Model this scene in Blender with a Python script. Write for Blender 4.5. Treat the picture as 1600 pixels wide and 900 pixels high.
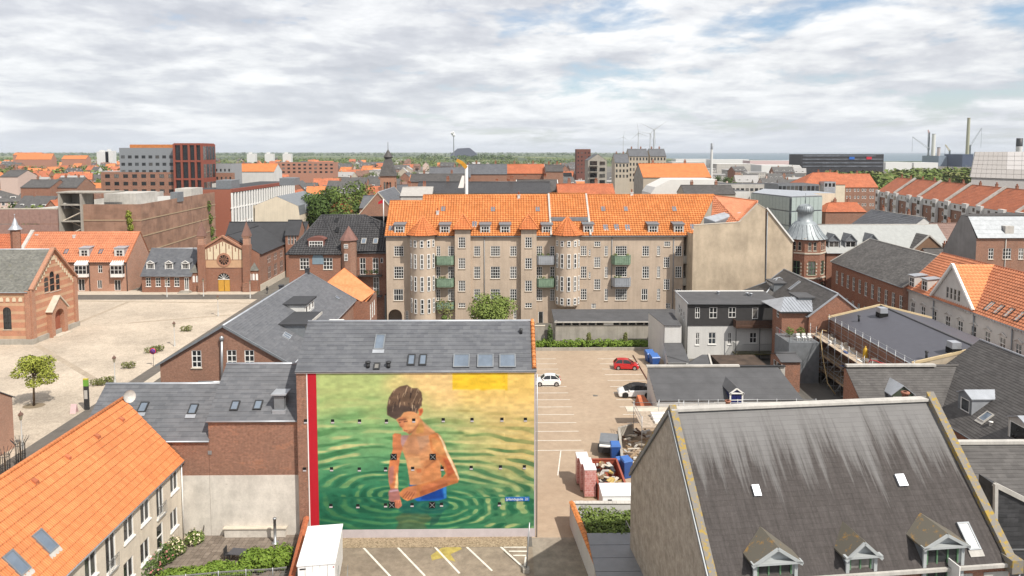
import bpy,bmesh,math,random
import numpy as np
from mathutils import Vector,Matrix
from mathutils.geometry import tessellate_polygon
for o in list(bpy.data.objects):
 bpy.data.objects.remove(o,do_unlink=True)
SC = bpy.context.scene
COL = SC.collection
rng = random.Random(7)
PI = math.pi
rad = math.radians
CAM_H,FPX,YAW,PITCH = 32.0,1066.7,rad(0.8),rad(4.06)
cam_d = bpy.data.cameras.new("camera")
cam = bpy.data.objects.new("camera",cam_d)
COL.objects.link(cam)
cam.location = (0,0,CAM_H)
cam.rotation_euler = (PI / 2 - PITCH,0,-YAW)
cam_d.sensor_width = 36.0
cam_d.lens = 24.0
cam_d.shift_y = -137.0 / 1600.0
cam_d.clip_start = 0.5
cam_d.clip_end = 60000
SC.camera = cam
SUN_EL,SUN_AZ = rad(51),rad(137)      # azimuth clockwise from +Y
sd = Vector((math.sin(SUN_AZ) * math.cos(SUN_EL),math.cos(SUN_AZ) * math.cos(SUN_EL),math.sin(SUN_EL)))
sun_d = bpy.data.lights.new("sun",'SUN')
sun_d.energy = 4.2
sun_d.angle = rad(0.53)
sun_d.color = (1.0,0.945,0.86)
sun = bpy.data.objects.new("sun",sun_d)
COL.objects.link(sun)
sun.rotation_euler = sd.to_track_quat('Z','Y').to_euler()
SC.view_settings.view_transform = 'Standard'
SC.view_settings.look = 'None'
SC.view_settings.exposure = 0.36
SC.view_settings.gamma = 1.0
W = bpy.data.worlds.new("World")
SC.world = W
W.use_nodes = True
wn,wl = W.node_tree.nodes,W.node_tree.links
wn.clear()
def N(t,**k):
 n = wn.new(t)
 for a,v in k.items():
  setattr(n,a,v)
 return n
w_out = N('ShaderNodeOutputWorld')
w_bg = N('ShaderNodeBackground')
w_bg.inputs[1].default_value = 0.115
sky = N('ShaderNodeTexSky',sky_type='NISHITA',sun_disc=False,sun_elevation=SUN_EL,sun_rotation=SUN_AZ)
sky.air_density = 1.0
sky.dust_density = 1.2
sky.ozone_density = 1.6
tc = N('ShaderNodeTexCoord')
sep = N('ShaderNodeSeparateXYZ')
wl.new(tc.outputs['Generated'],sep.inputs[0])
def wmath(op,a,b=None,clamp=False):
 n = N('ShaderNodeMath',operation=op,use_clamp=clamp)
 for i,v in enumerate((a,b)):
  if v is None:
   continue
  if isinstance(v,(int,float)):
   n.inputs[i].default_value = v
  else:
   wl.new(v,n.inputs[i])
 return n.outputs[0]
zc = wmath('MAXIMUM',sep.outputs['Z'],0.0)
zz = wmath('ADD',zc,0.30)
comb = N('ShaderNodeCombineXYZ')
wl.new(wmath('DIVIDE',wmath('MULTIPLY',sep.outputs['X'],1.2),zz),comb.inputs[0])
wl.new(wmath('DIVIDE',wmath('MULTIPLY',sep.outputs['Y'],1.2),zz),comb.inputs[1])
wl.new(wmath('MULTIPLY',wmath('LOGARITHM',wmath('ADD',zc,0.045),2.0),0.85),comb.inputs[2])
def wnoise(scale,detail,rough,off,dist=0.0,vec=None):
 mp = N('ShaderNodeMapping')
 mp.inputs['Location'].default_value = off
 wl.new(vec or comb.outputs[0],mp.inputs[0])
 n = N('ShaderNodeTexNoise')
 n.inputs['Scale'].default_value = scale
 n.inputs['Detail'].default_value = detail
 n.inputs['Roughness'].default_value = rough
 n.inputs['Distortion'].default_value = dist
 wl.new(mp.outputs[0],n.inputs['Vector'])
 return n.outputs['Fac']
def wramp(v,stops):
 r = N('ShaderNodeValToRGB')
 e = r.color_ramp.elements
 while len(e) < len(stops):
  e.new(0.5)
 for i,(p,c) in enumerate(stops):
  e[i].position = p
  e[i].color = c if len(c) == 4 else (*c,1)
 wl.new(v,r.inputs[0])
 return r.outputs[0]
SKN = (2.3,10,0.59)
n_cov = wnoise(*SKN,(3.1,1.7,0.4),0.15)
n_up = wnoise(*SKN,(3.1,1.7,0.59),0.15)
n_big = wnoise(0.7,3,0.5,(0.3,9.2,0))
cov = wmath('ADD',n_cov,wmath('MULTIPLY',wmath('SUBTRACT',n_big,0.5),0.5))
cov = wmath('ADD',cov,wmath('MULTIPLY',sep.outputs['X'],-0.17))
fac = wramp(cov,[(0.28,(0,0,0)),(0.43,(1,1,1))])
lit = wmath('ADD',wmath('MULTIPLY',wmath('SUBTRACT',n_cov,n_up),1.35),wmath('ADD',0.5,wmath('MULTIPLY',wmath('SUBTRACT',n_big,0.5),-0.8)))
shade = wramp(lit,[(0.24,(4.2,4.25,4.55)),(0.42,(5.1,5.12,5.35)),(0.54,(6.2,6.2,6.25)),(0.70,(7.4,7.35,7.3))])
mixc = N('ShaderNodeMix',data_type='RGBA')
wl.new(wmath('MULTIPLY',fac,0.9),mixc.inputs['Factor'])
wl.new(sky.outputs[0],mixc.inputs['A'])
wl.new(shade,mixc.inputs['B'])
hz = N('ShaderNodeMix',data_type='RGBA')
hf = wramp(zc,[(0.0,(0.6,0.6,0.6)),(0.03,(0.32,0.32,0.32)),(0.12,(0.03,0.03,0.03)),(0.5,(0,0,0))])
wl.new(hf,hz.inputs['Factor'])
wl.new(mixc.outputs['Result'],hz.inputs['A'])
hz.inputs['B'].default_value = (5.3,5.8,6.5,1)
wl.new(hz.outputs['Result'],w_bg.inputs[0])
wl.new(w_bg.outputs[0],w_out.inputs[0])
SC.cycles.max_bounces = 6
SC.cycles.use_denoising = True
_F = Vector((math.sin(YAW) * math.cos(PITCH),math.cos(YAW) * math.cos(PITCH),-math.sin(PITCH)))
_R = Vector((math.cos(YAW),-math.sin(YAW),0))
_U = _R.cross(_F)
def _ray(px,py):
 return (px - 800) / FPX * _R - (py - 313) / FPX * _U + _F
def az(px,py,z=0.0):
 d = _ray(px,py)
 t = (z - CAM_H) / d.z
 return Vector((d.x * t,d.y * t,z))
def ay(px,py,y):
 d = _ray(px,py)
 t = y / d.y
 return Vector((d.x * t,y,CAM_H + d.z * t))
def ax(px,py,x):
 d = _ray(px,py)
 t = x / d.x
 return Vector((x,d.y * t,CAM_H + d.z * t))
def pix(p):
 v = Vector(p) - Vector((0,0,CAM_H))
 c = v.dot(_F)
 return 800 + FPX * v.dot(_R) / c,313 - FPX * v.dot(_U) / c
def srgb(r,g,b):
 f = lambda c: (c / 255 / 12.92) if c <= 10 else ((c / 255 + 0.055) / 1.055) ** 2.4
 return (f(r),f(g),f(b))
MATS = {}
class MT:
 """small node helper"""
 def __init__(s,name):
  s.m = bpy.data.materials.new(name)
  s.m.use_nodes = True
  s.n,s.l = s.m.node_tree.nodes,s.m.node_tree.links
  s.b = s.n['Principled BSDF']
  MATS[name] = s.m
 def new(s,t,**k):
  n = s.n.new(t)
  for a,v in k.items():
   setattr(n,a,v)
  return n
 def val(s,v,sock):
  if isinstance(v,(int,float)):
   sock.default_value = v
  elif isinstance(v,(tuple,list)):
   sock.default_value = (*v,1) if len(v) == 3 and sock.type == 'RGBA' else v
  else:
   s.l.new(v,sock)
 def coord(s,kind='Object'):
  return s.new('ShaderNodeTexCoord').outputs[kind]
 def map(s,v,scale=(1,1,1),loc=(0,0,0),rot=(0,0,0)):
  m = s.new('ShaderNodeMapping')
  m.inputs['Scale'].default_value = scale
  m.inputs['Location'].default_value = loc
  m.inputs['Rotation'].default_value = rot
  s.l.new(v,m.inputs[0])
  return m.outputs[0]
 def noise(s,v,scale,detail=4,rough=0.55,dist=0):
  n = s.new('ShaderNodeTexNoise')
  n.inputs['Scale'].default_value = scale
  n.inputs['Detail'].default_value = detail
  n.inputs['Roughness'].default_value = rough
  n.inputs['Distortion'].default_value = dist
  s.l.new(v,n.inputs['Vector'])
  return n.outputs['Fac']
 def ramp(s,v,stops,interp='LINEAR'):
  r = s.new('ShaderNodeValToRGB')
  r.color_ramp.interpolation = interp
  e = r.color_ramp.elements
  while len(e) < len(stops):
   e.new(0.5)
  for i,(p,c) in enumerate(stops):
   e[i].position = p
   c = (c,c,c) if isinstance(c,(int,float)) else c
   e[i].color = (*c,1)
  s.l.new(v,r.inputs[0])
  return r.outputs[0]
 def mix(s,f,a,b,blend='MIX'):
  m = s.new('ShaderNodeMix',data_type='RGBA',blend_type=blend)
  s.val(f,m.inputs['Factor'])
  s.val(a,m.inputs['A'])
  s.val(b,m.inputs['B'])
  return m.outputs['Result']
 def math(s,op,a,b=0.0,clamp=False):
  m = s.new('ShaderNodeMath',operation=op,use_clamp=clamp)
  s.val(a,m.inputs[0])
  s.val(b,m.inputs[1])
  return m.outputs[0]
 def bump(s,h,strength=0.3,dist=0.02):
  b = s.new('ShaderNodeBump')
  b.inputs['Strength'].default_value = strength
  b.inputs['Distance'].default_value = dist
  s.l.new(h,b.inputs['Height'])
  s.l.new(b.outputs[0],s.b.inputs['Normal'])
 def done(s,col,rough=0.8,metal=0.0,spec=0.4):
  s.val(col,s.b.inputs['Base Color'])
  s.val(rough,s.b.inputs['Roughness'])
  s.val(metal,s.b.inputs['Metallic'])
  s.b.inputs['Specular IOR Level'].default_value = spec
  return s.m
def m_plain(name,col,rough=0.6,metal=0.0,var=0.12,scale=1.5,spec=0.4):
 t = MT(name)
 n = t.noise(t.coord(),scale,5,0.6)
 c = t.mix(1.0,col,t.ramp(n,[(0.3,1 - var),(0.7,1 + var * 0.4)]),'MULTIPLY')
 return t.done(c,rough,metal,spec)
def m_plaster(name,col,stain=0.25,scale=0.35,streak=True,peel=None):
 t = MT(name)
 co = t.coord()
 n1 = t.noise(co,scale,6,0.65)
 n2 = t.noise(co,9,4,0.6)
 f = t.ramp(n1,[(0.32,1 - stain),(0.62,1.0)])
 c = t.mix(1.0,col,f,'MULTIPLY')
 if streak:
  st = t.noise(t.map(co,(1.6,1.6,0.10)),1.2,4,0.7)
  c = t.mix(1.0,c,t.ramp(st,[(0.30,1 - stain * 0.8),(0.55,1.0)]),'MULTIPLY')
 c = t.mix(1.0,c,t.ramp(n2,[(0.3,0.93),(0.7,1.04)]),'MULTIPLY')
 if peel:
  p1 = t.noise(t.map(co,(1,1,2.6)),1.1,8,0.8)
  c = t.mix(t.ramp(p1,[(0.62,0),(0.66,0.8)]),c,peel)
  p2 = t.noise(t.map(co,(0.8,0.8,0.3)),0.5,6,0.7)
  c = t.mix(1.0,c,t.ramp(p2,[(0.35,0.78),(0.6,1.0)]),'MULTIPLY')
 t.bump(n2,0.25,0.01)
 return t.done(c,0.9,0,0.2)
def brick_node(t,uv,bw,bh,mortar,off=0.5,bias=0.0):
 b = t.new('ShaderNodeTexBrick')
 b.offset = off
 b.inputs['Scale'].default_value = 1.0
 b.inputs['Brick Width'].default_value = bw
 b.inputs['Row Height'].default_value = bh
 b.inputs['Mortar Size'].default_value = mortar
 b.inputs['Mortar Smooth'].default_value = 0.1
 b.inputs['Bias'].default_value = bias
 b.inputs['Color1'].default_value = (0,0,0,1)
 b.inputs['Color2'].default_value = (1,1,1,1)
 b.inputs['Mortar'].default_value = (0.5,0.5,0.5,1)
 t.l.new(uv,b.inputs['Vector'])
 return b
def m_brick(name,c1,c2,mortar,stain=0.3,bw=0.24,bh=0.075,patch=None):
 t = MT(name)
 uv = t.coord('UV')
 co = t.coord()
 b = brick_node(t,uv,bw,bh,0.010)
 c = t.mix(b.outputs['Color'],c1,c2)
 n = t.noise(co,0.5,6,0.65)
 c = t.mix(t.ramp(n,[(0.35,0.0),(0.65,0.6)]),c,tuple(x * 0.72 for x in c1))
 if patch:
  n3 = t.noise(t.map(co,(0.35,0.35,0.9)),1.0,8,0.75,0.3)
  c = t.mix(t.ramp(n3,[(0.55,0.0),(0.60,0.75)]),c,patch)
 c = t.mix(b.outputs['Fac'],c,mortar)
 if patch:
  n4 = t.noise(t.map(co,(1.5,1.5,5)),1.4,6,0.8)
  c = t.mix(t.ramp(n4,[(0.62,0),(0.68,0.75)]),c,(0.50,0.41,0.34))
 n2 = t.noise(co,5,4,0.6)
 c = t.mix(1.0,c,t.ramp(n2,[(0.3,1 - stain),(0.7,1.05)]),'MULTIPLY')
 t.bump(t.math('SUBTRACT',1.0,b.outputs['Fac']),0.5,0.012)
 return t.done(c,0.9,0,0.2)
def m_tile(name,c1,c2,bw,bh,dark=0.15,moss=None,off=0.0,rough=0.65,joint=0.0):
 """per-tile tone from the UV grid (UV in metres along and up the slope)"""
 t = MT(name)
 uv = t.coord('UV')
 co = t.coord()
 b = brick_node(t,uv,bw,bh,joint,off)
 c = t.mix(b.outputs['Color'],c1,c2)
 if joint:
  c = t.mix(t.math('MULTIPLY',b.outputs['Fac'],0.6),c,tuple(x * 0.42 for x in c1))
 n = t.noise(co,0.45,6,0.65)
 c = t.mix(1.0,c,t.ramp(n,[(0.3,1 - dark),(0.65,1.05)]),'MULTIPLY')
 n2 = t.noise(co,3.0,5,0.7)
 c = t.mix(1.0,c,t.ramp(n2,[(0.3,1 - dark * 0.7),(0.7,1.05)]),'MULTIPLY')
 if moss:
  n3 = t.noise(co,1.3,7,0.75)
  c = t.mix(t.ramp(n3,[(0.56,0),(0.70,0.7)]),c,moss)
 return t.done(c,rough,0,0.35)
WHITE = m_plain("white_paint",(0.78,0.77,0.74),0.5,var=0.06)
m_glass = MT("window_glass")
_oi = m_glass.new('ShaderNodeObjectInfo').outputs['Random']
_gc = m_glass.ramp(_oi,[(0.0,(0.020,0.022,0.024)),(0.5,(0.035,0.037,0.038)),(0.74,(0.04,0.04,0.04)),(0.9,(0.20,0.19,0.175)),(1.0,(0.05,0.06,0.07))])
_gn = m_glass.noise(m_glass.coord(),1.3,2)
_gc = m_glass.mix(1.0,_gc,m_glass.ramp(_gn,[(0.35,0.55),(0.65,1.25)]),'MULTIPLY')
GLASS = m_glass.done(_gc,0.06,0,0.4)
SKYGLASS = m_plain("roof_window_glass",(0.15,0.185,0.23),0.10,var=0.2,spec=0.8)
DARK = m_plain("dark_metal",(0.035,0.036,0.038),0.5)
BLACK = m_plain("black_void",(0.008,0.008,0.008),0.9)
ZINC = m_plain("zinc_sheet",(0.42,0.44,0.47),0.42,0.35,var=0.18,scale=0.9)
ZINC_D = m_plain("weathered_zinc",(0.22,0.235,0.25),0.5,0.3,var=0.2)
STEEL = m_plain("galvanised_steel",(0.36,0.37,0.38),0.4,0.6)
TILE_O = m_tile("orange_pantile",(0.55,0.185,0.05),(0.68,0.26,0.085),0.5,0.5,0.2,joint=0.045)
TILE_T = m_tile("turret_red_tile",(0.50,0.145,0.042),(0.60,0.20,0.062),0.5,0.5,0.2,joint=0.04)
TILE_N = m_tile("new_orange_tile",(0.59,0.195,0.065),(0.68,0.24,0.085),0.3,0.55,0.16,joint=0.025)
TILE_R = m_tile("red_clay_tile",(0.41,0.12,0.055),(0.50,0.165,0.075),0.24,0.36,0.25)
TILE_P = m_tile("pale_orange_tile",(0.50,0.185,0.09),(0.58,0.23,0.12),0.24,0.36,0.2)
TILE_K = m_tile("dark_glazed_tile",(0.045,0.044,0.046),(0.075,0.073,0.075),0.24,0.36,0.2,rough=0.38)
SLATE = m_tile("grey_slate",(0.10,0.104,0.116),(0.135,0.14,0.15),0.6,0.30,0.16,off=0.5,rough=0.6)
SLATE_L = m_tile("light_slate",(0.108,0.112,0.122),(0.145,0.148,0.157),0.6,0.30,0.15,off=0.5,rough=0.6)
SLATE_B = m_tile("brown_grey_slate",(0.078,0.072,0.069),(0.108,0.101,0.096),0.6,0.30,0.2,off=0.5,rough=0.7)
SLATE_M = m_tile("old_mossy_slate",(0.15,0.15,0.135),(0.22,0.215,0.19),0.35,0.25,0.3,moss=(0.15,0.145,0.09),off=0.5,rough=0.85)
FELT = m_plain("roofing_felt",(0.088,0.088,0.092),0.85,var=0.2,scale=0.6)
FELT_D = m_plain("black_felt",(0.045,0.046,0.05),0.8,var=0.2,scale=0.8)
CREAM = m_plaster("cream_render",(0.70,0.61,0.47),0.12)
BEIGE = m_plaster("beige_render",(0.53,0.425,0.33),0.18,0.25)
FIRE = m_plaster("stained_gable_render",(0.60,0.49,0.36),0.32,0.20,False,(0.36,0.30,0.23))
WHITE_R = m_plaster("white_render",(0.62,0.61,0.585),0.10)
WASHED = m_plaster("worn_whitewash",(0.70,0.65,0.58),0.2,0.9,False,(0.36,0.30,0.25))
LIGHTG = m_plaster("light_grey_render",(0.52,0.495,0.455),0.22,0.5)
BRICK_R = m_brick("red_brick",(0.30,0.11,0.062),(0.40,0.165,0.095),(0.33,0.27,0.22))
BRICK_C = m_brick("church_brick",(0.42,0.165,0.09),(0.52,0.225,0.125),(0.42,0.34,0.27),0.2)
BRICK_P = m_brick("patched_brick",(0.25,0.10,0.062),(0.40,0.18,0.115),(0.42,0.32,0.25),0.35,patch=(0.44,0.165,0.085))
BRICK_B = m_brick("brown_brick",(0.30,0.13,0.08),(0.40,0.19,0.12),(0.32,0.27,0.22),0.25)
BRICK_Y = m_brick("yellow_band_brick",(0.60,0.43,0.25),(0.66,0.50,0.32),(0.5,0.42,0.33),0.15)
BRICK_S = m_brick("salmon_brick",(0.46,0.22,0.14),(0.53,0.27,0.18),(0.42,0.34,0.28),0.2)
WOOD = m_plain("weathered_wood",(0.30,0.21,0.13),0.8,var=0.3,scale=3)
WOOD_D = m_plain("dark_brown_wood",(0.11,0.06,0.04),0.7,var=0.3,scale=3)
STONE = m_plain("pale_stone",(0.55,0.49,0.40),0.85,var=0.2)
CONC = m_plaster("grey_concrete",(0.40,0.37,0.32),0.25,0.5)
GREEN_P = m_plain("green_copper",(0.20,0.285,0.20),0.6,var=0.3,scale=2)
RED_P = m_plain("red_paint",(0.43,0.006,0.018),0.7,var=0.06)
LAV = m_plain("pale_lavender_plinth",(0.50,0.45,0.46),0.8,var=0.1)
BLUE_T = m_plain("blue_plastic",(0.03,0.09,0.30),0.45,var=0.2)
RUST = m_plain("rusty_red_steel",(0.34,0.085,0.05),0.6,var=0.3)
class MB:
 def __init__(s):
  s.v,s.f,s.uv,s.mi,s.sm = [],[],[],[],[]
 def add(s,pts,uv=None,mi=0,smooth=False):
  i = len(s.v)
  s.v.extend([tuple(p) for p in pts])
  s.f.append(tuple(range(i,i + len(pts))))
  s.uv.append(uv)
  s.mi.append(mi)
  s.sm.append(smooth)
  return s
 def raw(s,verts,faces,mi=0,smooth=False):
  i = len(s.v)
  s.v.extend([tuple(p) for p in verts])
  for f in faces:
   s.f.append(tuple(i + k for k in f))
   s.uv.append(None)
   s.mi.append(mi)
   s.sm.append(smooth)
  return s
 def box(s,x0,x1,y0,y1,z0,z1,mi=0):
  v = [(x0,y0,z0),(x1,y0,z0),(x1,y1,z0),(x0,y1,z0),(x0,y0,z1),(x1,y0,z1),(x1,y1,z1),(x0,y1,z1)]
  return s.raw(v,[(0,3,2,1),(4,5,6,7),(0,1,5,4),(1,2,6,5),(2,3,7,6),(3,0,4,7)],mi)
 def hexa(s,b,t,mi=0):
  """bottom quad and top quad, both counter-clockwise from above"""
  return s.raw(list(b) + list(t),[(0,3,2,1),(4,5,6,7),(0,1,5,4),(1,2,6,5),(2,3,7,6),(3,0,4,7)],mi)
 def bar(s,a,b,w,h=None,mi=0,up=(0,0,1)):
  """square bar between two points"""
  a,b = Vector(a),Vector(b)
  h = h or w
  d = (b - a).normalized()
  u = Vector(up)
  if abs(d.dot(u)) > 0.98:
   u = Vector((0,1,0))
  r = d.cross(u).normalized() * (w / 2)
  u = r.cross(d).normalized() * (h / 2)
  q = lambda p: [p - r - u,p + r - u,p + r + u,p - r + u]
  return s.raw(q(a) + q(b),[(0,3,2,1),(4,5,6,7),(0,1,5,4),(1,2,6,5),(2,3,7,6),(3,0,4,7)][0:6],mi)
 def tube(s,pts,r,n=6,mi=0,smooth=True,cap=True):
  rs = r if isinstance(r,(list,tuple)) else [r] * len(pts)
  pts = [Vector(p) for p in pts]
  base = len(s.v)
  for i,p in enumerate(pts):
   d = (pts[min(i + 1,len(pts) - 1)] - pts[max(i - 1,0)]).normalized()
   u = Vector((0,0,1)) if abs(d.z) < 0.9 else Vector((0,1,0))
   a = d.cross(u).normalized()
   b = a.cross(d).normalized()
   for k in range(n):
    t = 2 * PI * k / n
    s.v.append(tuple(p + (a * math.cos(t) + b * math.sin(t)) * rs[i]))
  for i in range(len(pts) - 1):
   for k in range(n):
    k2 = (k + 1) % n
    s.f.append((base + i * n + k,base + i * n + k2,base + (i + 1) * n + k2,base + (i + 1) * n + k))
    s.uv.append(None); s.mi.append(mi); s.sm.append(smooth)
  if cap:
   for f in (tuple(base + k for k in range(n))[::-1],tuple(base + (len(pts) - 1) * n + k for k in range(n))):
    s.f.append(f); s.uv.append(None); s.mi.append(mi); s.sm.append(False)
  return s
 def lathe(s,prof,c=(0,0,0),n=12,mi=0,smooth=True,a0=0.0,a1=2 * PI):
  """profile of (radius, z), turned about the vertical through c"""
  full = abs(a1 - a0 - 2 * PI) < 1e-6
  m = n if full else n + 1
  base = len(s.v)
  for r,z in prof:
   for k in range(m):
    t = a0 + (a1 - a0) * k / n
    s.v.append((c[0] + r * math.cos(t),c[1] + r * math.sin(t),c[2] + z))
  for i in range(len(prof) - 1):
   for k in range(n):
    k2 = (k + 1) % m if full else k + 1
    s.f.append((base + i * m + k,base + i * m + k2,base + (i + 1) * m + k2,base + (i + 1) * m + k))
    s.uv.append(None); s.mi.append(mi); s.sm.append(smooth)
  return s
 def prism(s,poly,axis_a,axis_b,o,ext,mi=0):
  """outline (a,b) in the plane of axis_a, axis_b at o, extruded by vector ext"""
  A,B,O,X = Vector(axis_a),Vector(axis_b),Vector(o),Vector(ext)
  p = [O + A * a + B * b for a,b in poly]
  n = len(p)
  tri = tessellate_polygon([[Vector((a,b,0)) for a,b in poly]])
  base = len(s.v)
  s.v.extend([tuple(q) for q in p] + [tuple(q + X) for q in p])
  for t in tri:
   s.f.append(tuple(base + k for k in t)); s.f.append(tuple(base + n + k for k in t[::-1]))
  for i in range(n):
   j = (i + 1) % n
   s.f.append((base + i,base + j,base + n + j,base + n + i))
  k = len(tri) * 2 + n
  s.uv += [None] * k; s.mi += [mi] * k; s.sm += [False] * k
  return s
 def mesh(s,name,mats):
  me = bpy.data.meshes.new(name)
  me.from_pydata(s.v,[],s.f)
  mats = mats if isinstance(mats,(list,tuple)) else [mats]
  for m in mats:
   me.materials.append(m)
  me.polygons.foreach_set('material_index',s.mi)
  me.polygons.foreach_set('use_smooth',s.sm)
  uvl = me.uv_layers.new(name='UVMap')
  V = s.v
  out = []
  for fi,f in enumerate(s.f):
   u = s.uv[fi]
   if u is not None:
    for q in u:
     out += [q[0],q[1]]
    continue
   a,b,c = V[f[0]],V[f[1]],V[f[2]]
   e1 = (b[0] - a[0],b[1] - a[1],b[2] - a[2]); e2 = (c[0] - a[0],c[1] - a[1],c[2] - a[2])
   nx,ny,nz = e1[1] * e2[2] - e1[2] * e2[1],e1[2] * e2[0] - e1[0] * e2[2],e1[0] * e2[1] - e1[1] * e2[0]
   if abs(nz) > 2 * math.hypot(nx,ny):
    for k in f:
     out += [V[k][0],V[k][1]]
   else:
    h = math.hypot(nx,ny) or 1
    tx,ty = -ny / h,nx / h
    for k in f:
     out += [V[k][0] * tx + V[k][1] * ty,V[k][2]]
  uvl.data.foreach_set('uv',out)
  me.update()
  return me
 def build(s,name,mats,par=None,loc=(0,0,0),rot=0.0,kind=None,bevel=0):
  o = link(s.mesh(name,mats),name,par,loc,rot)
  if kind:
   o['kind'] = kind
  if bevel:
   md = o.modifiers.new('bevel','BEVEL')
   md.width = bevel
   md.segments = 2
  return o
def link(me,name,par=None,loc=(0,0,0),rot=0.0):
 o = bpy.data.objects.new(name,me)
 COL.objects.link(o)
 o.location = loc
 o.rotation_euler = (0,0,rot) if isinstance(rot,(int,float)) else rot
 if par is not None:
  o.parent = par
 return o
def thing(name,label,cat,loc=(0,0,0),rot=0.0,group=None):
 o = link(None,name,None,loc,rot)
 o.empty_display_size = 0.1
 return tag(o,label,cat,group)
def tag(o,label,cat,group=None):
 o['label'] = label
 o['category'] = cat
 if group:
  o['group'] = group
 return o
def struct(o,label=None):
 o['kind'] = 'structure'
 if label:
  o['label'] = label
 return o
def copy_tree(o,parent=None,label=None):
 c = o.copy()
 COL.objects.link(c)
 if parent is not None:
  c.parent = parent
 if label:
  c['label'] = label
 for ch in o.children:
  copy_tree(ch,c)
 return c
def arc_hole(u,z,w,h,n=8):
 """opening with a round head; (u) centre, z bottom"""
 r = w / 2
 p = [(u - r,z),(u + r,z)]
 for k in range(n + 1):
  t = PI * k / n
  p.append((u + r * math.cos(t),z + h - r + r * math.sin(t)))
 return p
def rect_hole(u,z,w,h):
 return [(u - w / 2,z),(u + w / 2,z),(u + w / 2,z + h),(u - w / 2,z + h)]
def wall(par,mat,o,ang,outline,holes=(),depth=0.14,name='wall',mb=None,mi=0):
 """outline and holes in (u, z); u runs along ang, outward is to the right of u seen from above (-y for ang 0)"""
 own = mb is None
 mb = mb or MB()
 o = Vector(o)
 A = Vector((math.cos(ang),math.sin(ang),0))
 inn = Vector((-math.sin(ang),math.cos(ang),0)) * depth
 polys = [[Vector((u,z,0)) for u,z in outline]] + [[Vector((u,z,0)) for u,z in h] for h in holes]
 flat = [p for q in polys for p in q]
 for t in tessellate_polygon(polys):
  a,b,c = (flat[k] for k in t)
  if (b - a).cross(c - a).z < 0:
   b,c = c,b
  mb.add([o + A * p.x + Vector((0,0,p.y)) for p in (a,b,c)],[(p.x + o.x * 0.37,p.y) for p in (a,b,c)],mi)
 for h in holes:
  n = len(h)
  for i in range(n):
   j = (i + 1) % n
   a,b = (o + A * h[k][0] + Vector((0,0,h[k][1])) for k in (i,j))
   mb.add([a,a + inn,b + inn,b],None,mi)
 return mb.build(name,mat,par) if own else mb
WC = {}
def window_mesh(w,h,nx,ny,fm,ft,arch,zs):
 key = (round(w,2),round(h,2),nx,ny,fm.name,ft,arch,zs)
 if key in WC:
  return WC[key]
 p = MB()
 if arch:
  r = w / 2
  pts = [(x,0,z) for x,z in arc_hole(0,0,w,h)]
  p.add(pts)
 else:
  p.add([(-w / 2,0,0),(w / 2,0,0),(w / 2,0,h),(-w / 2,0,h)])
 f = MB()
 y0,y1 = -0.06,0.02
 if arch:
  pl = arc_hole(0,0,w,h)
  pi = arc_hole(0,ft,w - 2 * ft,h - 2 * ft)
  n = len(pl)
  for i in range(n):
   j = (i + 1) % n
   f.add([(pl[i][0],y0,pl[i][1]),(pl[j][0],y0,pl[j][1]),(pi[j][0],y0,pi[j][1]),(pi[i][0],y0,pi[i][1])])
 else:
  f.box(-w / 2,-w / 2 + ft,y0,y1,0,h)
  f.box(w / 2 - ft,w / 2,y0,y1,0,h)
  f.box(-w / 2 + ft,w / 2 - ft,y0,y1,0,ft)
  f.box(-w / 2 + ft,w / 2 - ft,y0,y1,h - ft,h)
 top = h - ft if not arch else h - w / 2
 for i in range(1,nx):
  x = -w / 2 + w * i / nx
  wd = ft * (0.5 if nx <= 3 else 0.32)
  f.box(x - wd,x + wd,y0 + 0.01,y1,ft,(top if not arch else h - ft * 1.3))
 zl = zs if zs else [h * j / ny for j in range(1,ny)]
 for z in zl:
  wd = ft * (0.5 if ny <= 3 else 0.3)
  f.box(-w / 2 + ft,w / 2 - ft,y0 + 0.014,y1,z - wd,z + wd)
 WC[key] = (p.mesh('window',GLASS),f.mesh('frame',fm))
 return WC[key]
def window(par,o,ang,w,h,nx=2,ny=2,fm=None,ft=0.08,arch=False,sill=None,inset=0.10,zs=None,name='window'):
 """o = bottom centre on the wall face; nx, ny panes"""
 fm = fm or WHITE
 pm,fr = window_mesh(w,h,nx,ny,fm,ft,arch,zs)
 inn = Vector((-math.sin(ang),math.cos(ang),0)) * inset
 a = link(pm,name,par,Vector(o) + inn,ang)
 b = link(fr,'frame',a)
 if sill:
  k = ('sill',round(w,2),sill.name)
  if k not in WC:
   WC[k] = MB().box(-w / 2 - 0.08,w / 2 + 0.08,-inset - 0.10,0,-0.10,-0.003).mesh('sill',sill)
  link(WC[k],'sill',a)
 return a
def facade(par,mat,o,ang,outline,wins,depth=0.14,name='wall',fm=None,sill=None):
 """wins: (u, z, w, h, nx, ny[, opts]) with u the centre"""
 holes = [(arc_hole if (len(q) > 6 and q[6].get('arch')) else rect_hole)(q[0],q[1],q[2],q[3]) for q in wins]
 w_ = wall(par,mat,o,ang,outline,holes,depth,name)
 A = Vector((math.cos(ang),math.sin(ang),0))
 for q in wins:
  k = dict(q[6]) if len(q) > 6 else {}
  k.setdefault('fm',fm)
  k.setdefault('sill',sill)
  window(par,Vector(o) + A * q[0] + Vector((0,0,q[1])),ang,q[2],q[3],q[4],q[5],inset=depth * 0.75,**k)
 return w_
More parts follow.
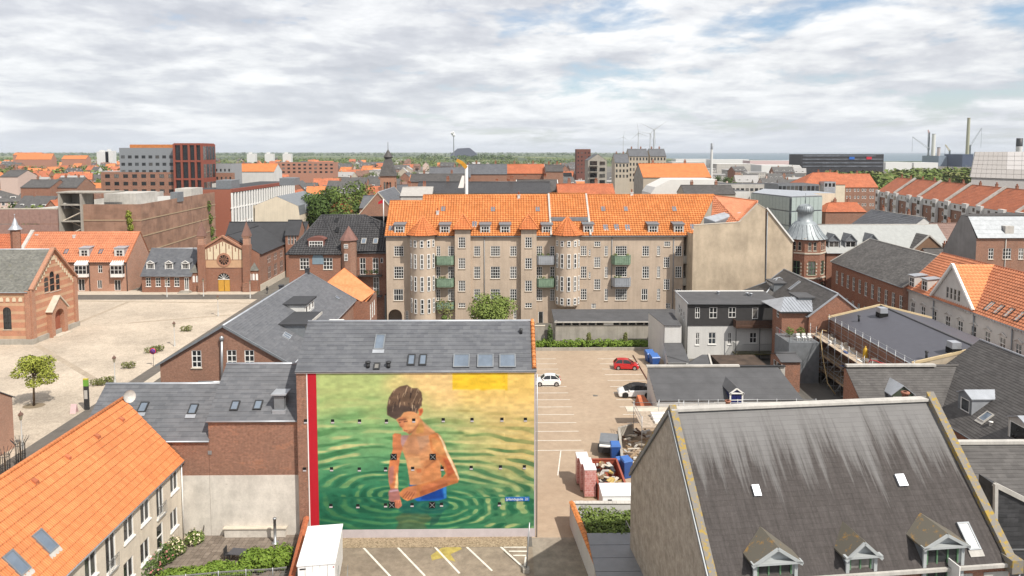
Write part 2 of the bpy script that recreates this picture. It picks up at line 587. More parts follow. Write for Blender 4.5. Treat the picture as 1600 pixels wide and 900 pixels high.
def tiles(par,p0,p1,p2,p3,mat,e=0.36,tw=0.24,amp=0.035,step=0.03,thick=0.06,name='roof_tiles',seg=4,lift=0.0):
 """one roof slope p0-p1 along the eave, p3-p2 along the ridge: stepped courses, pantile waves across (tw) or flat slates (tw=0)"""
 p0,p1,p2,p3 = (Vector(p) for p in (p0,p1,p2,p3))
 nrm = (p2 - p0).cross(p3 - p1).normalized()
 if nrm.z < 0:
  nrm = -nrm
 ref = (p1 - p0) if (p1 - p0).length > 1e-4 else (p2 - p3)
 U = Vector((0,0,1)).cross(nrm)
 U = U.normalized() if U.length > 0.02 else ref.normalized()
 if U.dot(ref) < 0:
  U = -U
 p0,p1,p2,p3 = (p + nrm * lift for p in (p0,p1,p2,p3))
 V = nrm.cross(U).normalized()
 if V.z < 0 or (abs(V.z) < 1e-6 and V.dot(p3 - p0) < 0):
  V = -V
 loc = lambda p: ((p - p0).dot(U),(p - p0).dot(V))
 q = [loc(p) for p in (p0,p1,p2,p3)]
 vlo = min(c[1] for c in q)
 O = p0 + V * vlo
 q = [(c[0],c[1] - vlo) for c in q]
 hgt = max(c[1] for c in q)
 def span(v):
  v = min(max(v,1e-4),hgt - 1e-4)
  xs = []
  for i in range(4):
   a,b = q[i],q[(i + 1) % 4]
   if (a[1] - v) * (b[1] - v) <= 0 and abs(a[1] - b[1]) > 1e-7:
    xs.append(a[0] + (b[0] - a[0]) * (v - a[1]) / (b[1] - a[1]))
  return (min(xs),max(xs)) if xs else (0,0)
 rows = max(1,int(round(hgt / e)))
 ev = hgt / rows
 mb = MB()
 V_,F_,UV_ = mb.v,mb.f,mb.uv
 for r in range(rows):
  v0,v1 = r * ev,(r + 1) * ev
  (l0,r0),(l1,r1) = span(v0),span(v1)
  lo,hi = min(l0,l1),max(r0,r1)
  if hi - lo < 0.02:
   continue
  if tw:
   n = int((hi - lo) / tw * seg) + 1
   us = [lo] + [k * tw / seg for k in range(int(math.ceil(lo / (tw / seg) + 1e-6)),int(math.floor(hi / (tw / seg))) + 1)] + [hi]
  else:
   us = [lo,hi] if hi - lo < 3 else [lo + (hi - lo) * k / 4 for k in range(5)]
  base = len(V_)
  for u in us:
   a = amp * (0.5 + 0.5 * math.sin(2 * PI * u / tw)) if tw else 0.0
   ua,ub = min(max(u,l0),r0),min(max(u,l1),r1)
   V_.append(tuple(O + U * ua + V * v0 + nrm * (a)))
   V_.append(tuple(O + U * ua + V * v0 + nrm * (a + step)))
   V_.append(tuple(O + U * ub + V * v1 + nrm * (a)))
  for k in range(len(us) - 1):
   i = base + 3 * k
   u0,u1 = us[k],us[k + 1]
   F_.append((i,i + 3,i + 4,i + 1)); UV_.append(((u0,v0 + .01),(u1,v0 + .01),(u1,v0 + .02),(u0,v0 + .02)))
   F_.append((i + 1,i + 4,i + 5,i + 2)); UV_.append(((u0,v0 + .01),(u1,v0 + .01),(u1,v1 - .01),(u0,v1 - .01)))
 k = len(F_)
 mb.mi = [0] * k
 mb.sm = [False] * k
 d = nrm * -thick
 mb.raw([p0,p1,p2,p3,p0 + d,p1 + d,p2 + d,p3 + d],[(4,7,6,5),(0,1,5,4),(1,2,6,5),(2,3,7,6),(3,0,4,7)])
 o = mb.build(name,mat,par)
 o['kind'] = 'stuff'
 return o
def roofkw(kind):
 return {'pan': dict(e=0.55,tw=0.30,amp=0.05,step=0.05),'slate': dict(e=0.30,tw=0,step=0.022),'eternit': dict(e=0.42,tw=0,step=0.022),'old': dict(e=0.3,tw=0,step=0.009),'far': dict(e=0.7,tw=0,step=0.04),
   'flat': dict(e=3.0,tw=0,step=0.0),'pan2': dict(e=0.50,tw=0.50,amp=0.11,step=0.08,seg=4)}[kind]
def house(name,label,cat,x,y,L,Wd,ze,zr,wm,rm,kind='slate',rot=0.0,ry=None,ops=None,ov=0.25,gov=0.12,hipL=0,hipR=0,
          group=None,ridge=None,gutter=STEEL,fm=None,sill=None,zeb=None,verge=None,gable=None,root=None,skip=''):
 """gabled or hipped house; local x along the front (front faces -y), y deep. ops: {'F': [...], 'R': [...], 'B': [...], 'L': [...]}"""
 t = root or thing(name,label,cat,(x,y,0),rot,group)
 ops = ops or {}
 ry = Wd / 2 if ry is None else ry
 zeb = ze if zeb is None else zeb
 gm = gable or wm
 kw = dict(fm=fm,sill=sill)
 if 'F' not in skip:
  facade(t,wm,(0,0,0),0,[(0,0),(L,0),(L,ze),(0,ze)],ops.get('F',[]),**kw)
 if 'B' not in skip:
  facade(t,wm,(L,Wd,0),PI,[(0,0),(L,0),(L,zeb),(0,zeb)],ops.get('B',[]),**kw)
 gr = [(0,0),(Wd,0),(Wd,zeb)] + ([(ry,zr)] if not hipR else ([(Wd - (zeb - ze) * 0,zeb)] if 0 else [])) + [(0,ze)]
 gl = [(0,0),(Wd,0),(Wd,ze)] + ([(Wd - ry,zr)] if not hipL else []) + [(0,zeb)]
 if 'R' not in skip:
  facade(t,gm,(L,0,0),PI / 2,gr,ops.get('R',[]),**kw)
 if 'L' not in skip:
  facade(t,gm,(0,Wd,0),-PI / 2,gl,ops.get('L',[]),**kw)
 sF = (zr - ze) / max(ry,.01)
 sB = (zr - zeb) / max(Wd - ry,.01)
 f0,f1 = (-(gov if not hipL else ov),-ov,ze - ov * sF),(L + (gov if not hipR else ov),-ov,ze - ov * sF)
 b0,b1 = (-(gov if not hipL else ov),Wd + ov,zeb - ov * sB),(L + (gov if not hipR else ov),Wd + ov,zeb - ov * sB)
 rl,rr = (hipL - (0 if hipL else gov),ry,zr),(L - hipR + (0 if hipR else gov),ry,zr)
 kwr = roofkw(kind)
 tiles(t,f0,f1,rr,rl,rm,lift=0.07,**kwr)
 if Wd - ry > 0.05:
  tiles(t,b1,b0,rl,rr,rm,lift=0.07,**kwr)
 if hipL:
  tiles(t,b0,f0,rl,rl,rm,lift=0.07,**kwr)
 if hipR:
  tiles(t,f1,b1,rr,rr,rm,lift=0.07,**kwr)
 rg = MB()
 rw = 0.16 if ridge is None else 0.12
 rg.tube([Vector(rl) + Vector((0,0,.10)),Vector(rr) + Vector((0,0,.10))],rw,6)
 for hp,a,b in ((hipL,f0,rl),(hipL,b0,rl),(hipR,f1,rr),(hipR,b1,rr)):
  if hp:
   rg.tube([Vector(a) + Vector((0,0,.09)),Vector(b) + Vector((0,0,.09))],rw * 0.9,6)
 rg.build('ridge_capping',ridge or rm,t)
 if verge is not None:
  for xx,hp in ((-gov,hipL),(L + gov,hipR)):
   if not hp:
    for yy,zz in ((-ov,ze - ov * sF),(Wd + ov,zeb - ov * sB)):
     MB().bar((xx,yy,zz + .08),(xx,ry,zr + .08),0.14,0.22).build('verge',verge,t)
 if kind == 'far':
  for q in (.22,.71):
   xx = hipL + (L - hipL - hipR) * q
   chimney(t,(xx,ry + .3,zr - .7),.8,.6,1.7,BRICK_R if wm is not BRICK_R else BRICK_B,2)
 if gutter:
  g = MB()
  g.tube([(f0[0],f0[1] - .06,f0[2]),(f1[0],f1[1] - .06,f1[2])],0.075,6)
  g.build('gutter',gutter,t)
 return t
def skylight(par,c,U,V,w,h,frame=None,glass=None,flash=True,name='roof_window'):
 """c centre of the pane on the slope surface, U along the eave, V up the slope"""
 U,V = Vector(U).normalized(),Vector(V).normalized()
 n = U.cross(V).normalized()
 c = Vector(c)
 P = lambda u,v,k: c + U * u + V * v + n * k
 a,b = w / 2,h / 2
 f = MB()
 t = 0.09
 for u0,u1,v0,v1 in ((-a,-a + t,-b,b),(a - t,a,-b,b),(-a + t,a - t,-b,-b + t),(-a + t,a - t,b - t,b)):
  f.hexa([P(u0,v0,-.05),P(u1,v0,-.05),P(u1,v1,-.05),P(u0,v1,-.05)],[P(u0,v0,.16),P(u1,v0,.16),P(u1,v1,.16),P(u0,v1,.16)])
 g = MB().add([P(-a + t,-b + t,.12),P(a - t,-b + t,.12),P(a - t,b - t,.12),P(-a + t,b - t,.12)])
 if flash is True:
  pass
 r = f.build(name,frame or DARK,par)
 g.build('pane',glass or SKYGLASS,r)
 if flash and flash is not True:
  MB().hexa([P(-a - .06,-b - .34,.03),P(a + .06,-b - .34,.03),P(a + .06,-b,.06),P(-a - .06,-b,.06)],
                  [P(-a - .06,-b - .34,.07),P(a + .06,-b - .34,.07),P(a + .06,-b,.10),P(-a - .06,-b,.10)]).build('flashing',flash,r)
 return r
class Slope:
 """helper to place things on a roof slope of a house in local coordinates"""
 def __init__(s,t,ze,zr,run,side='F',Wd=None):
  s.t,s.ze,s.zr,s.run,s.side,s.Wd = t,ze,zr,run,side,Wd
 def at(s,x,k):
  y = s.run * k if s.side == 'F' else s.Wd - s.run * k
  return Vector((x,y,s.ze + (s.zr - s.ze) * k + 0.09))
 def sky(s,x,k,w,h,**kw):
  U = Vector((1,0,0)) if s.side == 'F' else Vector((-1,0,0))
  V = Vector((0,s.run if s.side == 'F' else -s.run,s.zr - s.ze))
  return skylight(s.t,s.at(x,k),U,V,w,h,**kw)
def dormer(par,o,ang,w,h,rise,run_slope,wm,rm,fm=None,nx=2,ny=2,roof='gable',ov=0.15,cheek=None,name='dormer',ww=None,wh=None,pediment=None,kind='slate'):
 """o = bottom centre of the front on the roof slope, ang like a wall, run_slope = rise of the main roof per metre; local y goes into the roof"""
 d = link(None,name,par,o,ang)
 bm = MB()
 dep = (h + (rise if roof != 'flat' else 0.25)) / run_slope
 de = h / run_slope
 fmb = MB()
 ww,wh = ww or w - 0.3,wh or h - 0.35
 out = [(-w / 2,0),(w / 2,0),(w / 2,h)] + ([(0,h + rise)] if roof == 'gable' else []) + [(-w / 2,h)]
 wall(None,None,(0,0,0),0,out,[rect_hole(0,0.12,ww,wh)],0.1,mb=fmb)
 for sx in (-1,1):
  a,b,c = (sx * w / 2,0,0),(sx * w / 2,0,h),(sx * w / 2,de,h)
  fmb.add([a,b,c] if sx < 0 else [a,c,b],None,1)
 r = fmb.mesh('front_and_cheeks',[wm,cheek or wm])
 d.name = name
 body = link(r,'dormer_wall',None,(0,0,0))
 bpy.data.objects.remove(d,do_unlink=True)
 body.name = name
 body.location = o
 body.rotation_euler = (0,0,ang)
 body.parent = par
 rf = MB()
 if roof == 'gable':
  for sx in (-1,1):
   x0 = sx * (w / 2 + ov)
   ze = h - ov * rise / (w / 2)
   a,b = Vector((x0,-ov,ze)),Vector((0,-ov,h + rise))
   c,e = Vector((0,dep,h + rise)),Vector((x0,max(de - ov * rise / (w / 2) / run_slope,0.05),ze))
   up = Vector((0,0,.09))
   q = [a,b,c,e] if sx > 0 else [a,e,c,b]
   rf.hexa(q[::-1] if sx > 0 else q[::-1],[p + up for p in (q[::-1])])
 elif roof == 'flat':
  q = [Vector((-w / 2 - ov,-ov,h)),Vector((w / 2 + ov,-ov,h)),Vector((w / 2 + ov,(h + .25) / run_slope,h + .25)),Vector((-w / 2 - ov,(h + .25) / run_slope,h + .25))]
  rf.hexa(q,[p + Vector((0,0,.12)) for p in q])
 rf.build('dormer_roof',rm,body)
 pm,fr = window_mesh(ww,wh,nx,ny,fm or WHITE,0.08,False,None)
 g = link(pm,'pane',body,(0,0.07,0.12))
 link(fr,'frame',body,(0,0.07,0.12))
 if pediment:
  pb = MB()
  for sx in (-1,1):
   x0 = sx * (w / 2 + ov)
   pb.bar((x0,-ov - .03,h - ov * rise / (w / 2) - .02),(0,-ov - .03,h + rise - .02),0.10,0.16)
  pb.box(-w / 2 - ov,w / 2 + ov,-ov - .08,0.0,h - .14,h - .02)
  for sx in (-1,1):
   pb.box(sx * w / 2 - .09,sx * w / 2 + .09,-.10,0.0,0,h - .15)
  pb.build('pediment',pediment,body)
 return body
def chimney(par,o,w,d,h,mat,pots=1,cap=None,name='chimney'):
 x,y,z = o
 mb = MB().box(x - w / 2,x + w / 2,y - d / 2,y + d / 2,z,z + h)
 mb.box(x - w / 2 - .06,x + w / 2 + .06,y - d / 2 - .06,y + d / 2 + .06,z + h + .002,z + h + .14)
 c = mb.build(name,mat,par)
 if pots:
  pb = MB()
  for k in range(pots):
   px = x + (k - (pots - 1) / 2) * 0.4
   pb.lathe([(.13,0),(.11,.45),(.14,.46),(.14,.55),(.08,.56)],(px,y,z + h + .145),8)
  pb.build('chimney_pot',cap or TILE_R,c)
 return c
def m_leaf(name,c1,c2,trans=0.25):
 t = MT(name)
 g = t.new('ShaderNodeNewGeometry')
 r = g.outputs['Random Per Island']
 n = t.noise(t.coord(),0.6,3)
 c = t.mix(t.math('MULTIPLY',t.math('ADD',r,n),0.5),c1,c2)
 t.b.inputs['Subsurface Weight'].default_value = 0
 return t.done(c,0.7,0,0.25)
LEAF = m_leaf("leaf_green",(0.06,0.105,0.02),(0.17,0.215,0.05))
LEAF_Y = m_leaf("leaf_yellow_green",(0.16,0.20,0.025),(0.36,0.37,0.07))
LEAF_W = m_leaf("leaf_willow",(0.09,0.14,0.025),(0.24,0.29,0.075))
LEAF_D = m_leaf("leaf_dark_green",(0.035,0.07,0.016),(0.10,0.145,0.035))
LEAF_O = m_leaf("leaf_olive",(0.10,0.12,0.035),(0.20,0.20,0.07))
LEAF_H = m_leaf("leaf_hedge",(0.07,0.13,0.015),(0.20,0.28,0.04))
BARK = m_plain("bark",(0.12,0.085,0.055),0.9,var=0.35,scale=4)
def leaf_cloud(mb,blobs,n,size,seed=1,mi=0,shell=0.55,flat=1.0):
 """many small leaf faces through the volume of the blobs (x, y, z, rx, ry, rz)"""
 r = random.Random(seed)
 tot = sum(b[3] * b[4] * b[5] for b in blobs)
 for b in blobs:
  k = max(6,int(n * b[3] * b[4] * b[5] / tot))
  for _ in range(k):
   d = Vector((r.gauss(0,1),r.gauss(0,1),r.gauss(0,1) * flat)).normalized()
   q = shell + (1 - shell) * r.random() ** 0.6
   q *= 1 + 0.12 * math.sin(5 * d.x + b[0] * 3) * math.sin(4 * d.y + 3 * d.z + b[1])
   p = Vector((b[0] + d.x * b[3] * q,b[1] + d.y * b[4] * q,b[2] + d.z * b[5] * q))
   nn = (d + Vector((r.uniform(-1,1),r.uniform(-1,1),r.uniform(-0.4,1.2))) * 0.8).normalized()
   a = nn.cross(Vector((r.uniform(-1,1),r.uniform(-1,1),r.uniform(-1,1)))).normalized()
   c = nn.cross(a)
   s = size * r.uniform(0.55,1.25)
   i = len(mb.v)
   mb.v += [tuple(p - a * s),tuple(p + c * s * .62 + nn * s * .15),tuple(p + a * s),tuple(p - c * s * .62 + nn * s * .15)]
   mb.f.append((i,i + 1,i + 2,i + 3))
   mb.uv.append(((0,0),(1,0),(1,1),(0,1))); mb.mi.append(mi); mb.sm.append(False)
 return mb
def tree(name,label,loc,h,crown_r,crown_z,leaf=None,n=2600,size=0.22,seed=3,nb=11,flat=0.8,trunk_r=None,group=None,cat='tree',lean=0.0):
 r = random.Random(seed)
 t = thing(name,label,cat,loc,0,group)
 blobs = []
 for k in range(nb):
  a = 2 * PI * k / nb * 2.4 + r.random()
  q = crown_r * r.uniform(0.15,0.72)
  z = crown_z + r.uniform(-1,1) * (h - crown_z) * 0.62
  s = crown_r * r.uniform(0.30,0.50)
  blobs.append((math.cos(a) * q + lean * z / h,math.sin(a) * q,min(z,h - s * .7),s,s,s * flat))
 tr = trunk_r or h * 0.022
 m = MB()
 zt = crown_z - (h - crown_z) * 0.2
 m.tube([(0,0,0),(lean * .2,0.03,zt * .5),(lean * .5,-0.02,zt),(lean * .8,0,crown_z + (h - crown_z) * .4)],[tr,tr * .8,tr * .65,tr * .25],7)
 for b in blobs[:8]:
  s = Vector((lean * .4,0,zt * r.uniform(.75,1.05)))
  e = Vector(b[:3])
  mid = (s + e) / 2 + Vector((0,0,-.1 * h * r.random() * .3))
  m.tube([s,mid,e],[tr * .42,tr * .28,tr * .1],5)
 m.build('trunk',BARK,t)
 leaf_cloud(MB(),blobs,n,size,seed)
 mb = MB()
 leaf_cloud(mb,blobs,n,size,seed)
 mb.build('crown',leaf or LEAF,t)
 return t
def sheet(name,pts,z,mat,label=None,kind='structure'):
 mb = MB()
 tri = tessellate_polygon([[Vector((p[0],p[1],0)) for p in pts]])
 for t in tri:
  q = [Vector((pts[k][0],pts[k][1],z)) for k in t]
  if (q[1] - q[0]).cross(q[2] - q[0]).z < 0:
   q.reverse()
  mb.add(q)
 o = mb.build(name,mat)
 o['kind'] = kind
 if label:
  o['label'] = label
 return o
def rect(x0,x1,y0,y1):
 return [(x0,y0),(x1,y0),(x1,y1),(x0,y1)]
t = MT("town_ground")
_c = t.coord()
n1,n2 = t.noise(_c,0.02,5),t.noise(_c,0.6,5,0.7)
c = t.mix(t.ramp(n1,[(0.42,0),(0.58,1)]),(0.12,0.112,0.10),(0.16,0.145,0.12))
c = t.mix(1.0,c,t.ramp(n2,[(0.3,0.75),(0.7,1.1)]),'MULTIPLY')
M_GROUND = t.done(c,0.95)
t = MT("far_fields")
_c = t.coord()
n1,n2 = t.noise(t.map(_c,(1,0.35,1)),0.004,4,0.6),t.noise(t.map(_c,(1,0.3,1)),0.0016,3,0.6)
c = t.ramp(n1,[(0.35,(0.035,0.06,0.02)),(0.48,(0.07,0.10,0.03)),(0.56,(0.17,0.19,0.07)),(0.66,(0.26,0.24,0.12))])
c = t.mix(t.ramp(n2,[(0.45,0),(0.55,0.8)]),c,(0.035,0.055,0.022))
M_FIELD = t.done(c,0.95)
t = MT("sea_water")
n1 = t.noise(t.map(t.coord(),(0.02,0.10,1)),1.0,4)
t.bump(n1,0.25,0.6)
M_SEA = t.done((0.05,0.10,0.13),0.35,0,0.4)
t = MT("square_cobbles")
_c = t.coord()
v = t.new('ShaderNodeTexVoronoi')
v.inputs['Scale'].default_value = 5.5
t.l.new(_c,v.inputs['Vector'])
n1,n2 = t.noise(_c,0.10,6,0.65),t.noise(_c,1.1,5,0.7)
c = t.mix(v.outputs['Color'],(0.49,0.41,0.32),(0.565,0.48,0.38))
c = t.mix(1.0,c,t.ramp(v.outputs['Distance'],[(0.0,1.05),(0.75,0.78)]),'MULTIPLY')
c = t.mix(1.0,c,t.ramp(n1,[(0.35,0.78),(0.62,1.1)]),'MULTIPLY')
c = t.mix(1.0,c,t.ramp(n2,[(0.3,0.86),(0.7,1.1)]),'MULTIPLY')
t.bump(v.outputs['Distance'],0.4,0.02)
M_COB = t.done(c,0.9)
def m_asphalt(name,c1,c2,patch=0.25):
 t = MT(name)
 _c = t.coord()
 n1,n2,n3 = t.noise(_c,0.14,6,0.7),t.noise(_c,1.2,6,0.7),t.noise(_c,25,2,0.6)
 c = t.mix(t.ramp(n1,[(0.35,0),(0.65,1)]),c1,c2)
 c = t.mix(1.0,c,t.ramp(n2,[(0.32,1 - patch),(0.68,1.08)]),'MULTIPLY')
 c = t.mix(1.0,c,t.ramp(n3,[(0.3,0.85),(0.7,1.12)]),'MULTIPLY')
 t.bump(n3,0.2,0.01)
 return t.done(c,0.95,0,0.2)
M_LOT = m_asphalt("lot_asphalt",(0.345,0.26,0.185),(0.40,0.31,0.225),0.12)
M_LOT2 = m_asphalt("front_lot_asphalt",(0.24,0.195,0.15),(0.33,0.27,0.205),0.35)
M_ROAD = m_asphalt("road_asphalt",(0.125,0.112,0.098),(0.155,0.138,0.12),0.18)
M_PAVE = m_asphalt("pavement",(0.46,0.40,0.32),(0.52,0.45,0.37),0.15)
M_CONCR = m_asphalt("concrete_apron",(0.25,0.215,0.17),(0.33,0.285,0.23),0.35)
M_LINE = m_plain("road_marking_paint",(0.72,0.68,0.60),0.8,var=0.25,scale=2.5)
M_YEL = m_plain("yellow_paint_spill",(0.42,0.33,0.09),0.8,var=0.35,scale=2)
t = MT("gravel")
_c = t.coord()
v = t.new('ShaderNodeTexVoronoi')
v.inputs['Scale'].default_value = 9
t.l.new(_c,v.inputs['Vector'])
c = t.mix(v.outputs['Color'],(0.17,0.125,0.075),(0.40,0.31,0.21))
t.bump(v.outputs['Distance'],0.6,0.03)
M_GRAV = t.done(c,0.95)
sheet("ground",rect(-900,1500,-60,1500),-0.004,M_GROUND)
sheet("fields",[(-32000,1000),(-900,1000),(-900,1500),(1500,1500),(1500,400),(32000,400),(32000,40000),(-32000,40000)],-0.6,M_FIELD)
a,b,c_ = az(1000,247),az(1330,252),az(1750,251)
sheet("sea",[(a.x,a.y),(b.x,b.y),(c_.x,c_.y),(34000,4500),(34000,40500),(7300,40500)],-0.2,M_SEA)
sheet("square",rect(-150,-51.3,58,147.5),0.0,M_COB,"beige cobbled church square")
sheet("road",rect(-150,-44,147.5,152.2),0.002,M_ROAD)
sheet("pavement",rect(-150,-56,152.2,157.2),0.06,M_PAVE)
sheet("cycle_path",[(-50.9,45),(-48.9,45),(-51.1,147.5),(-53.4,147.5)],0.008,M_ROAD)
sheet("pavement",[(-48.9,45),(-47.6,45),(-49.7,150),(-51.1,150)],0.05,M_PAVE)
sheet("street",rect(-51.2,-36,45,190),-0.001,M_ROAD)
for p,q in (((75,524),(200,472)),((58,540),(160,600)),((110,470),(400,474)),((200,505),(360,492))):
 A,B = az(*p),az(*q)
 d = (B - A).normalized()
 s = Vector((-d.y,d.x,0)) * 0.45
 sheet("paving_band",[(A - s)[:2],(B - s)[:2],(B + s)[:2],(A + s)[:2]],0.006,m_asphalt("band_stone",(0.38,0.315,0.24),(0.42,0.35,0.27)) if "band_stone" not in MATS else MATS["band_stone"])
sheet("parking_lot",rect(2.4,26,54.6,108),0.002,M_LOT)
sheet("front_parking",rect(-15,2.4,38,53.3),0.002,M_LOT2)
sheet("gravel_strip",rect(-15,2.0,53.3,54.85),0.02,M_GRAV)
sheet("concrete_apron",rect(2.4,7.2,36,54.6),0.006,M_CONCR)
def line_sheet(A,B,w=0.11,z=0.012,mat=None,name="bay_line"):
 A,B = Vector(A),Vector(B)
 d = (B - A).normalized()
 s = Vector((-d.y,d.x,0)) * (w / 2)
 return sheet(name,[(A - s)[:2],(B - s)[:2],(B + s)[:2],(A + s)[:2]],z,mat or M_LINE)
for k in range(14):
 yb = 71.2 + 2.5 * k
 if yb < 106:
  line_sheet((2.6,yb,0),(8.72 - (0.5 if k > 8 else 0),yb,0))
for k in range(12):
 yb = 78.6 + 2.5 * k
 if yb < 105:
  line_sheet((14.7,yb,0),(20.2,yb,0))
line_sheet(az(876.5,703),az(871.5,743))
for p,q in (((568,856),(611,902)),((618,852),(664,900)),((673,848),(718,896)),((720,846),(769,892)),((772,845),(819,888)),
             ((819,888),(822,870)),((778,848),(818,848)),((787,855),(822,855)),((795,861.5),(824,861.5)),((802,868),(822,868))):
 line_sheet(az(*p),az(*q),0.16)
sheet("yellow_paint_stain",[az(*q)[:2] for q in ((673,868),(690,856),(718,853),(722,858),(704,866),(712,878),(690,872),(675,876))],0.009,M_YEL)
sheet("dark_patch",[az(*q)[:2] for q in ((926,616.5),(934,617.5),(934,619.5),(927,619.5))],0.009,M_GROUND)
class Fr:
 def __init__(s,x,y,rot=0.0):
  s.o,s.r = Vector((x,y,0)),rot
  s.M = Matrix.Rotation(-rot,3,'Z')
 def ray(s,px,py):
  return s.M @ (Vector((0,0,CAM_H)) - s.o),s.M @ _ray(px,py)
 def cut(s,px,py,i,v):
  o,d = s.ray(px,py)
  return o + d * ((v - o[i]) / d[i])
 def x(s,px,py,v): return s.cut(px,py,0,v)
 def y(s,px,py,v=0.0): return s.cut(px,py,1,v)
 def z(s,px,py,v=0.0): return s.cut(px,py,2,v)
 def plane(s,px,py,p,n):
  o,d = s.ray(px,py)
  p,n = Vector(p),Vector(n)
  return o + d * ((p - o).dot(n) / d.dot(n))
 def slope(s,px,py,ze,zr,run,lift=0.09):
  """point of the front slope (eave at y=0, ridge at y=run)"""
  return s.plane(px,py,(0,0,ze + lift),(0,-(zr - ze),run))
 def w(s,p):
  return s.o + Matrix.Rotation(s.r,3,'Z') @ Vector(p)
def fwin(fr,lst,ly=0.0):
 """windows by pixel on the front plane: (px centre, py top, py bottom, px width, nx, ny[, opts]) -> facade tuples"""
 out = []
 for q in lst:
  a,b = fr.y(q[0],q[2],ly),fr.y(q[0],q[1],ly)
  l,r = fr.y(q[0] - q[3] / 2,q[2],ly),fr.y(q[0] + q[3] / 2,q[2],ly)
  out.append((a.x,a.z,r.x - l.x,b.z - a.z,q[4],q[5]) + tuple(q[6:]))
 return out
MX0,MX1,MY = -16.85,2.72,54.8
fr = Fr(MX0,MY)
MZE,MRUN = 14.16,3.9
MZR = ay(650,503.5,MY + MRUN).z
mur = house("mural_building","slate roofed building whose whole front is a mural of a boy in rippling water","building",
   MX0,MY,MX1 - MX0,2 * MRUN,MZE,MZR,BRICK_P,SLATE,'eternit',ov=0.06,gov=0.06,ridge=ZINC,gutter=ZINC_D)
tn = Vector((0,MRUN,MZR - MZE))
for px,py,w,h,fl in ((593.5,535,.85,1.55,ZINC),(643,563,.62,1.05,None),(661,563,.62,1.05,None),(721,564.5,1.35,1.3,None),(758.5,564.5,1.35,1.3,None),
                         (793,564.5,1.35,1.3,None),(589,573,.5,.6,None)):
 skylight(mur,fr.slope(px,py,MZE,MZR,MRUN),(1,0,0),tn,w,h,frame=ZINC_D if w > .8 else DARK,flash=fl,glass=GLASS if w == .5 else SKYGLASS)
for px in (575,607):
 p = fr.slope(px,574,MZE,MZR,MRUN)
 MB().tube([p,p + Vector((0,0,.35))],0.16,8).tube([p + Vector((0,0,.36)),p + Vector((0,0,.5))],.22,8).build("roof_vent",DARK,mur)
p = fr.slope(814,521,MZE,MZR,MRUN)
MB().tube([p,p + Vector((0,0,.45))],0.13,8).build("roof_vent",DARK,mur)
L_ = MX1 - MX0
vt = MB()
for k in range(13):
 a = Vector((L_ - .13,MRUN * k / 13,MZE + (MZR - MZE) * k / 13 + .14))
 b = Vector((L_ - .13,MRUN * (k + 1) / 13 + .05,MZE + (MZR - MZE) * (k + 1) / 13 + .17))
 vt.tube([a,b],[.19,.16],8)
vt.build("verge_tiles",TILE_O,mur)
MB().box(-.06,L_ + .06,-.14,-.02,MZE - .16,MZE + .02).build("wall_coping",LAV,mur)
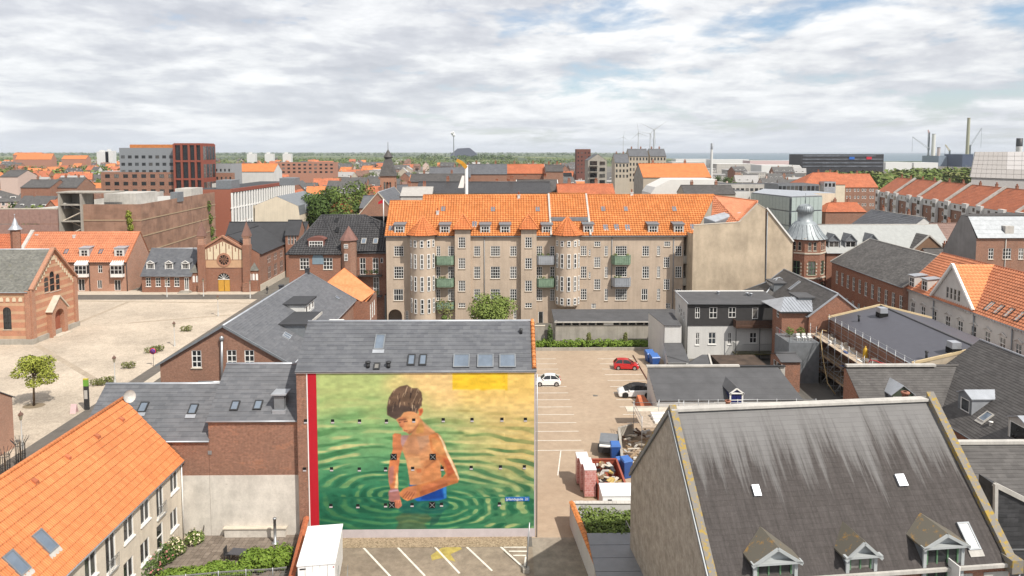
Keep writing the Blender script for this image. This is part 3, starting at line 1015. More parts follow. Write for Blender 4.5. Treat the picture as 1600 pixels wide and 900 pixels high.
def mural_colors(X,Y):
 """X, Y in the working units of the tracing (three per photo pixel from 460, 560); returns linear RGB"""
 rs = np.random.RandomState(4)
 def smooth(sx,sy,seed):
  r = np.random.RandomState(seed)
  g = r.rand(40,40)
  u = (X / sx) % 38; v = (Y / sy) % 38
  i,j = u.astype(int),v.astype(int)
  fu,fv = u - i,v - j
  fu,fv = fu * fu * (3 - 2 * fu),fv * fv * (3 - 2 * fv)
  return (g[i,j] * (1 - fu) + g[i + 1,j] * fu) * (1 - fv) + (g[i,j + 1] * (1 - fu) + g[i + 1,j + 1] * fu) * fv
 C = lambda r,g,b: np.array([r,g,b],float)
 def lerp(a,b,t):
  t = np.clip(t,0,1)[...,None]
  return a * (1 - t) + b * t
 sst = lambda a,b,x: np.clip((x - a) / (b - a),0,1) ** 2 * (3 - 2 * np.clip((x - a) / (b - a),0,1))
 x,y = (X - 115) / 1010,(Y - 60) / 745
 wob = smooth(90,60,1) - .5
 fine = smooth(26,12,2) - .5
 top = lerp(C(184,198,128),C(246,208,142),sst(.28,.52,x + wob * .2 - y * .1) + 0 * x)
 mid = lerp(C(126,174,116),C(218,192,124),sst(.42,.95,x + wob * .1))
 low = lerp(C(48,124,90),C(84,140,96),sst(.5,1.1,x))
 base = lerp(top,mid,sst(.12,.42,y + wob * .1))
 base = lerp(base,low,sst(.40,.80,y + wob * .12 - .10 * np.clip((x - .6) * 2,0,1)))
 def rings(cx,cy,asp,lam0,grow,ph):
  r = np.sqrt((X - cx) ** 2 + ((Y - cy) * asp) ** 2) + wob * 26 + fine * 7
  return np.sin(np.log(1 + r / grow) * lam0 + ph + 3.4 * smooth(230,46,11) + 1.2 * smooth(60,18,12)),r
 s1,r1 = rings(640,690,2.7,62,400,0)
 s2,r2 = rings(455,640,2.4,54,380,1)
 mod = np.clip(2.3 * smooth(120,17,7) - .35,.05,1.5)
 s1,s2 = s1 * mod,s2 * mod
 left = sst(.50,.36,x)
 s = s1 * (1 - left) + s2 * left
 amt = sst(.02,.55,y) * (0.75 + .6 * wob) * (1 - .35 * sst(.5,.9,x) * sst(.6,.2,y))
 dark = lerp(C(66,118,66),C(24,92,66),sst(.3,.8,y))
 dark = lerp(dark,C(206,146,72),sst(.42,.12,y) * sst(.40,.62,x))
 lite = lerp(C(232,214,150),C(128,176,104),sst(.45,.85,y) * (1 - .65 * sst(.45,.8,x)))
 base = lerp(base,dark,np.clip(s * 1.9 - .35,0,1) * .8 * amt)
 base = lerp(base,lite,np.clip(-s * 1.9 - .5,0,1) * .85 * amt)
 base = lerp(base,C(22,84,62),sst(.62,.95,y) * sst(.55,.2,x) * (.45 + .5 * wob))
 ye = sst(738,744,X) * sst(1004,996,X) * sst(152,140,Y + fine * 8)
 base = lerp(base,C(252,204,48),ye * .92)
 base = lerp(base,C(250,205,92),sst(.6,.7,x) * sst(.30,.05,y) * (1 - ye) * .55)
 col = base * (1 + fine[...,None] * .16)
 def mask(poly,blur=0):
  pts = [(3 * (590 + a / 6.427) - 1380,3 * (580 + b / 6.427) - 1680) for a,b in poly]
  m = np.zeros_like(X)
  xj,yj = X + fine * 1.5,Y + wob * 1
  ins = np.zeros(X.shape,bool)
  n = len(pts)
  for i in range(n):
   x1,y1 = pts[i]; x2,y2 = pts[(i + 1) % n]
   if y1 == y2:
    continue
   c = ((y1 > yj) != (y2 > yj)) & (xj < (x2 - x1) * (yj - y1) / (y2 - y1) + x1)
   ins ^= c
  m = ins.astype(float)
  for _ in range(blur):
   m = (m + np.roll(m,1,0) + np.roll(m,-1,0) + np.roll(m,1,1) + np.roll(m,-1,1)) / 5
  return m
 def paint(poly,c,blur=2,a=1.0,clip=None):
  nonlocal col
  m = mask(poly,blur) * a
  g_ = sum(c) / 3
  c = [v + (g_ - v) * .14 + 5 for v in c] if c[0] > c[2] + 20 else c
  if clip is not None:
   m = m * clip
  col = lerp(col,C(*c) * (1 + fine[...,None] * .22 + wob[...,None] * .12),m)
  return m
 paint([(255,1290),(700,1270),(720,1340),(640,1430),(300,1430),(210,1400)],(24,92,86),7,.75)
 paint([(250,1420),(500,1430),(560,1480),(470,1530),(510,1600),(170,1600),(215,1520),(170,1470)],(92,98,62),9,.6)
 paint([(540,1460),(640,1440),(600,1520),(520,1560)],(30,80,70),6,.7)
 paint([(320,1115),(430,1130),(690,1130),(692,1270),(610,1295),(400,1300),(325,1255)],(24,92,178),2)
 paint([(480,1180),(640,1160),(660,1270),(430,1290)],(14,58,140),8,.8)
 paint([(655,1140),(690,1140),(692,1265),(668,1270)],(70,150,214),3,.7)
 tor = [(215,640),(330,630),(520,610),(600,610),(640,650),(600,820),(632,920),(640,1060),(585,1135),(325,1135),(312,1040),(288,890),(262,820),(228,750)]
 T = paint(tor,(214,142,88),2)
 paint([(260,660),(520,640),(500,790),(400,830),(280,800)],(196,132,92),14,.7,T)
 paint([(390,640),(510,630),(520,700),(430,790)],(176,134,104),10,.6,T)
 paint([(470,900),(560,830),(600,930),(560,1100),(430,1110)],(206,122,66),12,.7,T)
 paint([(560,830),(620,900),(640,1050),(590,1120),(555,1010)],(216,132,74),8,.8,T)
 paint([(290,860),(420,850),(440,960),(330,1010)],(232,172,112),12,.7,T)
 paint([(380,970),(440,970),(440,1010),(400,1015)],(206,96,46),6,.7,T)
 paint([(240,620),(320,622),(250,760),(222,700)],(176,136,150),8,.75,T)
 paint([(470,960),(590,860),(600,880),(480,975)],(166,96,56),5,.7,T)
 A1 = [(152,630),(175,615),(235,622),(232,720),(252,765),(226,850),(214,940),(204,1040),(208,1110),(206,1180),(130,1185),(112,1100),(104,1010),(126,880),(152,790)]
 A_ = paint(A1,(214,118,66),2)
 paint([(110,960),(165,940),(160,1100),(125,1140),(108,1060)],(168,104,102),8,.8,A_)
 paint([(160,640),(235,630),(232,720),(215,850),(165,820)],(210,124,74),8,.6,A_)
 paint([(190,1000),(210,1060),(208,1170),(172,1170)],(250,210,140),5,.9,A_)
 paint([(110,1200),(135,1168),(205,1172),(225,1212),(232,1290),(245,1345),(214,1372),(180,1368),(158,1330),(112,1290)],(168,104,96),2)
 paint([(165,1290),(235,1285),(245,1345),(214,1372),(180,1368)],(216,122,80),3,.85)
 paint([(118,1190),(205,1178),(212,1196),(120,1210)],(200,160,176),2,.8)
 for k in range(3):
  paint([(180 + 20 * k,1300),(186 + 20 * k,1300),(192 + 18 * k,1364),(186 + 18 * k,1364)],(120,60,44),1,.6)
 A2 = [(515,640),(575,605),(630,645),(668,700),(702,800),(752,890),(796,985),(822,1075),(806,1112),(700,1145),(570,1200),(440,1252),(380,1272),(300,1300),(262,1280),(228,1250),(214,1222),(262,1172),(310,1152),(430,1128),(570,1090),(648,1060),(684,1020),(655,960),(612,880),(570,830),(535,770)]
 B_ = paint(A2,(210,122,62),2)
 paint([(540,660),(640,690),(690,800),(640,840),(560,780)],(226,152,84),12,.85,B_)
 paint([(650,860),(740,880),(790,1000),(700,1060),(690,960)],(186,80,44),10,.85,B_)
 paint([(440,1150),(690,1065),(800,1060),(700,1110),(450,1210)],(204,110,66),8,.8,B_)
 paint([(420,1200),(700,1110),(705,1140),(430,1252)],(160,78,44),5,.75,B_)
 paint([(600,620),(640,650),(712,800),(826,1070),(812,1085),(690,830),(640,690)],(252,224,176),3,.9,B_)
 paint([(235,1215),(320,1160),(400,1150),(390,1240),(300,1290)],(218,128,80),6,.8,B_)
 for k in range(4):
  paint([(246 + 26 * k,1262 + 8 * k),(300 + 24 * k,1196 + 4 * k),(305 + 24 * k,1202 + 4 * k),(254 + 26 * k,1268 + 8 * k)],(140,66,44),1,.7)
 paint([(330,640),(350,590),(400,520),(430,460),(450,490),(480,540),(580,605),(520,632),(430,645)],(206,134,80),2)
 paint([(395,540),(440,500),(470,560),(460,610),(385,620)],(196,140,62),6,.7)
 paint([(448,490),(580,600),(560,615),(470,560)],(236,160,108),5,.7)
 Fc = paint([(186,480),(232,448),(265,405),(330,392),(392,400),(418,440),(430,470),(402,540),(350,600),(318,626),(288,606),(258,594),(248,566),(222,544),(214,520)],(224,146,88),2)
 paint([(186,480),(240,450),(290,470),(262,560),(222,544)],(206,116,74),6,.7,Fc)
 paint([(300,440),(400,430),(400,520),(330,580)],(234,168,104),10,.6,Fc)
 paint([(205,478),(280,470),(300,482),(212,492)],(104,62,44),3,.8,Fc)
 paint([(212,505),(232,503),(236,512),(216,514)],(70,40,34),2,.8,Fc)
 paint([(262,494),(304,490),(300,502),(266,506)],(86,48,36),2,.8,Fc)
 paint([(222,540),(252,548),(250,556),(226,552)],(150,70,48),2,.8,Fc)
 paint([(262,580),(304,586),(296,597),(266,592)],(168,72,56),2,.85,Fc)
 paint([(300,606),(350,590),(400,530),(420,500),(404,548),(352,604),(320,630)],(160,92,58),4,.7)
 paint([(408,372),(452,362),(458,400),(434,446),(414,436)],(226,112,60),2)
 paint([(424,385),(446,378),(444,405),(430,424)],(176,74,44),3,.8)
 hair = [(96,432),(94,350),(114,262),(160,190),(222,150),(296,134),(350,168),(402,168),(440,204),(450,270),(442,345),(412,372),(398,420),(362,400),(300,398),(262,408),(232,452),(182,478),(120,446)]
 H = paint(hair,(112,84,64),2)
 paint([(100,440),(96,350),(180,330),(330,350),(440,330),(412,380),(260,410),(182,478)],(74,58,52),10,.8,H)
 rr = random.Random(5)
 for k in range(46):
  a,b = rr.uniform(110,430),rr.uniform(150,370)
  c = (206,174,138) if rr.random() < .5 else (54,42,40)
  dx,dy = rr.uniform(-26,8),rr.uniform(30,66)
  paint([(a,b),(a + 9,b),(a + dx + 5,b + dy),(a + dx,b + dy)],c,1,.7,H)
 v = np.clip(col,0,255) / 255
 return np.where(v <= .04045,v / 12.92,((v + .055) / 1.055) ** 2.4) * 0.79
def make_mural(par):
 x0,x1 = ay(496.5,700,MY).x - MX0,MX1 - MX0 - .12
 z0,z1 = ay(650,826.5,MY).z,MZE - .17
 nx,nz = 600,430
 xs,zs = np.linspace(x0,x1,nx),np.linspace(z0,z1,nz)
 gx,gz = np.meshgrid(xs,zs,indexing='ij')
 P = np.array([[pix((MX0 + a,MY,b)) for b in (z0,z1)] for a in (x0,x1)])
 PX = np.empty_like(gx); PY = np.empty_like(gx)
 for i,a in enumerate(xs):
  pa,pb = pix((MX0 + a,MY,z0)),pix((MX0 + a,MY,z1))
  tt = (zs - z0) / (z1 - z0)
  PX[i] = pa[0] + (pb[0] - pa[0]) * tt
  PY[i] = pa[1] + (pb[1] - pa[1]) * tt
 lin = mural_colors((PX - 460) * 3,(PY - 560) * 3)
 v = np.stack([gx,np.full_like(gx,-.028),gz],-1).reshape(-1,3)
 idx = np.arange(nx * nz).reshape(nx,nz)
 f = np.stack([idx[:-1,:-1],idx[1:,:-1],idx[1:,1:],idx[:-1,1:]],-1).reshape(-1,4)
 me = bpy.data.meshes.new("mural_painting")
 me.from_pydata(v.tolist(),[],f.tolist())
 ca = me.color_attributes.new("paint",'FLOAT_COLOR','POINT')
 ca.data.foreach_set('color',np.concatenate([lin.reshape(-1,3),np.ones((nx * nz,1))],1).ravel())
 t = MT("mural_paint")
 at = t.new('ShaderNodeAttribute',attribute_name="paint")
 uvb = brick_node(t,t.map(t.coord(),(1,1,1),rot=(PI / 2,0,0)),.24,.075,.008)
 n = t.noise(t.coord(),6,4)
 cc = t.mix(1.0,at.outputs['Color'],t.ramp(n,[(.3,.93),(.7,1.05)]),'MULTIPLY')
 t.bump(t.math('SUBTRACT',1.0,uvb.outputs['Fac']),0.35,.006)
 me.materials.append(t.done(cc,0.75,0,0.25))
 o = link(me,"mural_painting",par)
 xr0,xr1 = ay(481.5,700,MY).x - MX0,x0 - .004
 MB().box(xr0 + .07,xr1,-.035,.0,z0,z1 + .0).build("red_stripe",RED_P,par)
 MB().box(xr0 - .02,xr0 + .066,-.04,0,z0,z1).build("white_edge",WHITE,par)
 MB().box(xr1 + .002,x1 + .1,-.04,0,0,z0 - .003).build("plinth_band",LAV,par)
 MB().box(x1 + .003,x1 + .11,-.04,0,z0,z1).build("grey_edge",LAV,par)
make_mural(mur)
an,big = MB(),MB()
an.box(-.13,.13,-.03,0,0,.22)
an.box(-.13,.13,-.045,0,-.11,-.003,1)
anm = an.mesh("wall_vent",[BLACK,LAV])
big.box(-.25,.25,-.04,0,-.25,.25)
big.bar((-.2,-.06,-.2),(.2,-.06,.2),.045,.03,1)
big.bar((-.2,-.06,.2),(.2,-.06,-.2),.045,.03,1)
bgm = big.mesh("anchor_plate",[BLACK,STEEL])
for row in (((53,297),(180,297),(306,297),(432,297),(560,293),(698,291),(833,290),(973,289),(1083,289)),((48,522),(175,521),(305,522),(428,521),(555,519),(693,518),(829,514),(966,512),(1078,511)),
   ((172,692),(298,694),(428,690),(552,688),(690,687),(961,685))):
 for a,b in row:
  p = fr.y(460 + a / 3,560 + b / 3)
  link(anm,"wall_vent",mur,(p.x,-.03,p.z))
for a,b in ((466,460),(649,460),(457,685),(646,685)):
 p = fr.y(460 + a / 3,560 + b / 3)
 link(bgm,"anchor_plate",mur,(p.x,-.03,p.z))
p0,p1 = fr.y(789.5,782.5),fr.y(827,776)
sg = MB().box(p0.x,p1.x,-.07,-.02,p0.z,p1.z).build("street_name_plate",m_plain("sign_blue",(0.02,0.13,0.42),0.4),mur)
def lettering(txt,par,loc,h,mat,rot=(PI / 2,0,0),width=None,name="lettering"):
 cu = bpy.data.curves.new(name,'FONT')
 cu.body = txt
 cu.size = h
 cu.extrude = 0.004
 cu.align_x = 'CENTER'
 cu.align_y = 'CENTER'
 tmp = bpy.data.objects.new(name,cu)
 COL.objects.link(tmp)
 dg = bpy.context.evaluated_depsgraph_get()
 me = bpy.data.meshes.new_from_object(tmp.evaluated_get(dg))
 bpy.data.objects.remove(tmp,do_unlink=True)
 me.materials.clear()
 me.materials.append(mat)
 o = link(me,name,par,loc,rot)
 if width:
  xs = [v.co.x for v in me.vertices]
  k = width / (max(xs) - min(xs))
  o.scale = (k,k,1)
 return o
lettering("Jyllandsgade  21",sg,((p0.x + p1.x) / 2,-.08,(p0.z + p1.z) / 2),.28,WHITE,width=(p1.x - p0.x) * .92)
MB().tube([(L_ + .1,-.1,0),(L_ + .1,-.1,MZE - .3)],.05,6).build("downpipe",STEEL,mur)
tt_ = thing("steel_post","thin leaning steel post at the lower right corner of the painted wall","post",az(822,893))
MB().tube([(0,0,0),(.28,.5,3.6)],.05,6).build("pole",STEEL,tt_)
MB().box(-.25,.25,-.25,.25,0,.3).build("base_block",CONC,tt_)
CY = 55.3
for nm,lab,xa,xb,pe,pr_,skyl in (("brick_house","low brick house with grey slate roof behind the tip of the orange roof",-35.0,-24.36,687,601,((159 / 1.0,0,0),)),
                                      ("brick_house","taller patched brick house with grey slate roof and metal roof vent beside the painted wall",-24.34,-16.87,656,570.5,())):
 ze = ay(380,pe,CY).z
 run = 4.3
 zr = ay(300,pr_,CY + run).z
 frc = Fr(xa,CY)
 h = house(nm,lab,"house",xa,CY,xb - xa,2 * run,ze,zr,BRICK_P,SLATE_L,'eternit',ov=.1,gov=.1,ridge=ZINC,gutter=ZINC,group=None)
 tv = Vector((0,run,zr - ze))
 zb = ay(300,743,CY).z
 MB().box(max(0,-27.3 - xa),xb - xa - .003,-.03,.0,0.0,zb).build("whitewashed_band",WASHED,h)
 if pe == 687:
  for px,py in ((302,640),(224,637)):
   skylight(h,frc.slope(px,py,ze,zr,run),(1,0,0),tv,.72,1.0,flash=ZINC)
  p = frc.y(328,707)
  MB().box(p.x - .15,p.x + .15,-.06,0,p.z - .15,p.z + .15).build("wall_vent",STEEL,h)
 else:
  for px,py in ((367.5,634.5),(403.5,633.5)):
   skylight(h,frc.slope(px,py,ze,zr,run),(1,0,0),tv,.68,.9)
  p = frc.slope(437,642,ze,zr,run)
  v = MB().box(p.x - .42,p.x + .42,p.y - .1,p.y + .9,p.z - .2,p.z + 1.25)
  v.box(p.x - .55,p.x + .55,p.y - .25,p.y + 1.2,p.z - .3,p.z + .12,1)
  v = v.build("vent_stack",[ZINC_D,ZINC],h)
  MB().box(p.x - .62,p.x + .62,p.y - .3,p.y + 1.1,p.z + 1.4,p.z + 1.5).box(p.x - .36,p.x + .36,p.y,p.y + .8,p.z + 1.252,p.z + 1.398).build("vent_cap",ZINC,v)
OX,OY0,OY1 = -26.6,26.0,55.0
oze,ozr,orun = 6.72,11.75,4.55
fro = Fr(OX,OY0,PI / 2)
ow = []
def wpx(px,pt,pb,w,nx,ny,**k):
 """window on the right-hand wall: pixel of its middle -> (u, z)"""
 a,b = ax(px,pb,OX),ax(px,pt,OX)
 ow.append((a.y - OY0,a.z,w,b.z - a.z,nx,ny,k))
wpx(272.5,737,768,1.25,2,1); wpx(272.5,795,826,1.25,2,1)
wpx(251,758,806,1.1,2,1,name='french_window'); wpx(251,817,857,1.0,1,2,name='door')
wpx(227.5,782,816,1.3,2,1); wpx(227.5,843,877,1.3,2,1)
wpx(202,806,843,1.3,2,1); wpx(202,873,906,1.3,2,1)
wpx(174.5,833,892,1.2,2,1,name='french_window'); wpx(143,864,904,1.3,2,1)
for u in (8.0,11.0):
 ow.append((u,3.9,1.3,1.6,2,1,{}))
oh = house("orange_roof_house","long rendered house under a bright new orange tile roof in the near left corner","house",OX,OY0,OY1 - OY0,2 * orun,oze,ozr,m_plaster("worn_beige_render",(0.66,0.585,0.48),0.2,0.5),TILE_N,'pan',
           rot=PI / 2,ov=.22,gov=.15,ops={'F': ow},sill=WHITE,gutter=ZINC)
for u_,z_ in ((ax(251,806,OX).y - OY0,ax(251,806,OX).z),(ax(174.5,892,OX).y - OY0,ax(174.5,892,OX).z)):
 rb = MB().box(u_ - .62,u_ + .62,-.22,-.19,z_ + .0,z_ + .04).box(u_ - .62,u_ + .62,-.22,-.19,z_ + .95,z_ + 1.0)
 for k in range(9):
  rb.box(u_ - .6 + .15 * k - .01,u_ - .6 + .15 * k + .01,-.215,-.195,z_ + .04,z_ + .95)
 rb.build("balcony_rail",STEEL,oh)
ovn = Vector((0,orun,ozr - oze))
for px,py in ((69,847),(24,881)):
 p = fro.slope(px,py,oze,ozr,orun)
 skylight(oh,p,(1,0,0),ovn,.85,1.55,frame=ZINC_D,flash=LIGHTG)
for px,py in ((192,658.5),(154,685),(108,718),(57,756)):
 p = fro.slope(px,py,oze,ozr,orun)
 MB().hexa([p + Vector(q) for q in ((-.16,-.1,0),(.16,-.1,0),(.16,.25,.25),(-.16,.25,.25))],[p + Vector(q) for q in ((-.14,-.08,.2),(.14,-.08,.2),(.14,.22,.36),(-.14,.22,.36))]).build("vent_tile",TILE_R,oh)
gp = MB()
gp.tube([(OY1 - OY0 + .02,-.08,oze - .25),(OY1 - OY0 + .02,-.08,0.1)],.05,6)
gp.build("downpipe",WHITE,oh)
ds = thing("satellite_dish","pale round satellite dish behind the peak of the orange roof","satellite dish",(OX - orun + .35,OY1 + .35,ozr + .15))
MB().lathe([(0.0,0),(.25,.04),(.5,.14),(.52,.17)],(0,0,0),16).build("dish",LIGHTG,ds,rot=(rad(75),0,rad(60)))
MB().tube([(0,0,-.9),(0,0,0)],.04,6).build("mast",STEEL,ds)
frd = Fr(-21.9,69,PI / 2)
dze,dzr,drun = 10.35,14.25,6.58
gw = []
for px,pt,pb,w in ((307.5,547,574.5,15),(362.5,547,574,14),(390,547,574,14)):
 a = frd.x(px,pb,0)
 gw.append((13.16 - a.y,a.z,1.0,1.8,2,3,{'zs': (1.15,) and None}))
dh = house("slate_gable_house","long slate roofed house with its brown brick gable and three white windows towards the camera","house",-21.9,69,30.4,13.16,dze,dzr,BRICK_B,SLATE_L,'slate',
           rot=PI / 2,ov=.3,gov=.25,ops={'L': gw},ridge=ZINC,gutter=ZINC,sill=STONE,verge=ZINC_D)
dn = Vector((0,drun,dzr - dze))
p0,p1 = frd.x(346.5,598,-.25),frd.x(346.5,533,-.25)
MB().tube([(-.25,p0.y,p0.z - 1),(-.25,p1.y,p1.z)],.13,8).lathe([(.13,0),(.22,.1),(.22,.42),(.05,.55)],(-.25,p1.y,p1.z),10).build("flue",STEEL,dh)
pl = frd.x(310,597,-.3)
MB().tube([(-.3,pl.y,pl.z),(-.3,p0.y,pl.z)],.14,8).build("flue_elbow",STEEL,dh)
def flat_dormer(t,f,pxs,ze,zr,run,topmat,wallmat,name,hgt,depth):
 P = [f.slope(a,b,ze,zr,run) for a,b in pxs]
 x0,x1 = min(p.x for p in P),max(p.x for p in P)
 y0 = min(p.y for p in P)
 zf = ze + (zr - ze) * y0 / run
 mb = MB().box(x0,x1,y0,y0 + depth,zf - .2,zf + hgt)
 o = mb.build(name,wallmat,t)
 MB().box(x0 - .18,x1 + .18,y0 - .25,y0 + depth,zf + hgt + .003,zf + hgt + .16).build("flat_roof",topmat,o)
 pm,fr_ = window_mesh(1.1,hgt * .62,2,1,WHITE,.07,False,None)
 n = max(1,int((x1 - x0) / 1.6))
 for k in range(n):
  xx = x0 + (x1 - x0) * (k + .5) / n
  a = link(pm,"window",o,(xx,y0 - .03,zf + hgt * .25))
  b = link(fr_,"frame",o,(xx,y0 - .03,zf + hgt * .25))
 return o
x_a,x_b = az(455,505,12.2).y - 69,az(505,480,12.2).y - 69
fd = MB().box(7.6,13.2,.5,4.6,dze + .3,dze + 2.0)
fd = fd.build("dormer",ZINC_D,dh)
MB().box(7.4,13.5,.2,4.9,dze + 2.003,dze + 2.2).build("flat_roof",FELT_D,fd)
MB().box(7.4,13.5,.1,.197,dze + 1.9,dze + 2.22).build("fascia",LIGHTG,fd)
fd2 = MB().box(13.9,18.2,2.4,5.0,dze + 1.2,dze + 2.9).build("dormer",WHITE_R,dh)
MB().box(13.7,18.4,2.1,5.3,dze + 2.903,dze + 3.1).build("flat_roof",FELT_D,fd2)
for k in range(3):
 xx = 14.6 + 1.4 * k
 window(dh,(xx,2.4,dze + 1.75),0,.9,.95,1,1,inset=-.03)
MB().box(11.5,17.5,-1.6,.4,dze + .1,dze + .25).build("canopy",WHITE,dh)
skylight(dh,frd.slope(527,466,dze,dzr,drun),(1,0,0),dn,1.0,.7,frame=ZINC_D)
skylight(dh,frd.slope(449,524,dze,dzr,drun),(1,0,0),dn,.6,.9,frame=ZINC)
skylight(dh,frd.slope(452,523,dze,dzr,drun) + Vector((-1.1,0,0)),(1,0,0),dn,.6,.9,frame=ZINC)
chimney(dh,(30.0,drun,dzr - .4),.55,.55,1.1,FELT_D,0)
chimney(dh,(19.5,drun + .4,dzr - .6),.5,.5,.9,FELT_D,0)
bay = MB().lathe([(1.5,0),(1.5,9.2)],(0,0,0),12).build("round_bay",BRICK_R,dh,(6.3,-.9,0))
MB().lathe([(1.75,9.2),(1.75,9.32),(1.2,9.55),(0.02,9.7)],(0,0,0),12).build("bay_roof",ZINC_D,bay)
pA,pB,pC = az(538,419,13.5),az(511,441,11.5),az(586,456,11.3)
ann = thing("orange_annex","small brick annex with smooth orange hipped tile roof behind the slate house","house",(-21.0,99.0,0))
fa = Fr(-21.0,99.0)
e0 = fa.y(511,441,6); e1 = fa.y(565,472,0.0); e2 = fa.y(586,456,5); rr_ = fa.y(538,418.5,9)
facade(ann,BRICK_R,(e0.x - 1.0,.2,0),0,[(0,0),(e2.x - e0.x + 1.0,0),(e2.x - e0.x + 1.0,e1.z),(0,e1.z + .6)],[])
facade(ann,BRICK_R,(e2.x,.2,0),PI / 2,[(0,0),(6,0),(6,e2.z),(0,e1.z)],[(1.2 + 1.5 * k,e1.z - 3.0,.9,2.4,2,3) for k in range(3)])
tiles(ann,e0,e1,e2,rr_,m_tile("flat_orange_tile",(0.58,0.215,0.085),(0.66,0.26,0.11),.3,.35,.12),lift=.05,e=.35,tw=0,step=.02)
BX0,BX1,BY = -21.6,35.3,126.0
bze,bzr,brun = 16.75,ay(700,305.5,133.2).z,7.2
fb = Fr(BX0,BY)
c7 = lambda x,y: (580 + x / 4.284,300 + y / 4.284)
c8 = lambda x,y: (860 + x / 3.9125,300 + y / 3.9125)
wl_ = []
def add7(xs,rows,w,nx,ny,cv=c7,**k):
 for a,b in rows:
  (px,pt),(_,pb) = cv(xs,a),cv(xs,b)
  s = 4.284 if cv is c7 else 3.9125
  wl_.append((px,pt,pb,w / s,nx,ny,k))
R1,R2,R3 = (362,430),(499,580),(650,728)
add7(185,(R1,R2),64,4,4); add7(183,((650,728),),64,4,2)
add7(450,(R1,R2,R3),26,2,4); add7(535,(R1,R2,R3),40,3,4)
add7(709,(R1,R2,R3),42,3,4); add7(831,(R1,R2,R3),64,4,4); add7(951,(R1,R2,R3),44,3,4)
add7(1125,(R1,R2,R3),40,3,4); add7(1212,(R1,R2,R3),30,2,4)
add7(240,((795,858),),18,2,4); add7(672,((812,834),),30,3,1); add7(962,((790,852),),20,2,3)
add7(1135,((800,880),),34,1,1,name='door')
add7(203,((330,390),(455,528),(592,660)),37,3,4,c8); add7(240,((352,390),(490,528)),11,1,3,c8)
add7(287,((302,333),),38,3,2,c8); add7(286,((398,462),(533,598)),38,3,4,c8); add7(264,((682,712),),28,3,2,c8)
add7(341,((330,392),(458,525),(592,665)),20,2,4,c8)
add7(432,((330,390),(455,520),(592,662)),70,5,4,c8)
add7(582,((330,392),(455,528)),42,3,4,c8); add7(575,((592,662),),38,3,2,c8)
add7(661,((330,390),(455,525),(592,662)),19,2,4,c8)
add7(714,((302,333),),38,3,2,c8); add7(710,((398,462),(533,598)),36,3,4,c8); add7(719,((680,712),),28,3,2,c8)
add7(782,((330,392),(455,525),(592,650)),40,3,4,c8)
bg = thing("apartment_building","long beige apartment block with orange tile roof, round stair turrets and green balconies","building",(BX0,BY,0))
wins = fwin(fb,wl_)
holes = [rect_hole(*q[:4]) for q in wins]
pa0,pa1 = fb.y(*c7(115,866)),fb.y(*c7(206,785))
arch = arc_hole((pa0.x + pa1.x) / 2,max(pa0.z,.02),pa1.x - pa0.x,pa1.z - max(pa0.z,.02),12)
LB = BX1 - BX0
rx0 = fb.y(*c8(812,400)).x
wall(bg,BEIGE,(0,0,0),0,[(0,0),(rx0,0),(rx0,bze),(0,bze)],holes + [arch],.18)
SILL_B = m_plain("beige_sill",(0.36,0.29,0.21),.8)
for q in wins:
 k = dict(q[6]) if len(q) > 6 else {}
 window(bg,(q[0],0,q[1]),0,q[2],q[3],q[4],q[5],ft=.085,inset=.10,sill=SILL_B if k.get('name') != 'door' else None,**k)
MB().box((pa0.x + pa1.x) / 2 - 2,(pa0.x + pa1.x) / 2 + 2,2.5,2.6,0,5).build("gateway_shadow_wall",BEIGE,bg)
gwm = MB()
ca = (pa0.x + pa1.x) / 2
gwm.box(ca - 2.0,ca - 1.7,.19,2.5,0,5).box(ca + 1.7,ca + 2.0,.19,2.5,0,5).box(ca - 2,ca + 2,.19,2.6,5.0,5.2)
gwm.build("gateway",DARK,bg)
wall(bg,BRICK_R,(0,2 * brun,0),-PI / 2,[(0,0),(2 * brun,0),(2 * brun,bze),(brun,bzr - 1),(0,bze)])
wall(bg,BEIGE,(LB,2 * brun,0),PI,[(0,0),(LB,0),(LB,bze),(0,bze)])
lg = MB().box(rx0,LB,1.5,1.7,0,bze)
lg.build("loggia_wall",BEIGE,bg)
lg = MB()
for z0,z1 in ((bze - .5,bze),):
 lg.box(rx0 - .0,LB,-.02,1.5,z0,z1)
for pt,pb in ((390,437),(525,572)):
 a,b = fb.y(*c8(840,pb)).z,fb.y(*c8(840,pt)).z
 lg.box(rx0,LB,-.1,1.49,a,a + .25).box(rx0,LB,-.12,.0,a + .252,b)
 window(bg,((rx0 + LB) / 2 + .3,1.5,a + .3),0,1.3,2.2,2,2,inset=-.02)
 window(bg,((rx0 + LB) / 2 + .3,1.5,a - 4.2),0,1.3,2.2,2,2,inset=-.02) if a < 8 else None
lg.build("loggia_floor",CONC,bg)
MB().box(-.05,rx0,-.13,-.002,bze - .35,bze - .02).build("cornice",m_plain("beige_cornice",(0.46,0.37,0.28),.8),bg)
xj = fb.y(652,367).x + .4
bzl = bzr - 1.05
kw = roofkw('pan2')
sl = (bzr - bze) / brun
runl = (bzl - bze) / sl
tiles(bg,(-.2,-.35,bze - .35 * sl),(xj,-.35,bze - .35 * sl),(xj,runl,bzl),(-.2,runl,bzl),TILE_O,lift=.06,**kw)
xw0,xw1 = fb.y(861,345).x,fb.y(922.5,350).x
xend = LB + 4.0
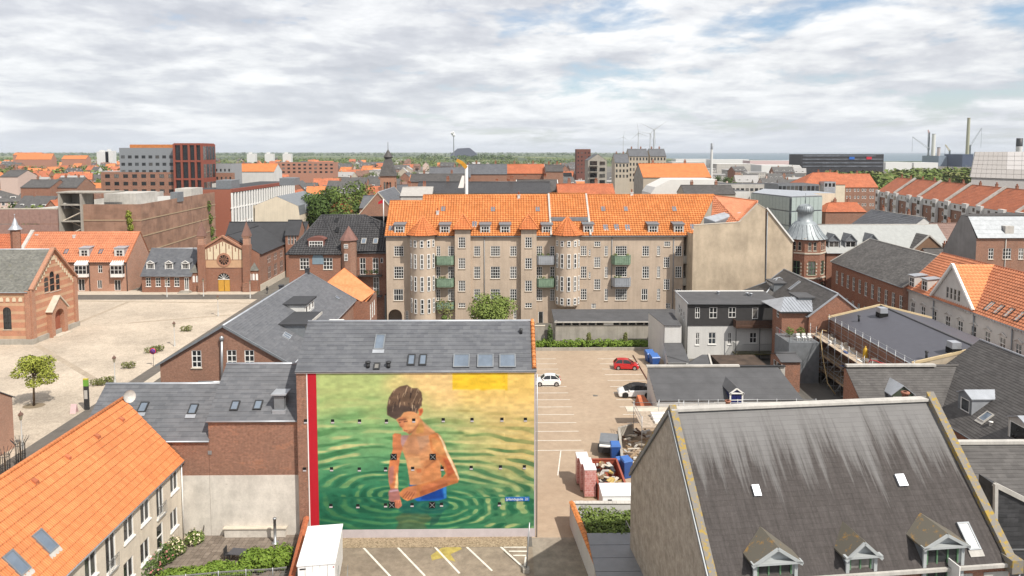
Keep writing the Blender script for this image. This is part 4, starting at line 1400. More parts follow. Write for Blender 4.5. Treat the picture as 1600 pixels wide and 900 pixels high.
hb = lambda x0,x1,k0,k1,lf=.06,e=0: tiles(bg,(x0,brun * k0 - (.35 if k0 == 0 else 0),bze + (bzr - bze) * k0 - (.35 * sl if k0 == 0 else 0)),(x1,brun * k0 - (.35 if k0 == 0 else 0),bze + (bzr - bze) * k0 - (.35 * sl if k0 == 0 else 0)),
           (x1 + e,brun * k1,bze + (bzr - bze) * k1),(x0,brun * k1,bze + (bzr - bze) * k1),TILE_O,lift=lf,**kw)
hb(xj,xw0,0,1)
hb(xw0,xw1,0,.36)
hb(xw0 + .1,xw1 - .1,.36,1,.32)
hb(xw1,LB + .3,0,1,.06,6.2)
tiles(bg,(LB + 4,2 * brun + .35,bze - .35 * sl),(xj,2 * brun + .35,bze - .35 * sl),(xj,brun,bzr - .02),(LB + 6.4,brun,bzr - .02),TILE_O,lift=.05,**roofkw('far'))
tiles(bg,(xj,2 * brun + .35,bze - .35 * sl),(-.2,2 * brun + .35,bze - .35 * sl),(-.2,2 * brun - runl,bzl),(xj,2 * brun - runl,bzl),TILE_O,lift=.03,**roofkw('far'))
MB().box(-.2,xj - .003,runl,2 * brun - runl,bzl - .3,bzl + .03).build("flat_ridge",TILE_O,bg)
for xx in (xw0,xw1):
 MB().bar((xx,-.4,bze - .3),(xx,brun,bzr + .15),.34,.75).build("fire_parapet",LIGHTG,bg)
q0 = brun * .36
MB().box(xw0 + .2,xw1 - .2,q0 - .55,q0 + .4,bze + (bzr - bze) * .33,bze + (bzr - bze) * .36 + .52).build("dormer_band",ZINC_D,bg)
rgm = MB()
rgm.tube([(xj,brun,bzr + .12),(xw0,brun,bzr + .12)],.17,6).tube([(xw1,brun,bzr + .12),(LB + 6.2,brun,bzr + .12)],.17,6).tube([(xw0,brun,bzr + .4),(xw1,brun,bzr + .4)],.17,6)
rgm.tube([(-.2,runl,bzl + .12),(xj,runl,bzl + .12)],.15,6).tube([(xj,runl,bzl + .1),(xj,brun,bzr + .12)],.13,6)
rgm.build("ridge_capping",TILE_O,bg)
MB().tube([(-.2,-.42,bze - .38),(rx0 + 1,-.42,bze - .38)],.09,6).build("gutter",ZINC_D,bg)
dp = MB()
for px in (757,):
 x_ = fb.y(*c7(px,400)).x
 dp.tube([(x_,-.09,bze - .4),(x_,-.09,0)],.07,6)
for cx_,z0 in ((375,6.5),(1108 / 4.284 * 3.9125 - 260,0)):
 x_ = fb.y(*c8(cx_,400)).x
 dp.tube([(x_,-.09,bze - .4),(x_,-.09,z0)],.07,6)
dp.build("downpipe",ZINC_D,bg)
bn = Vector((0,brun,bzr - bze))
for x_,y_,cv in ((482,115,c7),(815,117,c7),(1114,117,c7),(322,105,c8),(461,105,c8),(757,105,c8),(692,215,c7),(133,245,c7),(336,215,c8),(402,213,c8),(470,215,c8),(869,213,c8)):
 pp = fb.slope(*cv(x_,y_),bze,bzr,brun)
 if xw0 < pp.x < xw1:
  pp.z += .3
 skylight(bg,pp,(1,0,0),bn,.75 if y_ < 150 else .85,1.1,frame=ZINC_D,flash=LIGHTG if y_ > 150 and y_ < 240 else False)
for x_,y_,cv in ((189,276,c7),(493,276,c7),(763,276,c7),(897,276,c7),(1176,276,c7),(232,249,c8),(628,249,c8),(785,249,c8)):
 pp = fb.slope(*cv(x_,y_),bze,bzr,brun)
 dormer(bg,(pp.x,pp.y,pp.z - .1),0,1.9,1.65,.3,sl,LIGHTG,ZINC_D,roof='flat',nx=3,ny=2,ww=1.5,wh=1.25,cheek=ZINC_D,ov=.2)
for px in (445,988):
 pp = fb.slope(*c7(px,148 if px < 900 else 40),bze,bzr,brun)
 chimney(bg,(pp.x,pp.y,pp.z - .3),.5,.5,.8,WHITE_R,1)
chimney(bg,(fb.y(987,305,brun).x,brun,bzr - .2),.55,.5,.7,WHITE_R,1)
for xa,xb,xc in ((560,664,607),(1003,1107,1053)):
 x0,x1 = fb.y(*c7(xa,400),-.9).x,fb.y(*c7(xb,400),-.9).x
 zt = fb.y(*c7(610,250),-.9).z
 hs,wn_ = [],[]
 for a,b in ((303,375),(443,515),(593,665),(743,776)):
  l,r = fb.y(*c7(xc - 23,b),-.9),fb.y(*c7(xc + 23,a),-.9)
  wn_.append(((l.x + r.x) / 2 - x0,l.z,r.x - l.x,r.z - l.z,3,4 if b < 700 else 2))
 tw = facade(bg,BEIGE,(x0,-.9,0),0,[(0,0),(x1 - x0,0),(x1 - x0,zt),(0,zt)],wn_,name='stair_tower',sill=SILL_B)
 MB().box(x0,x0 + .15,-.898,2.5,0,zt).box(x1 - .15,x1,-.898,2.5,0,zt).build("tower_side",BEIGE,bg)
 ap = fb.y(*c7((xa + xb) / 2,153),.9)
 x0 -= .45; x1 += .45
 cy_ = .95
 q = [(x0,-1.4,zt),(x1,-1.4,zt),(x1,3.3,zt),(x0,3.3,zt)]
 apx = ((x0 + x1) / 2,cy_,zt + (ap.z - zt) * 1.0)
 for k in range(4):
  tiles(bg,q[k],q[(k + 1) % 4],apx,apx,TILE_T,lift=.02,e=.5,tw=.5,amp=.06,step=.05,seg=3,name='tower_roof')
 hip = MB()
 for k in range(4):
  hip.tube([Vector(q[k]) + Vector((0,0,.1)),Vector(apx) + Vector((0,0,.15))],.12,6)
 hip.build("hip_tiles",TILE_N,bg)
for xa,xb,cv,xap,rows in ((262,428,c7,355,((325,373),(418,516),(568,667),(718,816))),(30,178,c8,108,((300,335),(380,468),(518,608),(650,692)))):
 l,r = fb.y(*cv(xa,400),-.6),fb.y(*cv(xb,400),-.6)
 rd,cx_ = (r.x - l.x) / 2,(l.x + r.x) / 2
 zt = fb.y(*cv((xa + xb) / 2,290 if cv is c7 else 265),-rd - .4).z
 zb = 0 if cv is c7 else fb.y(*cv(108,700),-rd - .4).z
 tu = MB().lathe([(rd,zb),(rd,zt)],(cx_,-.4,0),28)
 if zb:
  tu.lathe([(.2,zb - 1.3),(rd * .6,zb - .8),(rd,zb)],(cx_,-.4,0),28)
 tu = tu.build("round_turret",BEIGE,bg)
 for a,b in rows:
  zt0,zb0 = fb.y(*cv((xa + xb) / 2,a),-rd - .3).z,fb.y(*cv((xa + xb) / 2,b),-rd - .3).z
  for an_ in (-60,-30,2,33,62):
   aa = rad(an_)
   window(tu,(cx_ + math.sin(aa) * rd,-.4 - math.cos(aa) * rd,zb0),aa,.62,zt0 - zb0,1,3 if zt0 - zb0 > 1.6 else 2,ft=.11,inset=-.03)
 za = fb.y(*cv(xap,163 if cv is c7 else 152),0).z
 n = 8
 ro = rd + .75
 pts = [(cx_ + ro * math.cos(2 * PI * (k + .5) / n),-.4 + ro * math.sin(2 * PI * (k + .5) / n),zt - .1) for k in range(n)]
 hp = MB()
 for k in range(n):
  tiles(bg,pts[k],pts[(k + 1) % n],(cx_,-.2,za),(cx_,-.2,za),TILE_T,lift=.02,e=.5,tw=.5,amp=.06,step=.05,seg=3,name='turret_roof')
  hp.tube([Vector(pts[k]) + Vector((0,0,.08)),(cx_,-.2,za + .1)],.11,6)
 hp.build("hip_tiles",TILE_N,bg)
for px,rows,cv,w,mats in ((490,((428,482),(578,630),(738,780)),c7,130,(GREEN_P,GREEN_P,GREEN_P)),(1168,((425,480),(578,630)),c7,130,(ZINC,GREEN_P)),
                              (435,((388,438),(524,573)),c8,118,(GREEN_P,ZINC))):
 for (a,b),m in zip(rows,mats):
  l,r = fb.y(*cv(px - w / 2,b),-.8),fb.y(*cv(px + w / 2,a),-.8)
  hw,cx_ = (r.x - l.x) / 2,(l.x + r.x) / 2
  z0,z1 = l.z,r.z
  bm = MB()
  prof = []
  for k in range(13):
   th = PI * k / 12
   prof.append((cx_ - hw * math.cos(th) * (1 if abs(math.cos(th)) < .92 else 1),-1.25 * min(1,math.sin(th) * 1.5)))
  for k in range(12):
   (xa_,ya_),(xb_,yb_) = prof[k],prof[k + 1]
   bm.add([(xa_,ya_,z0),(xb_,yb_,z0),(xb_,yb_,z1),(xa_,ya_,z1)])
   bm.bar((xa_,ya_,z1),(xb_,yb_,z1),.1,.08)
   bm.bar((xa_,ya_ - .02,z0),(xa_,ya_ - .02,z1),.06,.05)
  bm.prism([(x_,y_) for x_,y_ in prof],(1,0,0),(0,1,0),(0,0,z0 - .15),(0,0,.2))
  bl = bm.build("balcony",m,bg)
  rb = random.Random(int(px + a))
  if rb.random() < .75:
   pm = MB()
   leaf_cloud(pm,[(cx_ + rb.uniform(-.8,.8) * hw,-.7,z1 + .1,.35,.25,.3) for _ in range(3)],120,.12,int(a))
   pm.build("balcony_plants",LEAF,bl)
FY = 122.0
fw = Fr(34.4,FY)
out = []
for px,py in ((1083,366),(1084.5,352),(1155,347.5),(1184,318.5),(1196,326)):
 q = fw.y(px,py); out.append((q.x,q.z))
xs_ = fw.y(1196,430).x
gb = thing("gable_block","tall blank weathered beige end wall rising beside the orange roof with sloping right shoulder","building",(34.4,FY,0))
wall(gb,FIRE,(0,0,0),0,[(out[0][0],0),(xs_,0)] + out[::-1])
out2 = [(xs_ + .25,0)]
e0 = fw.y(1238.5,440,.8);
top2 = [fw.y(1198,326,.8),fw.y(1203,333,.8),fw.y(1238.5,378,.8)]
wall(gb,FIRE,(0,.8,0),0,[(xs_ + .1,0),(e0.x,0)] + [(q.x,q.z) for q in top2[::-1]])
wall(gb,FIRE,(xs_,0,0),PI / 2,[(0,0),(.85,0),(.85,out[-1][1] - .5),(0,out[-1][1] - .5)])
wall(gb,FIRE,(out[0][0],14,0),-PI / 2,[(0,0),(14,0),(14,out[0][1]),(10.5,out[0][1])  ,(0,out[0][1])])
wall(gb,BRICK_R,(e0.x,.8,0),PI / 2,[(0,0),(14,0),(14,top2[2].z),(0,top2[2].z)])
cap = MB()
for a,b in zip(out[1:-1],out[2:]):
 cap.bar((a[0],.2,a[1] + .05),(b[0],.2,b[1] + .05),.5,.12)
cap.build("wall_coping",STONE,gb)
MB().add([(top2[0].x,.78,top2[0].z + .05),(top2[2].x + .1,.78,top2[2].z + .05),(top2[2].x + 1.2,14,top2[2].z + .05),(top2[0].x + .4,14,top2[0].z + .05)]).build("zinc_slope",ZINC,gb)
cp = MB().bar((top2[0].x,.7,top2[0].z + .12),(top2[2].x + .1,.7,top2[2].z + .12),.3,.25).build("edge_flashing",WHITE,gb)
r0,r1 = Vector((BX1 + 6.2 - 34.4,133.2 - FY,bzr)),fw.y(1184,314,10.2)
v0 = fw.y(1110,360,3.5)
w1,w2 = Vector((out[2][0],.5,out[2][1])),Vector((out[3][0],.5,out[3][1]))
tiles(gb,w1,w2,r1,r0,TILE_P,lift=.02,**roofkw('pan2'))
tiles(gb,v0,w1,r0,r0,TILE_P,lift=.02,**roofkw('pan2'))
MB().tube([r0,v0],.15,6).tube([r0,r1,w2],.15,6).build("hip_tiles",TILE_P,gb)
gd = [fw.y(*q) for q in ()]
a,b,c_,d_ = fw.y(1100,341,2.0),fw.y(1118,347.5,1.0),fw.y(1158,333,4.6),fw.y(1142,330,6.0)
dm_ = MB()
dm_.hexa([Vector((p.x,p.y,p.z - 1.4)) for p in (a,b,c_,d_)],[a,b,c_,d_])
dm_ = dm_.build("flat_dormer",ZINC_D,gb)
MB().hexa([p + Vector((0,0,.004)) for p in (a,b,c_,d_)],[p + Vector((0,0,.15)) for p in (a,b,c_,d_)]).build("flat_roof",ZINC,dm_)
MB().tube([(xs_ + .05,-.05,out[-1][1] - .6),(xs_ + .05,-.05,0)],.1,6).build("downpipe",ZINC_D,gb)
sh = thing("long_shed","long low shed with dark felt roof behind the car park hedge","shed",(7.0,111.5,0))
fs = Fr(7.0,111.5)
x0,x1 = fs.y(868,503).x,fs.y(1032,503).x + 4
zt,zo,zw = fs.y(950,501.5).z,fs.y(950,503).z,fs.y(950,508).z
MB().box(x0,x1,0,.3,0,zw).build("concrete_wall",CONC,sh)
ps = MB()
n = 16
for k in range(n + 1):
 xx = x0 + (x1 - x0) * k / n
 ps.box(xx - .13,xx + .13,.02,.28,zw,zo)
ps.box(x0,x1,.02,.28,zo,zt - .05)
ps.build("post_row",LIGHTG,sh)
MB().box(x0,x1,1.8,2.0,0,zt).build("back_wall",DARK,sh)
zb = fs.y(950,483,7).z
tiles(sh,(x0 - .2,-.3,zt - .05),(x1,-.3,zt - .05),(x1,7,zb),(x0 - .2,7,zb),FELT,e=1.0,tw=0,step=.012,name='felt_roof')
MB().box(x0 - .2,x1,-.42,-.31,zt - .2,zt + .02).build("fascia",LIGHTG,sh)
MB().box(x0,x0 + .3,.3,7,0,zt).build("side_wall",CONC,sh)
pp = fs.y(951,505.5)
MB().box(pp.x - .8,pp.x + .8,-.04,0.01,zw,zo).build("white_panel",WHITE,sh)
bw = thing("planter_wall","low grey concrete wall holding the planted bed at the far end of the car park","wall",(5.0,108.0,0))
zz_ = ay(900,543.5,108).z
MB().box(-3,19.6,0,.25,0,zz_).build("wall",CONC,bw)
MB().box(-3,19.6,.252,3.2,0,zz_ - .25).build("soil",m_plain("soil",(0.09,0.065,0.045),.95),bw)
hm = MB()
hr = random.Random(11)
blobs = []
for k in range(40):
 blobs.append((2.6 + .55 * k,109.3 + hr.uniform(-.4,.5),zz_ + .3,.75,.7,.55 + hr.random() * .25))
leaf_cloud(hm,blobs,7000,.16,5)
tag(hm.build("hedge",LEAF_H),"bright green clipped hedge along the low wall at the end of the car park","hedge")
for px,pt,pb,w in ((859,508,540,1.0),(920,520,542,.9),(977,520,542,.8)):
 b_,t_ = ay(px,pb,109.6),ay(px,pt,109.6)
 lab = {859: "tallest dark green column shrub at the left end of the car park hedge",920: "narrow green column shrub in the middle of the car park hedge",977: "small green column shrub near the right end of the car park hedge"}[px]
 s_ = thing("column_shrub",lab,"shrub",(b_.x,109.6,zz_ - .2),0,"column shrubs in the hedge")
 h_ = t_.z - zz_ + .3
 m_ = MB()
 leaf_cloud(m_,[(0,0,h_ * .3,w * .5,w * .5,h_ * .3),(0,0,h_ * .62,w * .42,w * .42,h_ * .38)],700,.15,px)
 m_.build("foliage",LEAF_D if px == 859 else LEAF_O,s_)
 MB().tube([(0,0,0),(0,0,h_ * .6)],.06,5).build("stem",BARK,s_)
dw = thing("garden_wall","short grey wall stub beside the tall column shrub behind the painted building","wall",(2.9,110.5,0))
MB().box(-6,4.0,0,.3,0,3.4).build("wall",CONC,dw)
MB().box(-6.1,4.1,-.05,.35,3.402,3.5).build("coping",STONE,dw)
p = ay(768,500,119)
tree("yard_tree","bushy green deciduous tree in the yard before the beige facade",(p.x,119,0),ay(768,452,119).z,4.3,4.6,LEAF_W,7500,.19,12,24,.85)
p = ay(693,500,117)
tree("bare_tree","thin half bare tree with reddish twigs before the beige facade",(p.x,117,0),ay(693,462,117).z,2.0,5.0,LEAF_O,260,.2,9,6,1.3,trunk_r=.09)
p = ay(698,500,114)
tree("yard_bush","small bright bush below the thin half bare tree",(p.x,114,0),ay(698,484,114).z,1.2,2.4,LEAF,500,.2,4,6,1.0,cat="bush")
KY = 127.0
fk = Fr(0,KY)
k0,k1,km = fk.y(451,398).x,fk.y(600.5,395).x,fk.y(532,398).x
kz = fk.y(520,397).z
krd = ay(560,336,KY + 9)
kt = thing("dark_tiled_house","red brick house with black glazed tile roof, stair turret and arched dormer","house",(0,KY,0))
KW = []
for px,pt,pb,w in ((476,403,421,14.5),(512.5,403,421,14.5)):
 KW.append((px,pt,pb,w,3,3))
ka = fwin(fk,KW)
facade(kt,BRICK_R,(k0,0,0),0,[(0,0),(km - k0,0),(km - k0,kz),(0,kz)],[(q[0] - k0,) + q[1:] for q in ka],sill=STONE)
kb = fwin(fk,[(567,403,429,9,2,3),(587,403,428,9,2,3),(596.5,403,411,4,1,1),(588,433,460,9,2,3)],1.5)
facade(kt,BRICK_R,(km,1.5,0),0,[(0,0),(k1 - km,0),(k1 - km,kz),(0,kz)],[(q[0] - km,) + q[1:] for q in kb])
wall(kt,BRICK_R,(km,0,0),PI / 2,[(0,0),(1.5,0),(1.5,kz),(0,kz)])
wall(kt,BRICK_R,(k0,16,0),-PI / 2,[(0,0),(16,0),(16,kz),(0,kz)])
wall(kt,BRICK_R,(k1,16,0),PI,[(0,0),(k1 - k0,0),(k1 - k0,kz),(0,kz)])
wall(kt,BRICK_R,(k1,1.5,0),PI / 2,[(0,0),(14,0),(14,kz),(0,kz)])
zr_ = krd.z
hp0 = ay(503,336,KY + 8).x
rdx = ay(571,336,KY + 8).x
kk = roofkw('pan2')
tiles(kt,(k0 - .4,-.4,kz - .1),(km + .2,-.4,kz - .1),(hp0 + .6,8,zr_),(hp0,8,zr_),TILE_K,lift=.05,**kk)
tiles(kt,(k0 - .4,16.4,kz - .1),(k0 - .4,-.4,kz - .1),(hp0,8,zr_),(hp0,8.1,zr_),TILE_K,lift=.05,**kk)
tiles(kt,(km + .2,-.4,kz - .1),(km + .2,1.1,kz - .1),(hp0 + .6,8,zr_),(hp0 + .6,8,zr_),TILE_K,lift=.03,**kk)
y2 = 1.1 + 6.9 * (1 - 2.2 / (zr_ - kz))
tiles(kt,(km,1.1,kz - .1),(k1 + .1,1.1,kz - .1),(k1 + .1,y2,zr_ - 2.2),(rdx,8,zr_),TILE_K,lift=.05,**kk)
tiles(kt,(km - 4,1.1,kz - .1),(km + .1,1.1,kz - .1),(rdx,8,zr_),(hp0 + .6,8,zr_),TILE_K,lift=.045,**kk)
tiles(kt,(k1 + .1,y2,zr_ - 2.2),(k1 + .1,16 - y2,zr_ - 2.2),(rdx,8,zr_),(rdx,8,zr_),TILE_K,lift=.03,**kk)
tiles(kt,(k1 + .1,16.4,kz - .1),(k0 - .4,16.4,kz - .1),(hp0,8,zr_),(k1 + .1,8.5,zr_ - .2),TILE_K,lift=.0,**roofkw('far'))
MB().tube([(hp0,8,zr_ + .1),(km + .2,-.4,kz)],.16,6).tube([(hp0,8,zr_ + .1),(rdx,8,zr_ + .1)],.16,6).tube([(rdx,8,zr_ + .1),(rdx + 2.4,8,zr_ - 2.1)],.16,6).tube([(hp0,8,zr_ + .1),(k0 - .4,-.4,kz)],.16,6).build("ridge_capping",TILE_K,kt)
pd = fk.y(494,387.5,1.2)
db = MB()
arcp = [(-1.5,0),(1.5,0),(1.5,1.35)] + [(1.9 * math.cos(PI * k / 8) if 0 < k < 8 else 1.5 * (1 if k == 0 else -1),1.35 + .75 * math.sin(PI * k / 8)) for k in range(1,8)] + [(-1.5,1.35)]
db.prism([(a,b) for a,b in arcp],(1,0,0),(0,0,1),(pd.x,1.2,pd.z),(0,3.0,0))
db = db.build("dormer",m_plain("copper_brown",(0.17,0.07,0.055),.6),kt)
pm,fr_ = window_mesh(2.6,1.2,5,2,WHITE,.1,False,None)
link(pm,"window",db,(pd.x,1.17,pd.z + .1)); link(fr_,"frame",db,(pd.x,1.17,pd.z + .1))
pt0,pt1 = fk.y(531,430,-.5),fk.y(556,375,-.5)
tc_,tr_ = (pt0.x + pt1.x) / 2,(pt1.x - pt0.x) / 2 - .1
tzb = pt1.z
tu = MB().lathe([(tr_,0),(tr_,tzb)],(tc_,.6,0),8,smooth=False,a0=PI / 8,a1=PI / 8 + 2 * PI).build("stair_turret",BRICK_B,kt)
tz = fk.y(545,353,.5).z
MB().lathe([(tr_ + .3,tzb - .1),(.03,tz)],(tc_,.6,0),8,smooth=False,a0=PI / 8,a1=PI / 8 + 2 * PI).build("turret_roof",m_plain("copper_red_roof",(0.20,0.10,0.08),.5,var=.25),tu)
for py in (384,403.5):
 q = fk.y(541,py,-.6)
 window(tu,(q.x,.6 - tr_ * .95,q.z - .45),0,.75 if py < 390 else .65,.75 if py < 390 else 1.3,2,2,inset=-.02)
pb_ = fk.y(497,412,0)
MB().prism(arc_hole(pb_.x,pb_.z - .1,2.1,2.1),(1,0,0),(0,0,1),(0,-.06,0),(0,.08,0)).build("arched_panel",m_plain("grey_blue_panel",(0.20,0.27,0.32),.5),kt)
for px in (559.5,596,602):
 pass
for py in (430,462):
 a,b = fk.y(560,py,1.0),fk.y(597,py,1.0)
 bl = MB().box(a.x,b.x,.2,1.48,a.z - .15,a.z)
 for k in range(15):
  xx = a.x + (b.x - a.x) * k / 14
  bl.box(xx - .02,xx + .02,.2,.24,a.z,a.z + 1.0)
 bl.box(a.x,b.x,.19,.25,a.z + 1.0,a.z + 1.06)
 bl = bl.build("balcony",DARK,kt)
 m_ = MB(); leaf_cloud(m_,[(a.x + 1.5 + k * 1.0,.6,a.z + .7,.4,.3,.4) for k in range(3)],140,.14,py)
 m_.build("balcony_plants",LEAF_D,bl)
for px,py in ((526,346),(527,360)):
 q = fk.slope(px,py,kz,zr_,8)
 MB().box(q.x - .25,q.x + .25,q.y - .2,q.y + .4,q.z - .3,q.z + .7).build("roof_vent",DARK,kt)
kn = Vector((0,8,zr_ - kz))
for px in (568.5,587):
 q = fk.plane(px,377,(0,1.1,kz + .15),(0,-(zr_ - kz),6.9))
 skylight(kt,q,(1,0,0),kn,.9,1.4,frame=LIGHTG)
fl = thing("flagpole","white flagpole with red and white pennant at the left end of the orange roof","flag",tuple(ay(599.5,346,131)))
ft_ = ay(599.5,311,131).z - ay(599.5,346,131).z
MB().tube([(0,0,-1),(0,0,ft_)],.09,6).build("pole",WHITE,fl)
MB().raw([(0,0,ft_ - .1),(-.5,.05,ft_ - .25),(-1.0,0,ft_ - .6),(0,0,ft_ - .8),(-.5,.05,ft_ - .85),(-1.0,0,ft_ - 1.0)],[(0,1,4,3),(1,2,5,4)]).build("pennant",RED_P,fl)
def m_banded(name):
 t = MT(name)
 uv = t.coord('UV')
 b = brick_node(t,uv,.24,.075,.01)
 s = t.new('ShaderNodeSeparateXYZ')
 t.l.new(uv,s.inputs[0])
 band = t.math('GREATER_THAN',t.math('FRACT',t.math('MULTIPLY',s.outputs['Y'],.72)),.66)
 c = t.mix(b.outputs['Color'],(0.42,0.16,0.085),(0.50,0.21,0.115))
 c = t.mix(t.math('MULTIPLY',band,.8),c,(0.56,0.36,0.21))
 n = t.noise(t.coord(),.7,6,.65)
 c = t.mix(1.0,c,t.ramp(n,[(.3,.78),(.65,1.06)]),'MULTIPLY')
 c = t.mix(t.math('MULTIPLY',b.outputs['Fac'],.7),c,(.42,.34,.27))
 return t.done(c,.9,0,.2)
BAND = m_banded("banded_brick")
CHX,CHY = -78.4,113.0
def chp(px,py):
 p = ax(px,py,CHX)
 return p.y - CHY,p.z
cv1 = lambda x,y: (x / 4.2875,340 + y / 4.2875)
rw = []
for x,a,b,w in ((314,395,500,1.25),(353,355,495,1.35),(391,372,485,1.15)):
 u,z = chp(*cv1(x,b)); _,z1 = chp(*cv1(x,a))
 rw.append((u,z,w,z1 - z,1,3,{'arch': True,'fm': BRICK_C,'ft': .12}))
fch = Fr(-108,CHY)
a,b = fch.y(52 / 4.2875,340 + 750 / 4.2875),fch.y(52 / 4.2875,340 + 600 / 4.2875)
fwn = [(a.x - 5.4 * k,a.z,1.35,b.z - a.z,2,3,{'arch': True,'fm': DARK,'ft': .08}) for k in range(4)]
ch = house("brick_church","banded red brick church with mossy slate roof left of the square","church",-108,CHY,108 + CHX,12.1,9.0,15.0,BAND,SLATE_M,'slate',
           ops={'R': rw,'F': fwn},ov=.25,gov=-.25,ridge=ZINC,gutter=ZINC_D,sill=STONE)
Lc = 108 + CHX
fz = MB()
for k in range(22):
 q = (k + .5) / 11
 s_ = q if q <= 1 else 2 - q
 yy = 6.05 * (q if q <= 1 else q)
 zz = 9.0 + 6.0 * s_ - 1.05
 fz.prism(arc_hole(yy,zz - .45,.34,.75,5),(0,1,0),(0,0,1),(Lc + .02,0,0),(.07,0,0))
for k in range(12):
 fz.prism(arc_hole(Lc - 1.6 - 1.05 * k,7.2,.6,.7,5),(1,0,0),(0,0,1),(0,-.02,0),(0,-.07,0))
o_ = fz.build("arched_frieze",m_plain("cream_plaster",(.62,.53,.38),.8),ch); o_['kind'] = 'stuff'
pl = MB()
for y0,y1 in ((0,.8),(11.3,12.1)):
 pl.box(Lc - .0,Lc + .28,y0 - .02,y1 + .02,0,9.3)
pl.box(Lc - .8,Lc + .0,-.25,-.002,0,9.0)
pl.build("corner_pilaster",BRICK_C,ch)
cpg = MB()
for sgn in (0,1):
 cpg.bar((Lc + .15,0 if not sgn else 12.1,9.15),(Lc + .15,6.05,15.35),.7,.3)
cpg.build("gable_coping",BRICK_C,ch)
MB().box(-.2,Lc + .35,-.3,-.003,0,.9).box(Lc + .003,Lc + .35,-.003,12.3,0,.9).build("plinth",CONC,ch)
pu,pz = chp(*cv1(372,775))
po = MB()
po.box(Lc + .003,Lc + .9,pu - 2.1,pu - 1.25,0,4.6).box(Lc + .003,Lc + .9,pu + 1.25,pu + 2.1,0,4.6)
pts = [(pu - 2.2,4.6),(pu + 2.2,4.6),(pu,6.9)]
po.prism([(pu - 2.1,4.6),(pu - 1.25,3.4)] + [(pu - 1.25 * math.cos(PI * k / 8),3.4 + 1.25 * math.sin(PI * k / 8)) for k in range(1,8)] + [(pu + 1.25,3.4),(pu + 2.1,4.6),(pu,6.7)],(0,1,0),(0,0,1),(Lc + .003,0,0),(.9,0,0))
po = po.build("portal",BRICK_C,ch)
MB().bar((Lc + .55,pu - 2.35,4.5),(Lc + .55,pu,6.95),1.2,.16).bar((Lc + .55,pu + 2.35,4.5),(Lc + .55,pu,6.95),1.2,.16).build("portal_roof",STONE,po)
MB().prism(arc_hole(pu,.2,2.4,4.4),(0,1,0),(0,0,1),(Lc + .04,0,0),(.08,0,0)).build("church_door",m_plain("red_brown_door",(.30,.10,.06),.6),ch)
MB().box(Lc + .4,Lc + 1.8,pu - 1.9,pu + 1.9,0,.2).build("door_step",STONE,ch)
cr = house("church_transept","higher slate roofed wing behind the banded brick church","church",-134,130,33,10,9.5,ay(10,372,133).z,BRICK_C,SLATE_M,'far')
p_ = ay(24.5,372,150)
tz_ = ay(24.5,358.5,150).z
tt_ = thing("ridge_turret","small brick turret with pointed zinc cap rising behind the church roof","turret",(p_.x,150,0))
MB().lathe([(.95,0),(.95,tz_)],n=8,smooth=False).build("shaft",BRICK_R,tt_)
MB().lathe([(1.35,tz_),(.6,tz_ + 1.0),(.25,tz_ + 2.2),(.04,tz_ + 2.6),(.03,tz_ + 3.2)],n=8).lathe([(.0,tz_ + 3.1),(.16,tz_ + 3.25),(0,tz_ + 3.4)],n=8).build("cap",ZINC,tt_)
fo = Fr(-111,156.3)
ol = []
for x,a,b,w,nx,ny in ((672,318,370,28,2,2),(669,420,474,30,2,1),(548,412,490,42,2,1),(789,418,488,42,2,1)):
 (px,pt),(_,pb) = cv1(x,a),cv1(x,b)
 ol.append((px,pt,pb,w / 4.2875,nx,ny))
oho = house("orange_row_house","salmon brick house with orange tile roof and white glazed bays across the square","house",-111,156.3,24.9,10.1,7.0,12.95,BRICK_S,TILE_P,'pan2',ry=6.1,
   ops={'F': fwin(fo,ol)},ov=.3,gov=.1,gutter=DARK)
for x in (541,780):
 (px,pt),(_,pb) = cv1(x,300),cv1(x,400)
 a,b = fo.y(px,pb,-1.0),fo.y(px,pt,-1.0)
 bm = MB().box(a.x - 1.35,a.x + 1.35,-1.0,-.003,a.z,a.z + .7)
 bo = bm.build("glazed_bay",WHITE,oho)
 MB().box(a.x - 1.35,a.x + 1.35,-1.0,-.003,b.z - .75,b.z - .6).hexa([(a.x - 1.4,-1.1,b.z - .6),(a.x + 1.4,-1.1,b.z - .6),(a.x + 1.4,-.003,b.z - .6),(a.x - 1.4,-.003,b.z - .6)],[(a.x - 1.4,-1.1,b.z - .55),(a.x + 1.4,-1.1,b.z - .55),(a.x + 1.4,-.003,b.z + .3),(a.x - 1.4,-.003,b.z + .3)]).build("bay_roof",WHITE,bo)
 window(oho,(a.x,-.95,a.z + .7),0,2.7,b.z - .75 - a.z - .7,3,2,inset=0,name='bay_window')
 for s_ in (-1.29,1.29):
  MB().box(a.x + s_ - .04,a.x + s_ + .04,-.9,0,a.z + .7,b.z - .75).build("bay_side",GLASS,bo)
for x,y in ((565,262),(800,262)):
 q = fo.slope(*cv1(x,y),7.0,12.95,6.1)
 dormer(oho,q,0,2.3,1.9,.2,5.95 / 6.1,WHITE_R,ZINC,roof='flat',nx=2,ny=2,cheek=ZINC,ww=1.5,wh=1.4)
for x,y in ((446,228),(676,228)):
 skylight(oho,fo.slope(*cv1(x,y),7.0,12.95,6.1),(1,0,0),(0,6.1,5.95),.9,1.4)
for x,y in ((497,135),):
 q = fo.slope(*cv1(x,y),7.0,12.95,6.1); chimney(oho,(q.x,q.y,q.z - .2),.5,.5,.7,WHITE_R,0)
MB().bar((-.3,-.4,6.9),(-.3,6.2,13.4),.8,.5).build("fire_parapet",LIGHTG,oho)
for px in (140.5,199):
 q = fo.y(px,440); MB().tube([(q.x,-.1,7.0),(q.x,-.1,0)],.09,6).build("downpipe",DARK,oho)
